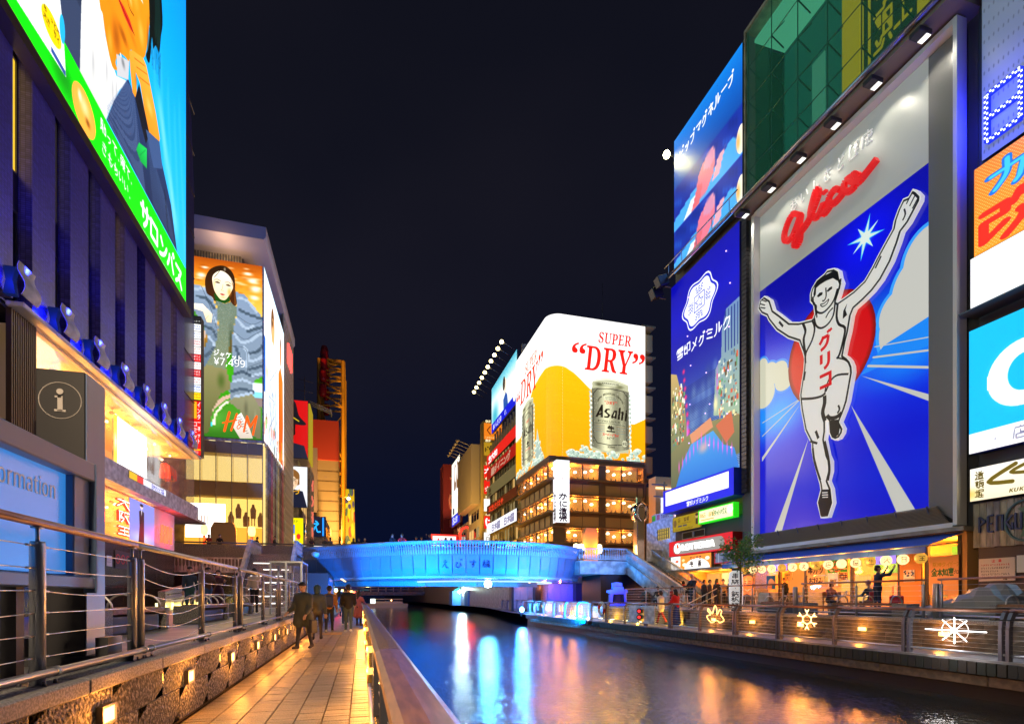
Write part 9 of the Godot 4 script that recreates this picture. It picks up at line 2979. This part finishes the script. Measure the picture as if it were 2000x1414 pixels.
# ---------- people ----------
func field_mesh(st: SurfaceTool,bones: Array,cell: float,k: float) -> void:
	var lo:=Vector3(INF,INF,INF); var hi:=-lo
	for b in bones:
		var r: float=maxf(b[2],b[3])+cell*2.0
		for p in [b[0],b[1]]: lo=lo.min(p-Vector3.ONE*r); hi=hi.max(p+Vector3.ONE*r)
	var n:=Vector3i(((hi-lo)/cell).ceil())+Vector3i.ONE
	var f:=PackedFloat32Array(); f.resize(n.x*n.y*n.z); f.fill(1.0)
	for b in bones:
		var a: Vector3=b[0]; var ab: Vector3=b[1]-a
		var r: float=maxf(b[2],b[3])+k+cell
		var i0:=Vector3i(((a.min(b[1])-Vector3.ONE*r-lo)/cell).floor()).clamp(Vector3i.ZERO,n-Vector3i.ONE)
		var i1:=Vector3i(((a.max(b[1])+Vector3.ONE*r-lo)/cell).ceil()).clamp(Vector3i.ZERO,n-Vector3i.ONE)
		var inv:=1.0/maxf(ab.length_squared(),1e-9)
		for z in range(i0.z,i1.z+1):
			for y in range(i0.y,i1.y+1):
				var row:=(z*n.y+y)*n.x
				for x in range(i0.x,i1.x+1):
					var p:=lo+Vector3(x,y,z)*cell-a
					var t:=clampf(p.dot(ab)*inv,0.0,1.0)
					var d: float=(p-ab*t).length()-lerpf(b[2],b[3],t)
					var g:=f[row+x]
					var h:=maxf(k-absf(g-d),0.0)/k
					f[row+x]=minf(g,d)-h*h*k*0.25
	var ids:={}
	var sx:=n.x; var sxy:=n.x*n.y
	var corner:=[0,1,sx,sx+1,sxy,sxy+1,sxy+sx,sxy+sx+1]
	var count:=0
	for z in n.z-1:
		for y in n.y-1:
			for x in n.x-1:
				var at:=z*sxy+y*sx+x
				var s:=0
				for c in 8: if f[at+corner[c]] < 0.0: s+=1
				if s==0 or s==8: continue
				var sum:=Vector3.ZERO; var m:=0
				for e in [[0,1],[2,3],[4,5],[6,7],[0,2],[1,3],[4,6],[5,7],[0,4],[1,5],[2,6],[3,7]]:
					var g0:=f[at+corner[e[0]]]; var g1:=f[at+corner[e[1]]]
					if (g0 < 0.0)==(g1 < 0.0): continue
					var p0:=Vector3(e[0] & 1,(e[0] >> 1) & 1,e[0] >> 2); var p1:=Vector3(e[1] & 1,(e[1] >> 1) & 1,e[1] >> 2)
					sum+=p0.lerp(p1,g0/(g0-g1)); m+=1
				var v:=lo+(Vector3(x,y,z)+sum/m)*cell
				var best:=INF; var col:=Color.WHITE
				for b in bones:
					var ab: Vector3=b[1]-b[0]
					var t:=clampf((v-b[0]).dot(ab)/maxf(ab.length_squared(),1e-9),0.0,1.0)
					var d: float=(v-b[0]-ab*t).length()-lerpf(b[2],b[3],t)
					if d < best: best=d; col=b[4]
				st.set_color(col); st.set_uv(Vector2.ZERO)
				st.add_vertex(v)
				ids[at]=count; count+=1
	for at in ids:
		var steps:=[1,sx,sxy]
		for ax in 3:
			var o: int=at+steps[ax]
			if (f[at] < 0.0)==(f[o] < 0.0): continue
			var u: int=steps[(ax+1) % 3]; var w: int=steps[(ax+2) % 3]
			if not (ids.has(at-u) and ids.has(at-w) and ids.has(at-u-w)): continue
			var q:=[ids[at],ids[at-u],ids[at-u-w],ids[at-w]]
			if f[at] >= 0.0: q.reverse()
			for i in [0,2,1,0,3,2]: st.add_index(q[i])
var heads:={}
func lincol(a: Array) -> Color:
	return Color(a[0],a[1],a[2])
func colored(bones: Array,cell: float,k: float) -> ArrayMesh:
	var st:=mb(true)
	field_mesh(st,bones,cell,k)
	st.generate_normals()
	return st.commit()
func head_mesh() -> ArrayMesh:
	if heads.has("head"): return heads.head
	var s:=Color(0.46,0.29,0.2); var e:=Color(0.02,0.012,0.01); var l:=Color(0.4,0.14,0.11)
	heads.head=colored([[Vector3(0,0.125,-0.015),Vector3(0,0.145,0),0.092,0.09,s],[Vector3(0,0.05,0.035),Vector3(0,0.1,0.03),0.055,0.07,s],[Vector3(0,0.115,0.09),Vector3(0,0.08,0.108),0.012,0.017,s],[Vector3(-0.09,0.09,0),Vector3(-0.092,0.12,-0.005),0.014,0.018,s],[Vector3(0.09,0.09,0),Vector3(0.092,0.12,-0.005),0.014,0.018,s],
		[Vector3(-0.036,0.118,0.078),Vector3(-0.028,0.118,0.08),0.012,0.012,e],[Vector3(0.036,0.118,0.078),Vector3(0.028,0.118,0.08),0.012,0.012,e],[Vector3(-0.02,0.045,0.085),Vector3(0.02,0.045,0.085),0.011,0.011,l],[Vector3(0,-0.1,-0.02),Vector3(0,0.05,-0.005),0.058,0.054,s]],0.012,0.02)
	return heads.head
func hand_mesh() -> ArrayMesh:
	if heads.has("hand"): return heads.hand
	var s:=Color(0.46,0.29,0.2)
	var b:=[[Vector3(-0.018,-0.02,0),Vector3(-0.022,-0.075,0.004),0.02,0.017,s],[Vector3(0.014,-0.02,0),Vector3(0.022,-0.075,0.004),0.02,0.017,s],[Vector3(0,0.02,0),Vector3(0,-0.03,0),0.026,0.024,s]]
	for i in 4:
		var x:=-0.032+i*0.021; var l: float=[0.034,0.042,0.045,0.038][i]
		var k:=Vector3(x,-0.085,0.004); var m:=k+Vector3(0,-l,0.012)
		b.append([k,m,0.0098,0.009,s]); b.append([m,m+Vector3(0,-l*0.55,0.024),0.009,0.008,s])
	b.append([Vector3(0.026,-0.025,0.008),Vector3(0.05,-0.06,0.022),0.013,0.011,s]); b.append([Vector3(0.05,-0.06,0.022),Vector3(0.052,-0.09,0.032),0.011,0.009,s])
	heads.hand=colored(b,0.007,0.008)
	return heads.hand
func hair_mesh(kind: String) -> ArrayMesh:
	if heads.has(kind): return heads[kind]
	var w:=Color.WHITE
	var b:=[[Vector3(0,0.165,-0.012),Vector3(0,0.11,-0.05),0.096,0.082,w],[Vector3(-0.05,0.185,0.045),Vector3(0.05,0.185,0.045),0.034,0.034,w]]
	if kind=="long": b.append_array([[Vector3(0,0.1,-0.055),Vector3(0,-0.18,-0.085),0.082,0.07,w],[Vector3(-0.08,0.14,0),Vector3(-0.085,-0.06,-0.02),0.028,0.026,w],[Vector3(0.08,0.14,0),Vector3(0.085,-0.06,-0.02),0.028,0.026,w]])
	elif kind=="bob": b.append_array([[Vector3(-0.075,0.14,-0.01),Vector3(-0.08,0.03,-0.01),0.036,0.034,w],[Vector3(0.075,0.14,-0.01),Vector3(0.08,0.03,-0.01),0.036,0.034,w],[Vector3(0,0.1,-0.06),Vector3(0,0.03,-0.06),0.07,0.06,w]])
	elif kind=="hood": b=[[Vector3(0,0.13,-0.03),Vector3(0,0.02,-0.06),0.115,0.1,w]]
	elif kind=="cap": b=[[Vector3(0,0.17,-0.015),Vector3(0,0.15,-0.02),0.095,0.1,w],[Vector3(-0.04,0.165,0.1),Vector3(0.04,0.165,0.1),0.02,0.02,w]]
	heads[kind]=colored(b,0.014,0.03)
	return heads[kind]
# pose: lean,legs [swing,bend] x 2,arms [swing,out,bend] x 2; colours: top,legs,shoes; coat is how far a long coat hangs below the hip
func person(label: String,at: Vector3,turn: float,pose: Dictionary,top: Array,legs: Array,shoes: Array,hair:="short",hair_c:=[0.012,0.009,0.008],size:=1.0,cell:=0.036,group:="") -> Node3D:
	var t:=thing("person",label,"person",at,group,turn,false)
	t.scale=Vector3.ONE*size
	var tc:=lincol(top); var lc:=lincol(legs); var sc:=lincol(shoes)
	var sit: float=pose.get("sit",0.0)
	var hip:=Vector3(0,0.93-sit,0)
	var lean: float=pose.get("lean",0.04)
	var chest:=hip+Vector3(0,cos(lean),sin(lean))*0.42
	var neck:=hip+Vector3(0,cos(lean),sin(lean))*0.57
	var bulk: float=pose.get("bulk",0.0)
	var b:=[[hip+Vector3(-0.07,0.02,0),hip+Vector3(0.07,0.02,0),0.115,0.115,lc],[hip+Vector3(0,0.1,0),chest+Vector3(0,-0.08,0),0.125+bulk,0.135+bulk,tc],[chest+Vector3(-0.09,0.02,0),chest+Vector3(0.09,0.02,0),0.115+bulk,0.115+bulk,tc],[chest,neck,0.1,0.062,tc]]
	var lg: Array=pose.get("legs",[[0.04,0.03],[-0.04,0.03]])
	for s in 2:
		var side:=-1.0 if s==0 else 1.0
		var h:=hip+Vector3(0.085*side,0,0)
		var a: float=lg[s][0]; var kb: float=lg[s][1]
		var kn:=h+Vector3(0.01*side,-cos(a)*0.43,sin(a)*0.43)
		var an:=kn+Vector3(0,-cos(a-kb)*0.42,sin(a-kb)*0.42)
		b.append([h,kn,0.09,0.062,lc]); b.append([kn,an,0.062,0.045,lc])
		b.append([an+Vector3(0,-0.03,-0.03),an+Vector3(0.02*side,-0.045,0.15).rotated(Vector3.RIGHT,-(a-kb)*0.4),0.045,0.038,sc])
		if pose.has("coat"): b.append([h,h.lerp(kn,pose.coat)+Vector3(0.03*side,0,0),0.125+bulk,0.15,tc])
		if pose.has("skirt"): b.append([h,h+Vector3(0.05*side,-0.75,0),0.12,0.17,lc])
	var arms: Array=pose.get("arms",[[0.1,0.12,0.2],[-0.1,0.12,0.2]])
	var hands:=[]
	for s in 2:
		var side:=-1.0 if s==0 else 1.0
		var sh:=chest+Vector3(0.19*side,0.06,0)
		var q: Array=arms[s]
		var d0:=Vector3(sin(q[1])*side,-cos(q[1])*cos(q[0]),sin(q[0])).normalized()
		var d1:=Vector3(sin(q[1])*side*0.4,-cos(q[0]+q[2]),sin(q[0]+q[2])).normalized()
		var el:=sh+d0*0.29; var wr:=el+d1*0.24
		b.append([sh,el,0.062+bulk*0.6,0.05+bulk*0.5,tc]); b.append([el,wr,0.05+bulk*0.5,0.036+bulk*0.3,tc])
		hands.append([wr,d1,side])
	var st:=mb(true)
	field_mesh(st,b,cell,0.05)
	st.generate_normals()
	var body:=st.commit()
	st=mb(true)
	st.append_from(body,0,Transform3D())
	var look: float=pose.get("look",0.0)
	var hx:=Transform3D(Basis(Vector3.UP,look)*Basis(Vector3.RIGHT,pose.get("nod",0.0)),neck+Vector3(0,0.07,0.01))
	st.append_from(head_mesh(),0,hx)
	for h in hands:
		var y: Vector3=-h[1]
		var x:=Vector3(0,0,1).cross(y) if absf(y.z) < 0.9 else Vector3(1,0,0)
		x=x.normalized()
		st.append_from(hand_mesh(),0,Transform3D(Basis(x*h[2],y,(x*h[2]).cross(y)) if h[2] > 0 else Basis(x,y,x.cross(y)),h[0]+h[1]*0.02))
	put("body",st.commit(),M.people,t)
	if hair:
		var o:=put("hat" if hair=="cap" else ("hood" if hair=="hood" else "hair"),hair_mesh(hair),mat(hair_c[0],hair_c[1],hair_c[2],0.55),t)
		o.transform=hx
	if pose.has("pack"):
		st=mb()
		cbx(st,chest+Vector3(0,-0.12,-0.24-bulk),Vector3(0.3,0.46,0.17),0.05)
		obj("backpack",st,mat(pose.pack[0],pose.pack[1],pose.pack[2],0.7),t)
	if pose.has("bag"):
		st=mb()
		cbx(st,Vector3(0.3,0.62,0.02),Vector3(0.09,0.36,0.3),0.02)
		obj("bag",st,mat(pose.bag[0],pose.bag[1],pose.bag[2],0.7),t)
	if pose.has("scarf"):
		st=mb(true)
		var ring:=[]
		for i in 10: ring.append(neck+Vector3(cos(TAU*i/10)*0.085,0.01,sin(TAU*i/10)*0.085))
		tube(st,ring,0.04,6,true)
		obj("scarf",st,mat(pose.scarf[0],pose.scarf[1],pose.scarf[2],0.8),t)
	return t
func people() -> void:
	var walk:=[[0.35,0.1],[-0.3,0.25]]
	var navy:=[0.012,0.016,0.03]; var black:=[0.01,0.01,0.012]; var jeans:=[0.03,0.06,0.12]; var white:=[0.7,0.68,0.64]; var brown:=[0.12,0.05,0.02]
	# on the walkway
	person("person in a tan jacket with a dark blue backpack, walking away",v3(-1.18,0,21.84),PI,{"legs": walk,"pack":[0.015,0.03,0.1],"bulk":0.025,"arms":[[0.2,0.15,0.5],[-0.1,0.15,0.4]]},[0.26,0.11,0.035],navy,[0.3,0.32,0.36],"short",[0.012,0.009,0.008],1.02,0.027)
	person("person in a black hooded jacket and grey jeans, walking away",v3(-0.48,0,21.9),PI,{"legs":[[-0.3,0.25],[0.3,0.1]],"bulk":0.04,"arms":[[0.3,0.1,0.9],[0.3,0.1,0.9]]},black,[0.05,0.08,0.1],white,"short",[0.012,0.012,0.018],1.05,0.027)
	person("person in a long pink coat with long hair by the rail",v3(-0.12,0,27.8),PI-0.6,{"coat":0.95,"bag":[0.4,0.36,0.06],"legs":[[0.05,0.05],[0.0,0.0]],"arms":[[0.5,0.1,0.6],[0.05,0.12,0.2]]},[0.42,0.13,0.16],black,brown,"long",[0.012,0.009,0.008],0.98,0.03)
	person("person in an olive parka holding a bag, close to the stone wall",v3(-1.5,0,15.54),-0.5,{"legs":[[0.2,0.05],[-0.2,0.15]],"bulk":0.05,"coat":0.5,"arms":[[0.3,0.12,0.8],[0.2,0.12,0.6]],"bag":[0.02,0.02,0.025],"nod":0.2},[0.05,0.055,0.045],[0.03,0.03,0.04],[0.04,0.03,0.03],"short",[0.012,0.009,0.008],1.0,0.027)
	person("person in a grey jacket behind the one in the parka",v3(-1.35,0,18.2),PI,{"legs": walk,"bulk":0.03},[0.07,0.08,0.08],[0.04,0.04,0.05],black,"hood",[0.03,0.07,0.08])
	person("person in blue jeans further along, between the two walkers",v3(-0.75,0,27.5),0.0,{"legs": walk},[0.06,0.05,0.05],jeans,white,"short")
	person("person in dark clothes under the bridge",v3(-1.3,0,40),PI,{"legs": walk},navy,black,black)
	# on the left terrace
	person("person in a navy coat with a canvas tote bag on the left terrace",v3(-6.4,0.78,23.4),0.5,{"bag":[0.42,0.3,0.16],"arms":[[0.05,0.1,0.1],[0.1,0.14,0.2]],"look":0.3},[0.02,0.045,0.07],[0.03,0.1,0.1],[0.25,0.06,0.03])
	person("person in a brown jacket and jeans beside the navy coat",v3(-5.85,0.78,23.7),0.8,{"arms":[[0.5,0.1,1.0],[0.5,0.1,1.0]],"bulk":0.02},[0.09,0.04,0.02],[0.03,0.09,0.2],white)
	person("person in a maroon coat and scarf with raised hands",v3(-6.0,0.78,26.0),0.2,{"coat":0.9,"scarf":[0.3,0.06,0.06],"arms":[[0.6,0.15,1.5],[0.6,0.15,1.4]]},[0.06,0.02,0.03],[0.04,0.02,0.05],brown,"bob")
	person("person in a cream jacket seen from behind by the steps",v3(-4.2,0.78,24.0),PI+0.5,{"arms":[[0.8,0.3,1.7],[0.1,0.1,0.4]],"bulk":0.02,"look":-0.4},[0.62,0.5,0.36],black,black,"bob")
	person("person in a bright blue coat half hidden by the railing post",v3(-8.4,0.78,24.0),1.4,{"bulk":0.03},[0.02,0.06,0.5],black,black)
	person("person in dark trousers and a white shoe leaving at the left edge",v3(-4.95,0.79,7.75),-PI/2,{"legs":[[0.5,0.1],[-0.62,0.15]]},[0.03,0.03,0.035],[0.02,0.02,0.03],[0.75,0.75,0.78])
	# on the bridge: heads and shoulders over the parapet
	var g:="people on the bridge"
	var deck:=5.12
	var spots:=[[407,"person in a red hood with a black coat before the lanterns",[0.35,0.02,0.02],"hood",[0.3,0.015,0.015],0.0],[428,"person in a black coat beside the red hood",black,"short",[],0.4],[495,"person bending over the granite parapet in black",black,"bob",[],1.0],[535,"person in grey passing behind the parapet",[0.06,0.06,0.07],"short",[],1.5],[608,"person with tied hair low behind the parapet",[0.05,0.03,0.03],"long",[],0.2],[634,"person in a khaki coat looking down at a phone",[0.1,0.09,0.07],"short",[],0.1],[645,"person in pale grey next to the khaki coat",[0.2,0.18,0.2],"bob",[],-0.4],[690,"person with long brown hair behind the parapet",[0.04,0.03,0.03],"long",[0.06,0.02,0.01],0.3],[701,"person with dark bobbed hair behind the parapet",black,"bob",[],-0.3],[712,"person in a white knitted hat on the bridge",[0.1,0.08,0.07],"cap",[0.6,0.55,0.5],0.2],[812,"person in a teal hat right of the waving one",[0.02,0.1,0.12],"cap",[0.02,0.12,0.2],0.8],[823,"person in yellowish clothes right of the teal hat",[0.3,0.25,0.03],"short",[],0.0],[870,"person with reddish hair before the crab sign",[0.1,0.03,0.02],"bob",[0.1,0.03,0.01],0.2],[881,"person in violet next to the reddish hair",[0.1,0.06,0.14],"bob",[0.08,0.02,0.01],-0.2],[886,"person in dark red at the curve of the parapet",[0.06,0.02,0.03],"long",[],0.5],[968,"person with pale skin and a red scarf facing right",[0.05,0.02,0.02],"short",[0.25,0.15,0.08],1.2],[985,"person in a black coat facing the one with the red scarf",black,"short",[],-1.2]]
	for s in spots:
		var a: float=(s[0]-1000.0)/1050.0
		var D:=52.4 if s[0] < 720 else 49.6
		var x:=D*(0.2705+0.9627*a)/(0.9627-0.2705*a)
		var pose:={"arms":[[0.5,0.15,1.0],[0.5,0.15,1.0]],"nod":0.15}
		if s[0]==495: pose.lean=0.7
		if s[0]==968: pose.scarf=[0.4,0.02,0.02]
		person(s[1],v3(x,deck if s[0] != 886 else 4.9,D),s[5],pose,s[2],black,black,s[3],s[4] if s[4].size() else [0.012,0.009,0.008],1.0,0.045,g)
	person("person in a blue sweater raising an arm over the bridge",v3(6.0,5.35,49.4),0.3,{"arms":[[2.0,0.9,0.4],[0.3,0.1,0.5]],"look":-0.5},[0.015,0.03,0.13],black,black,"short",[0.02,0.015,0.01],1.0,0.04,g)
	person("person with long black hair and dark coat leaning on the fin railing",v3(2.3,4.45,42.2),0.2,{},black,black,black,"long",[0.008,0.008,0.01],1.0,0.04,g)
	person("person in a bright red coat leaning on the fin railing",v3(3.0,4.45,41.7),-0.2,{},[0.5,0.02,0.02],black,black,"long",[0.01,0.008,0.008],1.0,0.04,g)
	# on the right deck and terrace
	person("person in a white fleece and dark red trousers on the right deck",v3(14.9,0,24.6),PI+0.6,{"legs": walk,"bulk":0.04,"coat":0.3},[0.62,0.55,0.48],[0.2,0.01,0.02],black,"bob",[0.03,0.015,0.01],0.97,0.03)
	person("person in a bright red jacket and long blue skirt on the right deck",v3(15.0,0,23.4),PI+0.4,{"skirt":1,"bulk":0.04,"arms":[[0.4,0.1,0.8],[0.4,0.1,0.8]]},[0.6,0.01,0.012],[0.02,0.05,0.25],black,"long",[0.02,0.012,0.01],1.0,0.03)
	person("cook in a pale cap and white mask behind the terrace railing",v3(17.4,0.78,25.5),-PI/2+0.3,{"nod":0.35,"arms":[[0.6,0.1,0.7],[0.6,0.1,0.7]],"scarf":[0.6,0.6,0.6]},[0.015,0.02,0.04],jeans,black,"cap",[0.4,0.38,0.36],1.05)
	var q:=[[22.3,33.84,"person in a black coat and red scarf at the counter queue",black,"bob",2.2,{"scarf":[0.45,0.02,0.02]}],[22.3,33.0,"person in black turned to the counter",black,"short",1.7,{}],[22.3,31.44,"person in a dark coat left of the paper card",[0.02,0.015,0.015],"short",1.5,{}],[22.5,31.1,"person in brown behind the terrace table",[0.08,0.04,0.02],"short",1.2,{}],[22.6,30.5,"person with brown hair near the counter",[0.06,0.03,0.02],"long",1.5,{}],[21.8,29.4,"person in a black coat with a red hood near the tall lantern",black,"long",1.9,{"scarf":[0.6,0.02,0.02]}],[22.6,29.8,"person in yellowish clothes at the end of the queue",[0.35,0.2,0.06],"short",-1.2,{}],[21.2,27.3,"person in a black hooded coat beside the tall lantern",black,"hood",1.6,{}]]
	for s in q: person(s[2],v3(s[0],0.78,s[1]),s[5],s[6],s[3],black,black,s[4],[0.012,0.009,0.008] if s[4] != "hood" else black,1.0,0.042,"people queueing at the counter")
	var sit:={"sit":0.46,"legs":[[1.45,1.4],[1.4,1.4]],"arms":[[0.7,0.1,0.7],[0.6,0.1,0.8]],"lean":0.2,"nod":0.2}
	person("seated guest in dark red behind the left terrace railing",v3(18.5,0.78,29.4),0.0,sit,[0.2,0.015,0.015],black,black,"bob",[0.01,0.008,0.008],1.0,0.042)
	person("seated guest in black with a phone behind the left railing",v3(18.5,0.78,30.8),PI,sit,black,black,black,"short",[0.012,0.009,0.008],1.0,0.042)
	person("seated guest in teal nearest the stairs",v3(18.5,0.78,32.4),PI,sit,[0.02,0.06,0.07],black,black,"short",[0.012,0.009,0.008],1.0,0.042)
	person("seated guest in a patterned violet coat at the white table",v3(20.6,0.78,19.7),0.0,sit,[0.1,0.04,0.06],black,black,"bob",[0.05,0.02,0.015])
	person("seated guest in a knitted violet hat at the white table",v3(20.6,0.78,17.6),PI,sit,[0.02,0.04,0.1],black,black,"cap",[0.14,0.1,0.3])
	person("standing person in navy raising both hands to take a photograph",v3(20.1,0.78,16.9),1.2,{"arms":[[1.7,0.1,0.9],[1.7,0.1,0.9]],"bag":[0.4,0.03,0.05],"nod":-0.2},[0.015,0.03,0.08],[0.012,0.02,0.05],black,"short",[0.03,0.015,0.01],1.06)
	person("waiter in black inside the restaurant kitchen",v3(24.4,0.78,26.5),-PI/2,{},black,black,black,"short",[0.012,0.009,0.008],1.0,0.042)
	var t:=thing("red_suitcase","bright red suitcase and bag beside the standing photographer","suitcase",v3(20.6,0.78,16.5))
	var st:=mb()
	cbx(st,v3(20.6,1.15,16.5),Vector3(0.3,0.66,0.45),0.05)
	obj("case",st,mat(0.6,0.01,0.015,0.4),t)
	st=mb(true)
	tube(st,[v3(20.6,1.48,16.35),v3(20.6,1.85,16.35),v3(20.6,1.85,16.65),v3(20.6,1.48,16.65)],0.015,6)
	obj("handle",st,M.dark,t)
